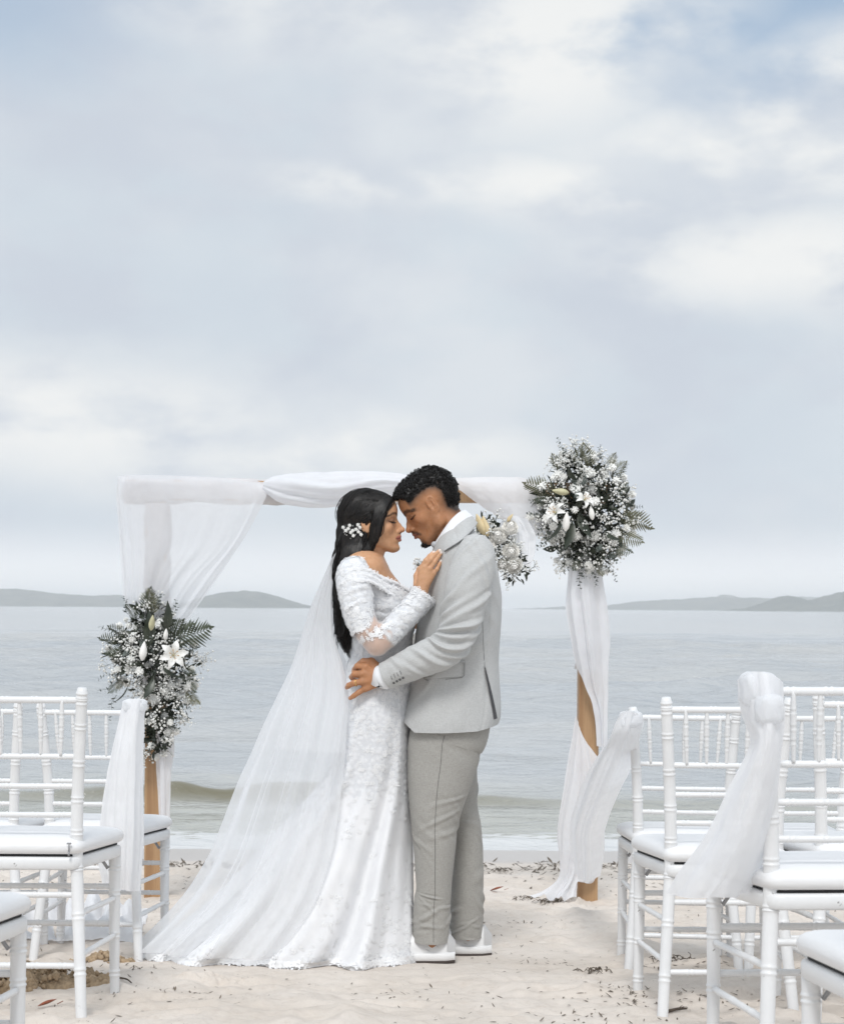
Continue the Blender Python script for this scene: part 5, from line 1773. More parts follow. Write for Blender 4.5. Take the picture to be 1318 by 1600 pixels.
jacket, GJ = body_loft('jacket', lvl, 190, 180, 2.35, jk, M_SUIT, groom)
# hem dips towards the front: pull the lowest rings to the slanting hem seen in the photo
me = jacket.data
co_ = np.empty(len(me.vertices) * 3, np.float32); me.vertices.foreach_get('co', co_); co_ = co_.reshape(190, 180, 3)
vv = np.linspace(0, 1, 190)[:, None]
xx = co_[..., 0]
hx0, hx1 = C(630, 1120)[0], C(780, 1120)[0]
tt = np.clip((xx - hx0) / (hx1 - hx0), 0, 1)
drop = (np.interp(tt, [0, .12, .45, .75, 1], [12, -3, -2, 0, 8]) * PXM)
co_[..., 2] += drop * np.clip((vv - .80) / .20, 0, 1) ** 1.5
me.vertices.foreach_set('co', co_.ravel()); me.update()
GJ = co_.astype(float)
def on_jacket(px, py, lift=.003):
    """the point of the jacket's near side seen at a photo pixel"""
    best, bp = 1e9, None
    t = C(px, py)
    rows = GJ[:, np.r_[0:46, 134:180]]
    # compare in the picture
    X2 = (rows[..., 0]) / rows[..., 1] * F; Z2 = (rows[..., 2] - CAMZ) / rows[..., 1] * F
    tx, tz = t[0] / YC * F, (t[2] - CAMZ) / YC * F
    d = (X2 - tx) ** 2 + (Z2 - tz) ** 2
    i = np.unravel_index(np.argmin(d), d.shape)
    p = rows[i]
    return np.array([t[0] * p[1] / YC, p[1] - lift, CAMZ + (t[2] - CAMZ) * p[1] / YC])
def patch(name, poly, thick, mat, parent, lift=.003, n=14):
    """flat piece of cloth lying on the jacket; poly: four photo corners, clockwise from upper left"""
    a, b_, c, d = [np.array(q, float) for q in poly]
    V = []
    for side in (0, 1):
        for i in range(n):
            for j in range(n):
                u, v = j / (n - 1), i / (n - 1)
                p = (a * (1 - u) + b_ * u) * (1 - v) + (d * (1 - u) + c * u) * v
                e = min(u, 1 - u, v, 1 - v)
                V.append(on_jacket(p[0], p[1], lift + (thick * min(1, .35 + e * 8) if side else -0.001)))
    f = []
    N = n * n
    for i in range(n - 1):
        for j in range(n - 1):
            q = i * n + j
            f.append((N + q, N + q + n, N + q + n + 1, N + q + 1))
    ring = [j for j in range(n)] + [i * n + n - 1 for i in range(1, n)] + [(n - 1) * n + j for j in range(n - 2, -1, -1)] + [i * n for i in range(n - 2, 0, -1)]
    for k in range(len(ring)):
        p, q = ring[k], ring[(k + 1) % len(ring)]
        f.append((p, q, N + q, N + p))
    return add(name, mesh(np.array(V), f), mat, parent)
flap = patch('pocket_flap', ((662, 1041), (724, 1035), (723, 1057), (664, 1062)), .004, M_SUIT, jacket)
v, f = tube([on_jacket(x, y, .0045) for x, y in ((660, 1040), (690, 1036.5), (726, 1033.5))], .0022, 5); add('pocket_welt', mesh(v, f), M_SUIT, jacket)
v, f = tube([on_jacket(x, y, .0032) for x, y in ((661, 1043), (662, 1061), (668, 1063.5), (700, 1061), (722, 1058.5), (725, 1055), (725.5, 1036))], .0006, 4); add('flap_shadow_line', mesh(v, f), M_STITCH_SHADE, jacket)  # dark line laid round the flap edge as its painted shadow
# side seam and vent
v, f = tube([on_jacket(x, y, .0012) for x, y in catmull([(752.5, 950), (754, 985), (755.5, 1020), (757, 1044)], 30)], .0006, 4); add('side_seam', mesh(v, f), M_STITCH_SHADE, jacket)
vent = MB()
L_ = [on_jacket(x, y, .007) for x, y in ((757, 1043), (760, 1062), (764, 1082), (768, 1102), (771.5, 1124))]
R_ = [on_jacket(x, y, .007) for x, y in ((758, 1043), (763, 1062), (768, 1082), (772.5, 1102), (776.5, 1122))]
vent.put([*L_, *R_, *[p + np.array((0, .02, 0)) for p in L_], *[p + np.array((0, .02, 0)) for p in R_]],
         [(i, i + 1, i + 6, i + 5) for i in range(4)] + [(10 + i, 15 + i, 16 + i, 11 + i) for i in range(4)] + [(i, 10 + i, 11 + i, i + 1) for i in range(4)] + [(5 + i, 6 + i, 16 + i, 15 + i) for i in range(4)])
add('vent', vent.mesh(), M_VENT_GAP, jacket, False)  # near-black sheet over the cloth, standing in for the slit's shaded gap
# collar and lapel
def strip(name, A, B, thick, mat, parent, n=40, m_=8, bow=.004):
    A, B = catmull(A, n), catmull(B, n)
    V = []
    for side in (0, 1):
        for i in range(n):
            for j in range(m_):
                u = j / (m_ - 1)
                p = A[i] * (1 - u) + B[i] * u
                V.append(p + np.array((0, -bow * math.sin(math.pi * u) - (thick if side else 0), 0)))
    f = []
    N = n * m_
    for i in range(n - 1):
        for j in range(m_ - 1):
            q = i * m_ + j
            f += [(q, q + 1, q + m_ + 1, q + m_), (N + q, N + q + m_, N + q + m_ + 1, N + q + 1)]
    for i in range(n - 1):
        q = i * m_
        f += [(q, q + m_, N + q + m_, N + q), (q + m_ - 1, N + q + m_ - 1, N + q + 2 * m_ - 1, q + 2 * m_ - 1)]
    for j in range(m_ - 1):
        f += [(j, N + j, N + j + 1, j + 1)]
        q = (n - 1) * m_ + j
        f += [(q, q + 1, N + q + 1, N + q)]
    return add(name, mesh(np.array(V), f), mat, parent)
def collar_half(sg):
    inn = [(736, 805, .012), (727, 810, .058), (714, 820, .080), (702, 833, .092), (692, 846, .096), (687, 852, .094)]
    out = [(746, 817, .020), (740, 826, .085), (727, 839, .0), (713, 849, .0), (700, 857, .0), (694, 861, .0)]
    I_ = [C(a_, b_, -sg * c_) for a_, b_, c_ in inn]
    O_ = []
    for a_, b_, c_ in out:
        if c_:
            O_.append(C(a_, b_, -sg * c_))
        else:
            p_ = on_jacket(a_, b_, .006)
            O_.append(p_ if sg > 0 else np.array((p_[0], 2 * YC - p_[1], p_[2])))
    return I_, O_
CI, CO = collar_half(1)
strip('collar', CI, CO, .006, M_SUIT, jacket, 50, 10, .006)
CI2, CO2 = collar_half(-1)
strip('collar', CI2, CO2, .006, M_SUIT, jacket, 50, 10, -.006)
strip('lapel', [C(694, 847, -.104), C(684, 868, -.10), C(672, 905, -.07), C(660, 950, -.04)], [C(702, 856, -.135), C(706, 872, -.160), C(688, 915, -.155), C(664, 960, -.10)], .004, M_SUIT, jacket)
v, f = tube(catmull([tuple(p_ + np.array((.001, -.006, -.002))) for p_ in CO[1:]], 30), .0014, 5); add('collar_edge', mesh(v, f), M_STITCH_SHADE, jacket)
# shirt collar, and tie knot under the chin
for sg in (-1, 1):
    strip('shirt_collar', [C(726, 796, sg * .010), C(716, 801, sg * .048), C(704, 812, sg * .068), C(692, 828, sg * .074), C(682, 843, sg * .060), C(679, 848, sg * .050)],
          [C(740, 808, sg * .012), C(730, 813, sg * .062), C(716, 825, sg * .086), C(704, 838, sg * .096), C(693, 851, sg * .092), C(688, 857, sg * .085)], .003, M_SHIRT, groom, 40, 8, -sg * .006)
sf = Field(C(655, 960, -.14) - .05, C(735, 800, .14) + .05, .005)
sf.chain([C(706, 838), C(704, 870), C(700, 930)], [.050, .062, .07], .03)
sv, sff = sf.surface(1); add('shirt', mesh(sv, sff), M_SHIRT, groom)
M_TIE = simple_mat('grey_bow_tie', (0.45, 0.46, 0.48), .5, .2, 120)
tf = Field(C(660, 880, -.09) - .02, C(700, 838, .03) + .02, .0022)
tf.ball(C(682, 853, -.030), (.008, .010, .009), 0)
for s, k_ in ((-1, 1), (1, 1)):
    tf.cone(C(682, 853, -.03 + s * .008), C(678.5, 851, -.03 + s * .035), .005, .012, .003)
tv, tff = tf.surface(1); add('bow_tie', mesh(tv, tff), M_TIE, groom)

bo = empty('boutonniere', tuple(C(655, 882, -.09))); bo.parent = groom; bo.matrix_parent_inverse = world_of(groom).inverted()
fl_, st_ = MB(), MB()
rb = random.Random(4)
c0_ = np.array(C(660, 888, -.095))
for k in range(26):
    t_ = np.array(C(650 + rb.gauss(0, 4.5), 880 + rb.gauss(0, 4), -.10 + rb.gauss(0, .012)))
    v, f = tube([c0_, (c0_ + t_) / 2 + np.array((0, 0, .004)), t_], .0005, 3, False); st_.put(v, f)
    tiny_ball(fl_, t_, rb.uniform(.0022, .0042))
add('florets', fl_.mesh(), M_PETAL, bo); add('stems', st_.mesh(), M_STEM, bo)
# sleeve of the near arm
sl = [(742, 852, -.150, .052, .060), (742, 866, -.176, .070, .070), (737, 890, -.205, .078, .074), (730, 920, -.228, .078, .074), (724, 950, -.242, .074, .070), (717, 978, -.252, .068, .066), (707, 1000, -.256, .064, .062), (690, 1017, -.252, .062, .060), (666, 1028, -.242, .060, .058), (640, 1039, -.228, .056, .054), (618, 1049, -.214, .051, .050), (603, 1056, -.204, .049, .047)]
SF = [(.54, .2, .05, .016, .9, .006), (.58, -.2, .06, .014, .8, .006), (.50, .4, .06, .016, .9, .006), (.46, -.3, .05, .014, .8, .005), (.62, .3, .05, .014, .8, .005), (.42, .9, .08, .018, .7, .006), (.36, 1.0, .08, .02, .6, .005),
      (.52, -1.0, .07, .015, .7, .006), (.57, -1.2, .06, .013, .6, .006), (.47, -1.3, .08, .015, .6, .006), (.66, -.6, .06, .014, .8, .004), (.72, .2, .05, .016, .8, .004), (.80, -.3, .05, .014, .8, .003),
      (.28, .4, .12, .022, .8, .004), (.20, -.5, -.1, .02, .7, .004), (.14, .6, .12, .018, .7, .003), (.33, -.9, .1, .018, .6, .004), (.86, .5, .04, .014, .7, .003), (.39, -.1, .09, .018, .9, .004)]
SF = [(a, b_, c, d * 1.05, e * 1.25, g * 1.7) for a, b_, c, d, e, g in SF]
sleeve, GS = limb_loft('sleeve', sl, 190, 96, SF, 9, M_SUIT, jacket, .0020)
cp = [(612, 1052, -.212, .040, .038), (600, 1057.5, -.203, .0435, .041), (596.5, 1059, -.201, .044, .0415), (596, 1059.3, -.2005, .040, .038), (604, 1056, -.205, .034, .032)]
limb_loft('shirt_cuff', cp, 40, 48, (), 3, M_SHIRT, groom, .0006)
# close the sleeve end a little inside, and add the buttons
def on_grid(G, px, py, lift):
    """the point of a cloth grid's near side that the photo shows at a pixel"""
    c = C(px, py, -.2)
    X2 = G[..., 0] / G[..., 1]; Z2 = (G[..., 2] - CAMZ) / G[..., 1]
    d = (X2 - c[0] / c[1]) ** 2 + (Z2 - (c[2] - CAMZ) / c[1]) ** 2
    near_ = G[..., 1] < np.median(G[..., 1], axis=1)[:, None]
    i = np.unravel_index(np.argmin(d + (~near_) * 9), d.shape)
    y_ = G[i][1] - lift
    return np.array((c[0] / c[1] * y_, y_, CAMZ + (c[2] - CAMZ) / c[1] * y_))
st = MB()
for k in range(4):
    px, py = 615.0 + 4.8 * k, 1067.0 - 2.6 * k
    p = on_grid(GS, px, py, .001)
    add('cuff_button', mesh(*tube([p, p + np.array((0, -.0030, 0))], .0044, 10)), M_STITCH_SHADE, sleeve)
    v, f = tube([on_grid(GS, px - 2.2, py - 5.0, .0012), on_grid(GS, px - 5.0, py - 11.0, .0012)], .0009, 4); st.put(v, f)
add('buttonholes', st.mesh(), M_STITCH_SHADE, sleeve)
sl2 = [(735, 862, .150, .06, .06), (728, 890, .205, .075, .07), (700, 960, .255, .070, .066), (672, 1003, .265, .062, .060), (625, 1032, .235, .054, .05), (592, 1050, .205, .048, .045)]
limb_loft('sleeve', sl2, 90, 60, SF[:8], 12, M_SUIT, jacket, .002)
# ring
rp, rd = (fg[2][0] * .75 + kn[2] * .25), fg[2][0] - kn[2]
rd = rd / np.linalg.norm(rd); ru = np.cross(rd, (0, 1, 0)); ru /= np.linalg.norm(ru); rv = np.cross(rd, ru)
M_GOLD, nt, b = new_mat('gold'); b.inputs['Base Color'].default_value = (0.9, 0.62, 0.25, 1); b.inputs['Metallic'].default_value = 1; b.inputs['Roughness'].default_value = .25
v, f = tube([rp + (ru * math.cos(a) + rv * math.sin(a)) * .0125 for a in np.linspace(0, 6.283, 25)], .0016, 6, False)
add('ring', mesh(v, f), M_GOLD, groom)

# trainers
M_SHOE = simple_mat('white_leather', (0.78, 0.78, 0.78), .45, .08, 70)
M_TAB = simple_mat('pale_grey_leather', (0.52, 0.52, 0.52), .5)
M_SOLE = simple_mat('dark_sole', (0.06, 0.045, 0.04), .7)
def shoe(hx, hy, dy):
    """heel pixel; toe points to the left"""
    L = .285
    c0 = C(hx, hy, dy)
    n, k = 60, 40
    s = np.linspace(0, 1, n)
    half = np.interp(s, [0, .05, .2, .45, .7, .88, .96, 1], [.012, .034, .040, .041, .050, .043, .027, .004])
    top = np.interp(s, [0, .025, .08, .3, .42, .6, .8, .93, 1], [.046, .082, .104, .104, .108, .078, .058, .044, .018])
    def sm(a):
        q = np.pad(a, 4, mode='edge'); return np.convolve(q, np.ones(9) / 9, 'valid')
    half, top = sm(half), sm(top)
    th = np.linspace(-.35, math.pi + .35, k)
    V = []
    for i in range(n):
        for t in th:
            yy = math.copysign(abs(math.cos(t)) ** .75, math.cos(t)) * half[i]
            zz = .016 + (top[i] - .016) * max(-.25, math.sin(t)) ** 1 if math.sin(t) > 0 else .016 + math.sin(t) * .02
            V.append((c0[0] - s[i] * L, c0[1] + yy, c0[2] + zz))
    root = empty('shoe', tuple(c0)); root.parent = groom; root.matrix_parent_inverse = world_of(groom).inverted()
    add('upper', mesh(np.array(V), grid_faces(k, n)), M_SHOE, root)
    def sole(z0, z1, grow, nm, mt):
        V = []
        for z, g in ((z0, grow - .003), (z0 + .002, grow), (z1, grow), (z1 + .001, grow - .004)):
            a = np.concatenate([np.stack([c0[0] + .001 - s * (L + .008), c0[1] - (half + g), np.full(n, c0[2] + z)], 1), np.stack([c0[0] + .001 - s[::-1] * (L + .008), c0[1] + (half + g)[::-1], np.full(n, c0[2] + z)], 1)])
            V.append(a)
        nn = len(V[0]); V = np.vstack(V)
        f = [tuple(q) for q in grid_faces(nn, 4, True).tolist()] + [tuple(range(nn))[::-1], tuple(range(3 * nn, 4 * nn))]
        add(nm, mesh(V, f), mt, root)
    sole(.0055, .032, .0055, 'midsole', M_SHOE)
    sole(-.004, .005, .0040, 'outsole', M_SOLE)
    tb = []
    for i in range(0, 7):
        for t in np.linspace(.25, math.pi - .25, 12):
            yy = math.copysign(abs(math.cos(t)) ** .75, math.cos(t)) * (half[i] + .0012)
            tb.append((c0[0] - s[i] * L + .0015, c0[1] + yy, c0[2] + .016 + (top[i] - .012) * math.sin(t)))
    add('heel_tab', mesh(np.array(tb), grid_faces(12, 7)), M_TAB, root)
    for i0_, z0_ in ((20, .045), (26, .030)):
        ln = [(c0[0] - s[i] * L, c0[1] - half[i] * (1.0 - .25 * abs(k_) / 8) - .0014, c0[2] + z0_ + .0022 * (k_ + 4)) for k_, i in enumerate(range(i0_ - 8, i0_ + 8))]
        v, f = tube(ln, .0008, 4); add('seam', mesh(v, f), M_TAB, root)
    lp = MB()
    for j in range(5):
        x_ = c0[0] - L * (.46 + .055 * j); zt = c0[2] + np.interp(.46 + .055 * j, s, top)
        v, f = tube([(x_, c0[1] - .022, zt - .008), (x_ - .004, c0[1], zt + .003), (x_, c0[1] + .022, zt - .008)], .0028, 5); lp.put(v, f)
    add('laces', lp.mesh(), M_SHOE, root)
shoe(710, 1500, -.10)
shoe(767, 1489, .10)
# ------------------------------------------------------------------ the bride
SKIN_F = (0.64, 0.365, 0.215)
bh = Head(C(577.5, 822), math.radians(6), 0.0105, 1)
bride_at = P(585, 1498, YC)
bride = empty('person', (bride_at.x, YC, gz(YC)))
tag(bride, 'woman in a white lace wedding gown and veil, hand on the chest of the man', 'person')

fd = sculpt_head(True, [(bh.inv(C(580, 838)), 4.9), (bh.inv(C(577, 865)), 4.6), (bh.inv(C(573, 884)), 5.2)], .45, .55)
V, Fc = fd.surface(1)
col, put = paint_head(V, SKIN_F, (0.40, 0.13, 0.11), True, .45, (0.016, 0.010, 0.008))
parts = [(bh.w(V), Fc, col)]
# shoulders, chest and the near arm
bd = Field(C(520, 1060, -.30) - .03, C(670, 850, .30) + .04, 0.0045)
bd.cone(C(577, 858), C(573, 888), .046, .055, .02)
bd.chain([C(558, 898, -.150), C(562, 888, -.09), C(573, 884, 0), C(562, 888, .09), C(558, 898, .150)], [.044, .042, .046, .042, .044], .035)
bd.chain([C(573, 908, 0), C(588, 938, 0), C(595, 985, 0), C(594, 1040, 0)], [.074, .092, .085, .095], .05)
for s in (-1, 1):
    bd.ball(C(609, 950, s * .065), (.054, .054, .055), .05)
    bd.cone(C(572, 893, s * .08), C(580, 940, s * .05), .065, .085, .05)
    bd.cone(C(596, 888, s * .012), C(571, 886, s * .125), .011, .010, .025)
ARM = [C(557, 899, -.152), C(560, 945, -.190), C(576, 988, -.212), C(589, 1005, -.216), C(606, 992, -.208), C(630, 966, -.190), C(655, 933, -.170)]
ARR = [.046, .042, .038, .036, .036, .032, .0235]
bd.chain(ARM, ARR, .02)
bd.chain([C(560, 902, .150), C(615, 965, .225), C(660, 968, .275)], [.044, .040, .036], .02)
Vb, Fb = bd.surface(2)
q = VN(19)
cb = np.tile(np.array(SKIN_F), (len(Vb), 1)) * (1 + .05 * q.fbm(Vb[:, 0] * 18, Vb[:, 1] * 18, Vb[:, 2] * 18, 3))[:, None]
parts.append((Vb, Fb, cb))
# right hand lying on his chest, back of the hand to the camera
D = -.172
kn = [C(657, 890, D - .004), C(664, 886, D - .008), C(671, 889, D - .008), C(677, 896, D - .002)]
fg = [[C(665, 876, D - .008), C(671, 869, D - .006), C(677, 863, D - .002)],
      [C(673, 874, D - .012), C(680, 866, D - .009), C(686.5, 860.5, D - .004)],
      [C(679, 878, D - .011), C(684, 870, D - .008), C(688.5, 864, D - .003)],
      [C(682.5, 889, D - .006), C(685.5, 882.5, D - .004), C(688, 876.5, D + .000)]]
th = [C(651, 914, D + .012), C(651, 900, D + .024), C(655, 890, D + .030), C(661, 882, D + .030)]
fh = sculpt_hand(C(657, 928, D + .002), kn, fg, th, .0115, 0.0012, .005, [C(640, 952, -.182), C(657, 928, D + .002)], [.0265, .0235])
Vh, Fh = fh.surface(1)
ch = np.tile(np.array(SKIN_F) * .98, (len(Vh), 1)) * (1 + .06 * q.fbm(Vh[:, 0] * 60, Vh[:, 1] * 60, Vh[:, 2] * 60, 3))[:, None]
for k_ in kn:
    ch *= (1 - .14 * np.exp(-(np.linalg.norm(Vh - k_, axis=1) / .010) ** 2))[:, None]
def paint_nail(ch, Vh, tip, prev):
    d = np.asarray(tip) - np.asarray(prev); d /= np.linalg.norm(d)
    c = np.asarray(tip) + d * .004 + np.array((0, -.006, 0))
    m_ = np.clip(1.3 - np.linalg.norm((Vh - c), axis=1) / .0075, 0, 1)[:, None]
    return ch + (np.array((.80, .72, .68)) - ch) * m_
for f in fg:
    ch = paint_nail(ch, Vh, f[-1], f[-2])
parts.append((Vh, Fh, ch))
# left hand, behind his neck, holds the bouquet
lf = Field(C(640, 1010, .12), C(775, 830, .36), .005)
lf.chain([C(655, 968, .272), C(705, 962, .315), C(728, 900, .270), C(732, 868, .238)], [.036, .034, .028, .024], .01)
for i in range(4):
    lf.chain([C(730, 858 + 5 * i, .235), C(741, 857 + 5 * i, .225), C(747, 861 + 5 * i, .20)], [.010, .009, .008], .004)
Vl, Fl = lf.surface(1)
parts.append((Vl, Fl, np.tile(np.array(SKIN_F), (len(Vl), 1))))
# legs under the gown
lgf = Field(C(540, 1500, -.2), C(650, 1040, .2), .010)
for s in (-1, 1):
    lgf.chain([C(590, 1060, s * .06), C(600, 1260, s * .06), C(610, 1440, s * .06), C(612, 1486, s * .06)], [.10, .06, .045, .04], .04)
Vg, Fg = lgf.surface(1)
parts.append((Vg, Fg, np.tile(np.array(SKIN_F), (len(Vg), 1))))
add('body', person_mesh(parts), M_SKIN, bride)

# ---- gown
M_LACE, nt, b = new_mat('white_lace')
uv_ = nt.coords('Object')
v1 = nt.voronoi(uv_, 70, 'SMOOTH_F1'); v2 = nt.voronoi(uv_, 160, 'DISTANCE_TO_EDGE')
n_ = nt.noise(uv_, 55, 5, .6, .8)
hgt = nt.math('ADD', nt.math('MULTIPLY', nt.smooth(v1, .62, .15), .8), nt.math('ADD', nt.math('MULTIPLY', nt.smooth(v2, .0, .12), .35), nt.math('MULTIPLY', n_, .7)))
b.inputs['Roughness'].default_value = .75
b.inputs['Sheen Weight'].default_value = .2
nt.l.new(nt.mix(nt.smooth(hgt, .6, 1.3), (.70, .715, .74), (.80, .81, .83)), b.inputs['Base Color'])
nt.l.new(nt.bump(hgt, .35, .004), b.inputs['Normal'])
M_SATIN, nt, b = new_mat('white_tulle_over_satin')
ob_ = nt.coords('Object')
n_ = nt.noise(nt.mapping(ob_, (1, 1, .35)), 26, 5, .6)
nt.l.new(nt.mix(nt.smooth(n_, .3, .7), (.75, .76, .78), (.81, .815, .83)), b.inputs['Base Color'])
b.inputs['Roughness'].default_value = .7
b.inputs['Sheen Weight'].default_value = .3
nt.l.new(nt.bump(n_, .2, .004), b.inputs['Normal'])
M_MOTIF = simple_mat('lace_embroidery', (.85, .855, .865), .8, .3, 500)

def gown(s, th, kx, ky):
    q = VN(61)
    a = np.clip((s - .42) / .50, 0, 1)
    ph = 9 * th + 2.2 * q(s * 2.5, np.cos(th), np.sin(th)) + 1.2 * np.sin(th * 2 + 1)
    w = np.sin(ph) + .5 * np.sin(1.7 * ph + 2)
    side = np.clip(np.abs(ky) * 1.4, 0.25, 1)
    dd = .034 * a ** 1.2 * w * np.sign(ky) * side + .004 * q.fbm(s * 9, np.cos(th) * 3, np.sin(th) * 3, 3)
    b_ = np.clip((s - .70) / .28, 0, 1) * (kx > 0)
    dd = dd + .20 * b_ * np.sign(ky) * (np.clip(1 - np.abs(kx) ** 6, 0, 1) ** .17 - np.abs(ky))
    dp = 5.0 * a ** 1.6 * np.sin(ph * .7 + 1) * (kx < 0) * np.abs(kx) + 1.2 * q.fbm(s * 8, np.cos(th) * 2, np.sin(th) * 2 + 4, 3)
    # drag lines across the waist and hips
    for s0, sl, wd, hg in ((.20, .03, .010, .004), (.235, -.02, .012, .004), (.27, .03, .012, .003), (.33, -.03, .015, .003)):
        an = (th + math.pi) % (2 * math.pi) - math.pi
        dd = dd + hg * np.exp(-((s - s0 - sl * an) / wd) ** 2) * np.exp(-(an / .9) ** 2)
    return dp, dd
glv = [(893, 546, 604, .128, 0), (902, 543, 616, .142, 0), (914, 541, 630, .150, 0), (930, 541, 642, .152, 0), (948, 543, 651, .150, 0), (966, 546, 652, .142, 0), (986, 548, 647, .134, 0), (1010, 548, 643, .130, 0), (1030, 545, 643, .136, 0),
       (1060, 538, 644, .156, 0), (1090, 531, 643, .172, 0), (1130, 527, 642, .178, 0), (1180, 522, 640, .174, 0), (1220, 503, 641, .172, 0), (1260, 470, 642, .178, 0), (1300, 432, 643, .190, 0), (1340, 396, 644, .204, 0),
       (1380, 360, 645, .216, 0), (1420, 318, 645, .230, 0), (1452, 280, 646, .242, 0), (1478, 248, 646, .252, 0), (1492, 230, 647, .258, 0), (1496, 226, 648, .262, 0)]
dress, GD = body_loft('dress', glv, 300, 220, 2.15, gown, None, bride)
GD = GD.copy()
vv = np.linspace(0, 1, 300)[:, None]
rowpy = catmull([(g_[0],) for g_ in glv], 300)[:, 0][:, None]
fx = np.clip((GD[..., 0] - C(560, 900)[0]) / (C(640, 900)[0] - C(560, 900)[0]), 0, 1)
topw = np.clip((935 - rowpy) / 42, 0, 1)
GD[..., 2] -= topw * fx ** 1.3 * 17 * PXM * np.exp(-((GD[..., 1] - YC) / .13) ** 2)
wz = np.clip((rowpy - 1300) / 196, 0, 1) ** 1.5
GD[..., 2] += wz * (ground_z(GD[..., 1]) + 0.014)
GD[-1, :, 2] = sand_height(GD[-1, :, 0], GD[-1, :, 1]) + .002
me = dress.data
me.vertices.foreach_set('co', GD.reshape(-1, 3).astype(np.float32).ravel()); me.update()
me.materials.append(M_LACE); me.materials.append(M_SATIN)
mi = np.zeros(len(me.polygons), np.int32)
rowi = np.repeat(np.arange(299), 220)
coli = np.tile(np.arange(220), 299)
mi[np.interp(rowi, np.arange(300), rowpy[:, 0]) + 45 * VN(88).fbm(rowi * .09, coli * .13, 1, 4) > 1240] = 1
me.polygons.foreach_set('material_index', mi)

def motif(mb, p, n, size, rnd):
    """one embroidered flower: five petals round a knot, and two leaves, lying on the cloth"""
    n = Vector(n).normalized(); u = n.orthogonal().normalized()
    u = Matrix.Rotation(rnd.uniform(0, 6.28), 3, n) @ u; v = n.cross(u)
    p = Vector(p) + n * .0012
    for k in range(5):
        a = k * 1.2566 + rnd.uniform(-.15, .15)
        d = u * math.cos(a) + v * math.sin(a); s_ = n.cross(d)
        L = size * rnd.uniform(.85, 1.1)
        c0, c1, c2 = p + d * L * .18, p + d * L * .6 + n * .0014, p + d * L
        w = L * .36
        mb.put([c0, p + d * L * .45 - s_ * w + n * .0004, p + d * L * .85 - s_ * w * .7 + n * .0004, c2, p + d * L * .85 + s_ * w * .7 + n * .0004, p + d * L * .45 + s_ * w + n * .0004, c1],
               [(0, 1, 6), (1, 2, 6), (2, 3, 6), (3, 4, 6), (4, 5, 6), (5, 0, 6)])
    mb.put([p + u * size * .2 + n * .001, p + v * size * .2 + n * .001, p - u * size * .2 + n * .001, p - v * size * .2 + n * .001, p + n * .0024], [(0, 1, 4), (1, 2, 4), (2, 3, 4), (3, 0, 4)])
    for sg in (-1, 1):
        d = (u * sg + v * rnd.uniform(-.6, .6)).normalized(); s_ = n.cross(d)
        blade(mb, p + d * size * 1.0, d, s_, n, size * .65, size * .34, .2, 0, 4)
def grid_normals(G, closed=True):
    du = np.roll(G, -1, 1) - np.roll(G, 1, 1) if closed else np.gradient(G, axis=1)
    dv = np.gradient(G, axis=0)
    n = np.cross(du, dv); n /= np.linalg.norm(n, axis=2)[..., None] + 1e-12
    c = G.mean(1, keepdims=True)
    return np.where(((G - c) * n).sum(2, keepdims=True) < 0, -n, n)
rl = random.Random(9)
ND = grid_normals(GD)
lace = MB()
def dens(py, x):
    if py < 1010: return 1.0
    if py < 1080: return .8
    if py < 1190: return .75
    if py < 1330: return .75 - .68 * (py - 1190) / 140
    if py > 1466: return 1.0
    if py > 1380: return .6 if x > 470 else .14
    return .12
cnt = 0
while cnt < 2300:
    i = min(299, int(rl.random() ** (1.0) * 300)); j = rl.randrange(220)
    p = GD[i, j]
    if p[1] > YC + .03:
        continue
    pxx = CX + p[0] / p[1] * F
    if rl.random() > dens(rowpy[i, 0], pxx):
        continue
    motif(lace, p, ND[i, j], rl.uniform(.0055, .0105), rl); cnt += 1
for j in range(0, 220, 1):          # scalloped neckline and hem
    if GD[0, j, 1] < YC + .1:
        motif(lace, GD[0, j], ND[2, j], .011, rl)
    if GD[-1, j, 1] < YC + .05:
        for _ in range(2):
            motif(lace, GD[-3 - rl.randrange(6), j], ND[-4, j], rl.uniform(.010, .018), rl)
lo = add('lace', lace.mesh(), M_MOTIF, dress); tag(lo, kind='stuff')

A_ = [C(537, 896, -.190), C(548, 890, -.200), C(562, 889, -.202), C(578, 892, -.188), (C(592, 900, -.165)), C(606, 907, -.130), C(618, 911, -.092), C(630, 918, -.050), C(641, 926, -.004)]
B_ = [C(535, 912, -.212), C(548, 908, -.222), C(562, 908, -.222), C(579, 911, -.205), (C(594, 918, -.176)), C(609, 929, -.146), C(622, 934, -.104), C(634, 940, -.060), C(646, 947, -.004)]
band = strip('neckline_band', A_, B_, .003, M_LACE, bride, 70, 10, .004)
nb = MB()
for r_ in range(3):
    Ac = catmull([tuple(p_) for p_ in A_], 60); Bc = catmull([tuple(p_) for p_ in B_], 60)
    for k in range(60):
        t_ = (0, .45, .9)[r_]
        motif(nb, Ac[k] * (1 - t_) + Bc[k] * t_ + np.array((0, -.005, 0)), (rl.uniform(-.2, .2), -1, .3), rl.uniform(.0055, .009), rl)
o_ = add('lace', nb.mesh(), M_MOTIF, band); tag(o_, kind='stuff')

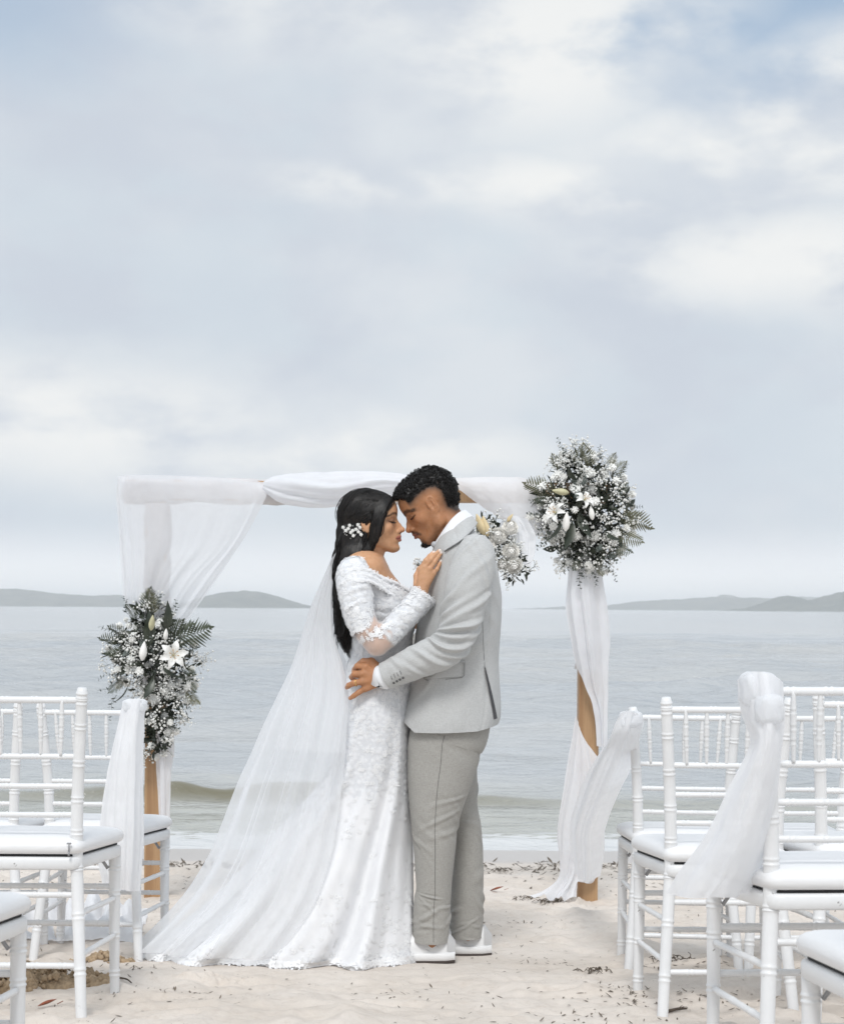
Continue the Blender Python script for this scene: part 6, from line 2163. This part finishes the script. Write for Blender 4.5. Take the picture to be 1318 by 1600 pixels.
# sleeves: lace above and below, sheer netting at the elbow
M_SHEER = tulle_mat('sheer_netting', .36, (.88, .88, .89), trans=.3)
up_path = [(556, 888, -.128, .050, .050), (553, 896, -.150, .060, .056), (554, 915, -.170, .062, .060), (557, 938, -.185, .058, .058), (561, 962, -.198, .052, .052), (569, 985, -.208, .046, .046)]
sl1, GU = limb_loft('sleeve', up_path, 90, 70, ((.3, .5, .06, .03, .8, .004), (.5, -.4, .05, .03, .8, .003), (.7, .2, .06, .025, .9, .003)), 31, M_LACE, bride, .0025)
fo_path = [(603, 995, -.209, .041, .041), (613, 985, -.203, .042, .042), (628, 968, -.191, .043, .043), (645, 950, -.181, .043, .041), (656, 937, -.173, .044, .040), (661, 930, -.170, .046, .040)]
sl2_, GFo = limb_loft('sleeve', fo_path, 90, 70, ((.3, .3, .06, .03, .8, .003), (.6, -.2, .05, .03, .8, .003)), 32, M_LACE, bride, .0025)
# the netting over the bare elbow follows the arm, a few millimetres off the skin
fn_ = np.cross(Vb[Fb[:, 1]] - Vb[Fb[:, 0]], Vb[Fb[:, 2]] - Vb[Fb[:, 0]])
vn_ = np.zeros_like(Vb)
for c_ in range(4):
    np.add.at(vn_, Fb[:, c_], fn_)
vn_ /= np.linalg.norm(vn_, axis=1)[:, None] + 1e-12
if ((Vb - C(590, 1005, -.216)) * vn_)[np.linalg.norm(Vb - C(590, 1005, -.216), axis=1) < .045].sum() < 0:
    vn_ = -vn_
keep = (seg_dist(Vb, [ARM[1], ARM[2], ARM[3], ARM[4], ARM[5]]) < .050) & (Vb[:, 1] < YC - .150)
fk = Fb[keep[Fb].all(1)]
used_ = np.unique(fk)
remap = np.full(len(Vb), -1); remap[used_] = np.arange(len(used_))
SHV, SHN = Vb[used_] + vn_[used_] * .0035, vn_[used_]
sh_ = add('sheer_panel', mesh(SHV, remap[fk]), M_SHEER, bride)
lm = MB()
for G, n_m, band in ((GU, 230, None), (GFo, 170, None)):
    N_ = grid_normals(G)
    k = 0
    while k < n_m:
        i, j = rl.randrange(len(G)), rl.randrange(G.shape[1])
        if N_[i, j][1] > .3:
            continue
        motif(lm, G[i, j], N_[i, j], rl.uniform(.0055, .010), rl); k += 1
tries = 0
for cx_, cy_, rad_, n_m in ((583, 992, .020, 16), (566, 1000, .012, 7), (604, 978, .016, 10), (592, 985, .014, 8)):
    cc_ = C(cx_, cy_, -.25)
    for _ in range(n_m):
        t_ = cc_ + np.array((rl.gauss(0, rad_ * .6), 0, rl.gauss(0, rad_ * .6)))
        d_ = (SHV[:, 0] - t_[0]) ** 2 + (SHV[:, 2] - t_[2]) ** 2 + (SHN[:, 1] > -.1) * 9
        k_ = int(np.argmin(d_))
        motif(lm, SHV[k_], SHN[k_], rl.uniform(.0055, .009), rl)
for G, row in ((GU, 0), (GU, -1), (GFo, 0), (GFo, -1)):
    N_ = grid_normals(G)
    for j in range(0, G.shape[1], 2):
        motif(lm, G[row, j], N_[row, j], rl.uniform(.006, .010), rl)
lo2 = add('lace', lm.mesh(), M_MOTIF, sl1); tag(lo2, kind='stuff')

# ---- veil
M_VEIL = tulle_mat('veil_netting', .45, (.94, .95, .965), trans=.45)
def veil(name, rows, nv, nu, folds, amp, seed, parent, a0=-1.75, a1=1.75):
    c = catmull(rows, nv)
    v = np.linspace(0, 1, nv)[:, None]; u = np.linspace(0, 1, nu)[None, :]
    an = a0 + (a1 - a0) * u
    q = VN(seed)
    ph = folds * 6.283 * (u + .04 * q(u * 3, v * 2, 3)) + 1.5 * q(u * 2, v * 1.2, 5)
    wv = np.sin(ph) + .5 * np.sin(ph * 1.9 + 1) + .3 * np.sin(ph * 3.1)
    grow = np.clip(v * 1.5 + .08, 0, 1)
    R = 1 + amp * wv * grow
    pxs = c[:, 1:2] - (c[:, 1:2] - c[:, 2:3]) * np.cos(an) * R
    dys = c[:, 3:4] * np.sin(an) * R
    dx, dy = pxs - CX, CY - c[:, 0:1]
    G = np.stack([(dx * ca - dy * sa) * YC / F, YC + dys, CAMZ + (dy * ca + 0 * dx) * YC / F + (c[:, 1:2] - CX) * sa * YC / F + 0 * dx], -1)
    wz = np.clip((c[:, 0:1] - 1300) / 200, 0, 1) ** 1.5
    G[..., 2] += wz * (ground_z(G[..., 1]) + .03)
    gzz = ground_z(G[..., 1]) + .012
    G[..., 2] = np.maximum(G[..., 2], gzz)
    return add(name, mesh(G.reshape(-1, 3), grid_faces(nu, nv)), M_VEIL, parent)
long_rows = [(826, 546, 538, .020), (845, 540, 530, .040), (870, 527, 519, .055), (905, 519, 504, .070), (940, 515, 489, .085), (990, 516, 474, .110), (1040, 527, 459, .140), (1085, 532, 440, .165), (1130, 528, 420, .185), (1180, 522, 400, .20), (1220, 516, 383, .21),
             (1270, 508, 365, .225), (1310, 500, 350, .238), (1345, 490, 335, .25), (1400, 470, 303, .262), (1450, 440, 262, .272), (1482, 420, 232, .276), (1494, 410, 222, .278)]
v1_ = veil('veil', long_rows, 200, 180, 8, .045, 71, bride)
short_rows = [(824, 548, 539, .018), (845, 542, 532, .036), (870, 529, 522, .050), (905, 521, 510, .064), (940, 517, 498, .078), (990, 518, 486, .098), (1040, 529, 472, .124), (1085, 534, 458, .150), (1130, 530, 446, .172), (1168, 527, 437, .185)]
v2_ = veil('veil_layer', short_rows, 120, 150, 7, .05, 72, v1_)

# ---- hair
cap = Field((-15, -11, -16), (14, 11, 16), .3)
cap.ball((-1.3, 0, 4.3), (9.9, 8.2, 8.6))
cap.ball((3.9, 0, 5.6), (5.6, 7.4, 5.2), 2)
capline = [(622, 762), (617, 778), (609, 787), (602, 797), (595, 804), (586, 806), (578, 806), (567, 812), (561, 824), (560, 840), (548, 846), (528, 840), (526, 800), (545, 756), (585, 750)]
cpoly = [tuple(bh.inv(C(*p_))[[0, 2]]) for p_ in capline]
X_, Y_, Z_ = cap.xyz((slice(None),) * 3)
cap.d = np.maximum(cap.d, poly_dist(X_, Z_, cpoly)).astype(np.float32)
inv = lambda *a: tuple(bh.inv(C(*a)))
S_ = 1 / bh.s
def hchain(pts, rad, k, wave=0.0):
    if wave:
        pts = catmull(pts, 16); rad = np.interp(np.linspace(0, 1, 16), np.linspace(0, 1, len(rad)), rad)
        pts = [(p_[0] + wave * math.sin(i_ * 1.15 + p_[2] * 60) * min(1, i_ / 6), p_[1], p_[2]) for i_, p_ in enumerate(pts)]
        rad = rad * (1 + .14 * np.sin(np.arange(16) * 1.7 + pts[0][2] * 50))
    cap.chain([inv(*p_) for p_ in pts], [r_ * S_ for r_ in rad], k)
FALL = [((556, 826, -.03), (549, 850, -.05), (543, 880, -.07), (537, 912, -.075), (534, 950, -.07), (536, 985, -.06), (542, 1014, -.05)),
        ((548, 822, .0), (541, 850, -.01), (537, 885, -.02), (533, 925, -.03), (534, 965, -.03), (539, 1000, -.03), (544, 1020, -.03)),
        ((554, 826, .04), (546, 855, .05), (540, 890, .05), (536, 930, .05), (535, 970, .04), (538, 1000, .03))]
FR = [(.042, .038, .032, .028, .026, .022, .006), (.040, .040, .036, .030, .028, .022, .006), (.045, .045, .045, .040, .030, .010)]
for f_, r_ in zip(FALL, FR):
    hchain(f_, r_, 1.1, 3.0)
NEAR = [((570, 848, -.072), (566, 858, -.082), (557, 872, -.090), (546, 886, -.092), (538, 905, -.088)), ]
hchain(NEAR[0], (.012, .020, .022, .020, .014), 1.2)
hchain(((552, 834, -.055), (556, 852, -.066), (550, 868, -.08)), (.022, .026, .026), 1.2)
LOCK = [((604, 786, -.052), (596, 800, -.070), (590, 815, -.078), (587, 830, -.080), (584, 842, -.078), (580, 855, -.073), (575, 868, -.070))]
hchain(LOCK[0], (.013, .017, .019, .019, .016, .011, .005), 1.0)
hchain(((597, 786, -.060), (588, 806, -.078), (584, 824, -.080), (581, 838, -.078)), (.016, .014, .012, .009), 1.0)
Vx, Fx = cap.surface(3)
q = VN(44)
HV = bh.w(Vx)
hair = add('hair', mesh(HV, Fx), None, bride)
M_LONG, nt, b = new_mat('long_black_hair')
hn = nt.noise(nt.mapping(nt.coords('Object'), (1, 1, .12)), 240, 2)
nt.l.new(nt.mix(nt.smooth(hn, .45, .75), (0.006, 0.0052, 0.005), (0.026, 0.019, 0.015)), b.inputs['Base Color'])
b.inputs['Roughness'].default_value = .40
b.inputs['Specular IOR Level'].default_value = .38
b.inputs['Anisotropic'].default_value = .5
hair.data.materials.append(simple_mat('hair_underlayer', (0.010, 0.009, 0.0085), .75, spec=.2))
st = MB()
rh = random.Random(12)
def strand(pts, r0, n=26, wave=0.0, seed=0.0):
    c = catmull(pts, n)
    s = np.linspace(0, 1, n)
    if wave:
        c = c + np.stack([np.sin(s * 15 + seed) * wave * s, np.cos(s * 13 + seed * 1.3) * wave * s, 0 * s], 1)
    v, f = tube(c, r0 * np.clip(1.15 - s ** 4, .2, 1), 3, False)
    st.put(v, f)
def bundle(pts, rad, n, r0, spread=1.0, wave=.003):
    pw = np.array([C(*p_) for p_ in pts]); rad = np.array(rad)
    for k in range(n):
        a, rr_ = rh.uniform(0, 6.283), math.sqrt(rh.random()) * spread
        rr_ = max(rr_, .75 * spread)
        sd = rh.uniform(0, 6.28)
        off = np.stack([math.cos(a) * rad * rr_, math.sin(a) * rad * rr_, 0 * rad], 1)
        off += np.array([[rh.gauss(0, .0025), rh.gauss(0, .0025), rh.gauss(0, .003)] for _ in rad])
        strand(pw + off, r0 * rh.uniform(.6, 1.2), 26, wave * rh.uniform(.3, 1.3), sd)
for f_, r_ in zip(FALL, FR):
    bundle(f_, r_, 150, .0013, 1.0, .004)
bundle(NEAR[0], (.016, .022, .022, .020, .014), 90, .0011, 1.05, .003)
bundle(((562, 830, -.06), (560, 850, -.07), (552, 868, -.08), (542, 890, -.085)), (.025, .030, .026, .02), 90, .0011, 1.05, .003)
bundle(LOCK[0], (.014, .019, .022, .021, .016, .011, .005), 110, .0011, 1.05, .0015)
bundle(((540, 985, -.05), (545, 1005, -.06), (542, 1018, -.06), (546, 1028, -.06)), (.006, .004, .003, .001), 14, .0010, 1, .003)
bundle(((530, 880, -.05), (526, 910, -.05), (523, 935, -.05), (521, 950, -.05)), (.006, .005, .004, .003), 12, .0010, 1, .004)
for k in range(60):
    y0 = rh.uniform(830, 960); x0 = np.interp(y0, [830, 870, 920, 960], [535, 528, 524, 523]) + rh.uniform(0, 4)
    L_ = rh.uniform(40, 95); w_ = rh.uniform(-6, 4)
    c_ = [C(x0 + w_ * math.sin(t_ * 3.0 + k), y0 + L_ * t_, -.05 + rh.gauss(0, .004)) for t_ in np.linspace(0, 1, 6)]
    strand(c_, .0008, 22, .003, k)
for k in range(26):
    x0 = rh.uniform(556, 606); y0 = np.interp(x0, [556, 575, 606], [775, 769.5, 775])
    c_ = [C(x0, y0 + 2, rh.gauss(0, .02)), C(x0 - 8, y0 - 1.2 + rh.uniform(-.6, 1), rh.gauss(0, .02)), C(x0 - 18, y0 + rh.uniform(0, 4), rh.gauss(0, .02))]
    strand(c_, .00045, 14)
for k in range(9):
    x0, amp_, ph_ = 529 + 2.4 * k, rh.uniform(2.5, 4.5), rh.uniform(0, 6.28)
    yend = rh.uniform(975, 1022)
    ys_ = np.linspace(845 + 4 * k, yend, 9)
    base_ = np.interp(ys_, [845, 880, 930, 980, 1020], [0, -4, -6, -2, 6])
    bundle([(x0 + b_ + amp_ * math.sin((y_ - 845) / 15.0 + ph_), y_, -.075 + rh.uniform(0, .03)) for y_, b_ in zip(ys_, base_)],
           [.006, .0065, .007, .007, .0065, .006, .005, .004, .0015], 26, .0011, 1, .0015)
bundle(((582, 858, -.07), (578, 866, -.07), (579, 873, -.068), (584, 877, -.065)), (.003, .003, .002, .001), 10, .0009, 1, .002)
# strands laid over the near side of the hair, following its flow
hx_ = CX + HV[:, 0] / HV[:, 1] * F * ca + (HV[:, 2] - CAMZ) / HV[:, 1] * F * sa
hy_ = CY - ((HV[:, 2] - CAMZ) / HV[:, 1] * F * ca - HV[:, 0] / HV[:, 1] * F * sa)
DX0, DY0 = 500, 740
dm = np.full((320, 160), np.nan)
for xx_, yy_, d_ in zip(hx_.astype(int) - DX0, hy_.astype(int) - DY0, HV[:, 1] - YC):
    for a_ in (-1, 0, 1):
        for b_ in (-1, 0, 1):
            i_, j_ = yy_ + a_, xx_ + b_
            if 0 <= i_ < 320 and 0 <= j_ < 160 and not (dm[i_, j_] <= d_):
                dm[i_, j_] = d_
for _ in range(10):      # smooth the depth a little, keeping the outline
    pad = np.pad(dm, 1, constant_values=np.nan)
    with np.errstate(all='ignore'):
        import warnings; warnings.simplefilter('ignore')
        av = np.nanmean(np.stack([pad[1:-1, 1:-1], pad[:-2, 1:-1], pad[2:, 1:-1], pad[1:-1, :-2], pad[1:-1, 2:]]), 0)
    dm = np.where(np.isnan(dm), np.nan, av)
def flow(A, B, Cc, Dd, n, r0, wave=0.0, wfreq=3.0):
    """strands from curve A through B and Cc to Dd, all in the photo plane, lying on the hair"""
    A, B, Cc, Dd = [catmull(q_, 40) for q_ in (A, B, Cc, Dd)]
    for _ in range(n):
        u = rh.random() * 39; jt = lambda: min(39, max(0, int(u + rh.gauss(0, 2.2))))
        c = catmull([A[jt()], B[jt()], Cc[jt()], Dd[jt()]], 30)
        sd = rh.uniform(0, 6.28); s_ = np.linspace(0, 1, 30)
        c[:, 0] += wave * s_ * np.sin(s_ * wfreq * 6.283 + sd * .35 + u * .08)
        cut = 30 if rh.random() < .6 else rh.randint(18, 30)
        pts = []
        last = None
        for px, py in c[:cut]:
            i_, j_ = int(py) - DY0, int(px) - DX0
            d_ = dm[i_, j_] if 0 <= i_ < 320 and 0 <= j_ < 160 else np.nan
            if np.isnan(d_):
                if last is None:
                    continue
                d_ = last
            last = d_
            pts.append(C(px, py, d_ - rh.uniform(.0005, .0035)))
        if len(pts) > 6:
            pts = np.array(pts)
            k_ = np.ones(5) / 5
            yv = np.convolve(np.pad(pts[:, 1], 2, mode='edge'), k_, 'valid'); pts[:, 1] = yv
            v, f = tube(pts, r0 * rh.uniform(.6, 1.3), 3, False); st.put(v, f)
flow([(617, 776), (600, 772), (575, 770), (556, 776), (542, 792)], [(600, 786), (580, 781), (560, 783), (546, 795), (538, 806)], [(582, 802), (565, 800), (552, 805), (542, 812), (537, 818)], [(562, 822), (556, 826), (550, 830), (543, 832), (537, 832)], 620, .0010)
flow([(613, 780), (608, 777), (602, 775)], [(602, 796), (595, 792), (588, 788)], [(595, 822), (589, 818), (582, 812)], [(587, 846), (582, 846), (580, 838)], 260, .0010, 1.0, 1)
flow([(592, 826), (586, 824), (582, 822)], [(587, 842), (582, 842), (577, 842)], [(581, 856), (575, 858), (568, 858)], [(576, 870), (566, 870), (556, 872)], 120, .0009, 1.0, 1)
flow([(566, 836), (556, 836), (546, 836), (537, 836)], [(565, 856), (553, 858), (542, 862), (532, 866)], [(550, 884), (542, 900), (534, 920), (524, 925)], [(540, 960), (536, 985), (532, 995), (525, 990)], 520, .0011, 2.2, 2)
flow([(545, 940), (536, 940), (528, 940), (523, 940)], [(544, 965), (536, 965), (530, 965), (523, 965)], [(546, 990), (540, 995), (534, 995), (526, 990)], [(548, 1018), (543, 1020), (538, 1018), (530, 1010)], 160, .0010, 2.5, 1.3)
# combed back over the crown towards the comb
cen = np.array((-1.3, 0, 4.3)); rad3 = np.array((9.95, 8.3, 8.7))
for k in range(160):
    yy = rh.uniform(-7.2, 5.0)
    f0 = rh.random()
    st_p = np.array((9.2 - .055 * yy * yy - 1.0 * (yy < -4) * 0 , yy, 9.6 - .085 * yy * yy)) if f0 < .6 else np.array((rh.uniform(2, 8), yy, 11.5 - .10 * yy * yy))
    en = np.array((-7.6 + rh.gauss(0, .9), -4.6 + rh.gauss(0, 1.6), -.2 + rh.gauss(0, 1.1)))
    a = (st_p - cen) / rad3; b2 = (en - cen) / rad3
    a /= np.linalg.norm(a); b2 /= np.linalg.norm(b2)
    om = math.acos(max(-1, min(1, float(a @ b2))))
    lift = rh.uniform(.99, 1.006)
    pts = []
    for t in np.linspace(0, 1, 8):
        d = (math.sin((1 - t) * om) * a + math.sin(t * om) * b2) / (math.sin(om) + 1e-9)
        p_ = cen + d * rad3 * (lift + .004 * math.sin(3.14 * t))
        # stay outside the forehead part of the cap
        e = (p_ - np.array((3.9, 0, 5.6))) / np.array((5.7, 7.5, 5.3))
        le = np.linalg.norm(e)
        if p_[0] > 3.9 and le < 1.0:
            p_ = np.array((3.9, 0, 5.6)) + e / le * np.array((5.7, 7.5, 5.3)) * lift
        pts.append(p_)
    strand(bh.w(np.array(pts)), .0011 * rh.uniform(.6, 1.2), 22)
so = add('strands', st.mesh(), M_LONG, hair); tag(so, kind='stuff')

lashes(bh, bride, M_LONG, 20, .85, .28)

# hair comb of tiny white flowers
M_PEARL = simple_mat('pearl', (.85, .84, .82), .25)
comb = empty('hair_comb', tuple(C(550, 828, -.09))); comb.parent = bride; comb.matrix_parent_inverse = world_of(bride).inverted()
rc = random.Random(2)
tw = MB()
spots = [(536, 824), (540, 829), (544, 826), (548, 832), (551, 829), (552, 837), (556, 827), (560, 831), (562, 824), (564, 835), (559, 820), (546, 821)]
def hair_surface_dy(px, py):
    """how far towards the camera the hair lies at a pixel"""
    h_ = bh.inv(C(px, py))
    t = 1 - ((h_[0] + 1.3) / 9.9) ** 2 - ((h_[2] - 4.3) / 8.6) ** 2
    i_, j_ = int(py) - DY0, int(px) - DX0
    d_ = np.nanmin(dm[max(0, i_ - 2):i_ + 3, max(0, j_ - 2):j_ + 3]) if np.isfinite(dm[max(0, i_ - 2):i_ + 3, max(0, j_ - 2):j_ + 3]).any() else -.05
    return float(d_) - .010
prev = None
for i, (px, py) in enumerate(spots):
    dyy = hair_surface_dy(px, py)
    c = Vector(C(px, py, dyy))
    fm = MB()
    for k in range(5):
        a = k * 1.2566 + rc.uniform(-.2, .2)
        d = Vector((math.cos(a), -.35, math.sin(a))).normalized(); s_ = d.cross(Vector((0, -1, 0))).normalized()
        blade(fm, c, d, s_, Vector((0, -1, 0)), .0070, .0056, .25, .2, 4)
    add('comb_flower', fm.mesh(), M_PETAL, comb)
    bm = bmesh.new(); bmesh.ops.create_icosphere(bm, subdivisions=2, radius=.0026, matrix=Matrix.Translation(c + Vector((0, -.003, 0))))
    pm = bpy.data.meshes.new('m'); bm.to_mesh(pm); bm.free()
    add('pearl', pm, M_PEARL, comb)
pw_ = MB()
for i in range(26):
    px, py = rc.uniform(536, 566), 828 + rc.gauss(0, 4.5)
    tiny_ball(pw_, C(px, py, hair_surface_dy(px, py) - .001), rc.uniform(.0012, .0022))
add('beads', pw_.mesh(), M_PEARL, comb)
v, f = tube([tuple(C(px, py, hair_surface_dy(px, py) + .003)) for px, py in ((536, 826), (545, 828), (555, 828), (566, 827))], .0010, 4)
add('wire', mesh(v, f), M_METAL, comb)
# ------------------------------------------------------------------ things lying on the sand
def sand_at(px, py):
    """the point of the beach seen at a photo pixel"""
    k = (py - CY + (px - CX) * sa) / F
    Y = 0.7435 / (k - 0.092)
    for _ in range(3):
        p = P(px, py, Y)
        zt = float(sand_height(np.array([p.x]), np.array([Y]))[0])
        Y = (CAMZ - zt) / k
    p = P(px, py, Y)
    return Vector((p.x, p.y, float(sand_height(np.array([p.x]), np.array([p.y]))[0])))
M_WEED = simple_mat('dry_seaweed', (0.13, 0.105, 0.08), .85, .3, 200, var=.4, vscale=40)
M_TWIG = simple_mat('driftwood_twig', (0.085, 0.065, 0.05), .85, .3, 200, var=.4, vscale=40)
M_RED = simple_mat('dry_red_leaf', (0.28, 0.075, 0.03), .55, .3, 90, var=.35, vscale=40)
M_DAMP = simple_mat('damp_sand', (0.40, 0.295, 0.19), .95, .6, 160, var=.22, vscale=60)
rs_ = random.Random(77)
# loose flakes of weed and shell strewn over the beach
mb = MB()
def flake(x, y, L, Wd):
    z = float(sand_height(np.array([x]), np.array([y]))[0]) + .002
    a = rs_.uniform(0, 3.14); d = Vector((math.cos(a), math.sin(a), rs_.uniform(-.12, .3))).normalized()
    s_ = d.cross(Vector((0, 0, 1))).normalized()
    blade(mb, (x, y, z), d, s_, s_.cross(d), L, Wd, rs_.uniform(-.4, .6), rs_.uniform(-.3, .3), 4)
for _ in range(1500):                      # the tide line
    y = 9.55 + rs_.gauss(0, .22) + .18 * math.sin(rs_.random() * 40)
    flake(rs_.uniform(-4.6, 4.6), y, rs_.uniform(.02, .09), rs_.uniform(.006, .022))
for _ in range(420):
    flake(rs_.uniform(-3.6, 3.6), rs_.uniform(8.0, 9.3), rs_.uniform(.012, .05), rs_.uniform(.004, .014))
for _ in range(1500):
    y = rs_.uniform(3.6, 8.0)
    x = rs_.uniform(-.32, .32) * y
    if abs(x) < .9 and rs_.random() < .72:
        continue
    flake(x, y, rs_.uniform(.005, .022), rs_.uniform(.002, .006))
for cx_, cy_, n_ in ((160, 1530, 60), (270, 1560, 30), (1010, 1560, 50), (970, 1545, 50), (1120, 1560, 40), (940, 1590, 30), (780, 1440, 25), (840, 1500, 25), (1050, 1510, 40), (600, 1560, 25)):
    c = sand_at(cx_, cy_)
    for _ in range(n_):
        flake(c.x + rs_.gauss(0, .11), c.y + rs_.gauss(0, .10), rs_.uniform(.006, .026), rs_.uniform(.002, .007))
o = add('seaweed_litter', mb.mesh(), M_WEED); tag(o, kind='stuff')

def clump(px, py, label, n=34, R=.045):
    c = sand_at(px, py)
    b2 = MB()
    for _ in range(n):
        a = rs_.uniform(0, 6.28); r_ = R * math.sqrt(rs_.random())
        p = c + Vector((math.cos(a) * r_ * 1.7, math.sin(a) * r_, .004 + .35 * R * (1 - r_ / R) * rs_.random()))
        d = Vector((rs_.gauss(0, 1), rs_.gauss(0, 1), rs_.gauss(0, .18))).normalized()
        pts = [p, p + d * .012 + Vector((0, 0, .006)), p + d * .028 + Vector((rs_.gauss(0, .012), rs_.gauss(0, .012), -.004))]
        v, f = tube(catmull([tuple(q_) for q_ in pts], 7), rs_.uniform(.0008, .0020), 4); b2.put(v, f)
    o = add('seaweed_clump', b2.mesh(), M_WEED)
    tag(o, label, 'seaweed', 'clumps of dry seaweed on the beach')
clump(782, 1362, 'small dark seaweed clump just right of the knees of the groom')
clump(905, 1342, 'dark seaweed clump on the tide line right behind the wrapped arch post', 44, .05)
clump(818, 1404, 'small dark seaweed clump at the tip of the drape tail', 30, .04)
clump(858, 1407, 'small brown seaweed clump under the drape tail on the right', 30, .035)
clump(1050, 1497, 'brown seaweed clump under the chairs on the right', 44, .055)
clump(925, 1517, 'small dark weed lump beside the foot of the farthest right chair', 25, .03)

def leaf(px, py, label, L=.05, rz=.4):
    c = sand_at(px, py)
    b2 = MB()
    d = Vector((math.cos(rz), math.sin(rz), .10)).normalized(); s_ = d.cross(Vector((0, 0, 1))).normalized()
    blade(b2, c + Vector((-L / 2 * math.cos(rz), 0, .006)), d, s_, s_.cross(d), L, L * .5, .5, -.25, 8)
    v, f = tube([tuple(c + Vector((L / 2 * math.cos(rz), L / 2 * math.sin(rz), .012))), tuple(c + Vector((L * .8 * math.cos(rz), L * .8 * math.sin(rz), .020)))], .0012, 4); b2.put(v, f)
    o = add('fallen_leaf', b2.mesh(), M_RED)
    tag(o, label, 'leaf', 'red brown leaves fallen on the sand')
leaf(74, 1583, 'curled red brown leaf on the sand in the lower left corner', .055, .15)
leaf(776, 1392, 'dry red leaf lying on the sand between the groom and the right post', .075, -.3)

def twig(p0, p1, label, r=.004):
    a, b_ = sand_at(*p0), sand_at(*p1)
    m_ = (a + b_) / 2 + Vector((.006, 0, .008))
    v, f = tube(catmull([tuple(a + Vector((0, 0, .004))), tuple(m_), tuple(b_ + Vector((0, 0, .005)))], 9), np.linspace(r, r * .5, 9), 6)
    o = add('twig', mesh(v, f), M_TWIG)
    tag(o, label, 'twig', 'twigs lying on the sand')
twig((1042, 1579), (1072, 1573), 'dark straight twig on the sand among the right chair legs', .005)
twig((184, 1535), (206, 1544), 'thin bent twig on the sand beside the front leg of the tall left chair', .0035)

def heap(px, py, rx, ry, h, label, seed, M=None):
    """a crumbly heap of damp sand turned up by a foot"""
    c = sand_at(px, py)
    n, k = 70, 26
    th = np.linspace(0, 2 * math.pi, n, endpoint=False)[None, :]
    r = np.linspace(1.0, 0.0, k)[:, None]
    q = VN(seed)
    ed = 1 + .22 * q.fbm(np.cos(th) * 2, np.sin(th) * 2, 1, 3)
    X = c.x + rx * r * ed * np.cos(th); Y = c.y + ry * r * ed * np.sin(th)
    Z = sand_height(X, Y) - .004 + h * (1 - r ** 2) * (.75 + .5 * q.fbm(X * 16, Y * 16, 2, 3)) + h * .35 * q.fbm(X * 60, Y * 60, 5, 3) * (1 - r ** 4)
    o = add('sand_heap', mesh(np.stack([X, Y, Z], -1).reshape(-1, 3), grid_faces(n, k, True)), M or M_DAMP)
    b2 = MB()
    for _ in range(0 if M else 90):
        a = rs_.uniform(0, 6.28); rr_ = math.sqrt(rs_.random()) * 1.1
        x, y = c.x + rx * rr_ * math.cos(a), c.y + ry * rr_ * math.sin(a)
        z = float(sand_height(np.array([x]), np.array([y]))[0]) + h * max(0, 1 - rr_ ** 2) * .9
        tiny_ball(b2, (x, y, z), rs_.uniform(.004, .013))
    if b2.v:
      o2 = add('crumbs', b2.mesh(), M or M_DAMP, o); tag(o2, kind='stuff')
    tag(o, label, 'sand heap', 'heaps of turned up sand')
heap(88, 1548, .17, .085, .060, 'brown damp sand heap behind the leg of the tall left chair', 1)
heap(10, 1550, .10, .075, .055, 'brown damp sand heap at the left edge of the beach', 2)
heap(160, 1505, .10, .06, .022, 'low sand heap at the rear leg of the chair with the left sash', 3)
heap(340, 1529, .14, .05, .020, 'low pale sand heap in front of the hem of the gown', 4, M_SAND)
heap(890, 1405, .13, .08, .03, 'low sand heap at the foot of the right arch post', 5, M_SAND)
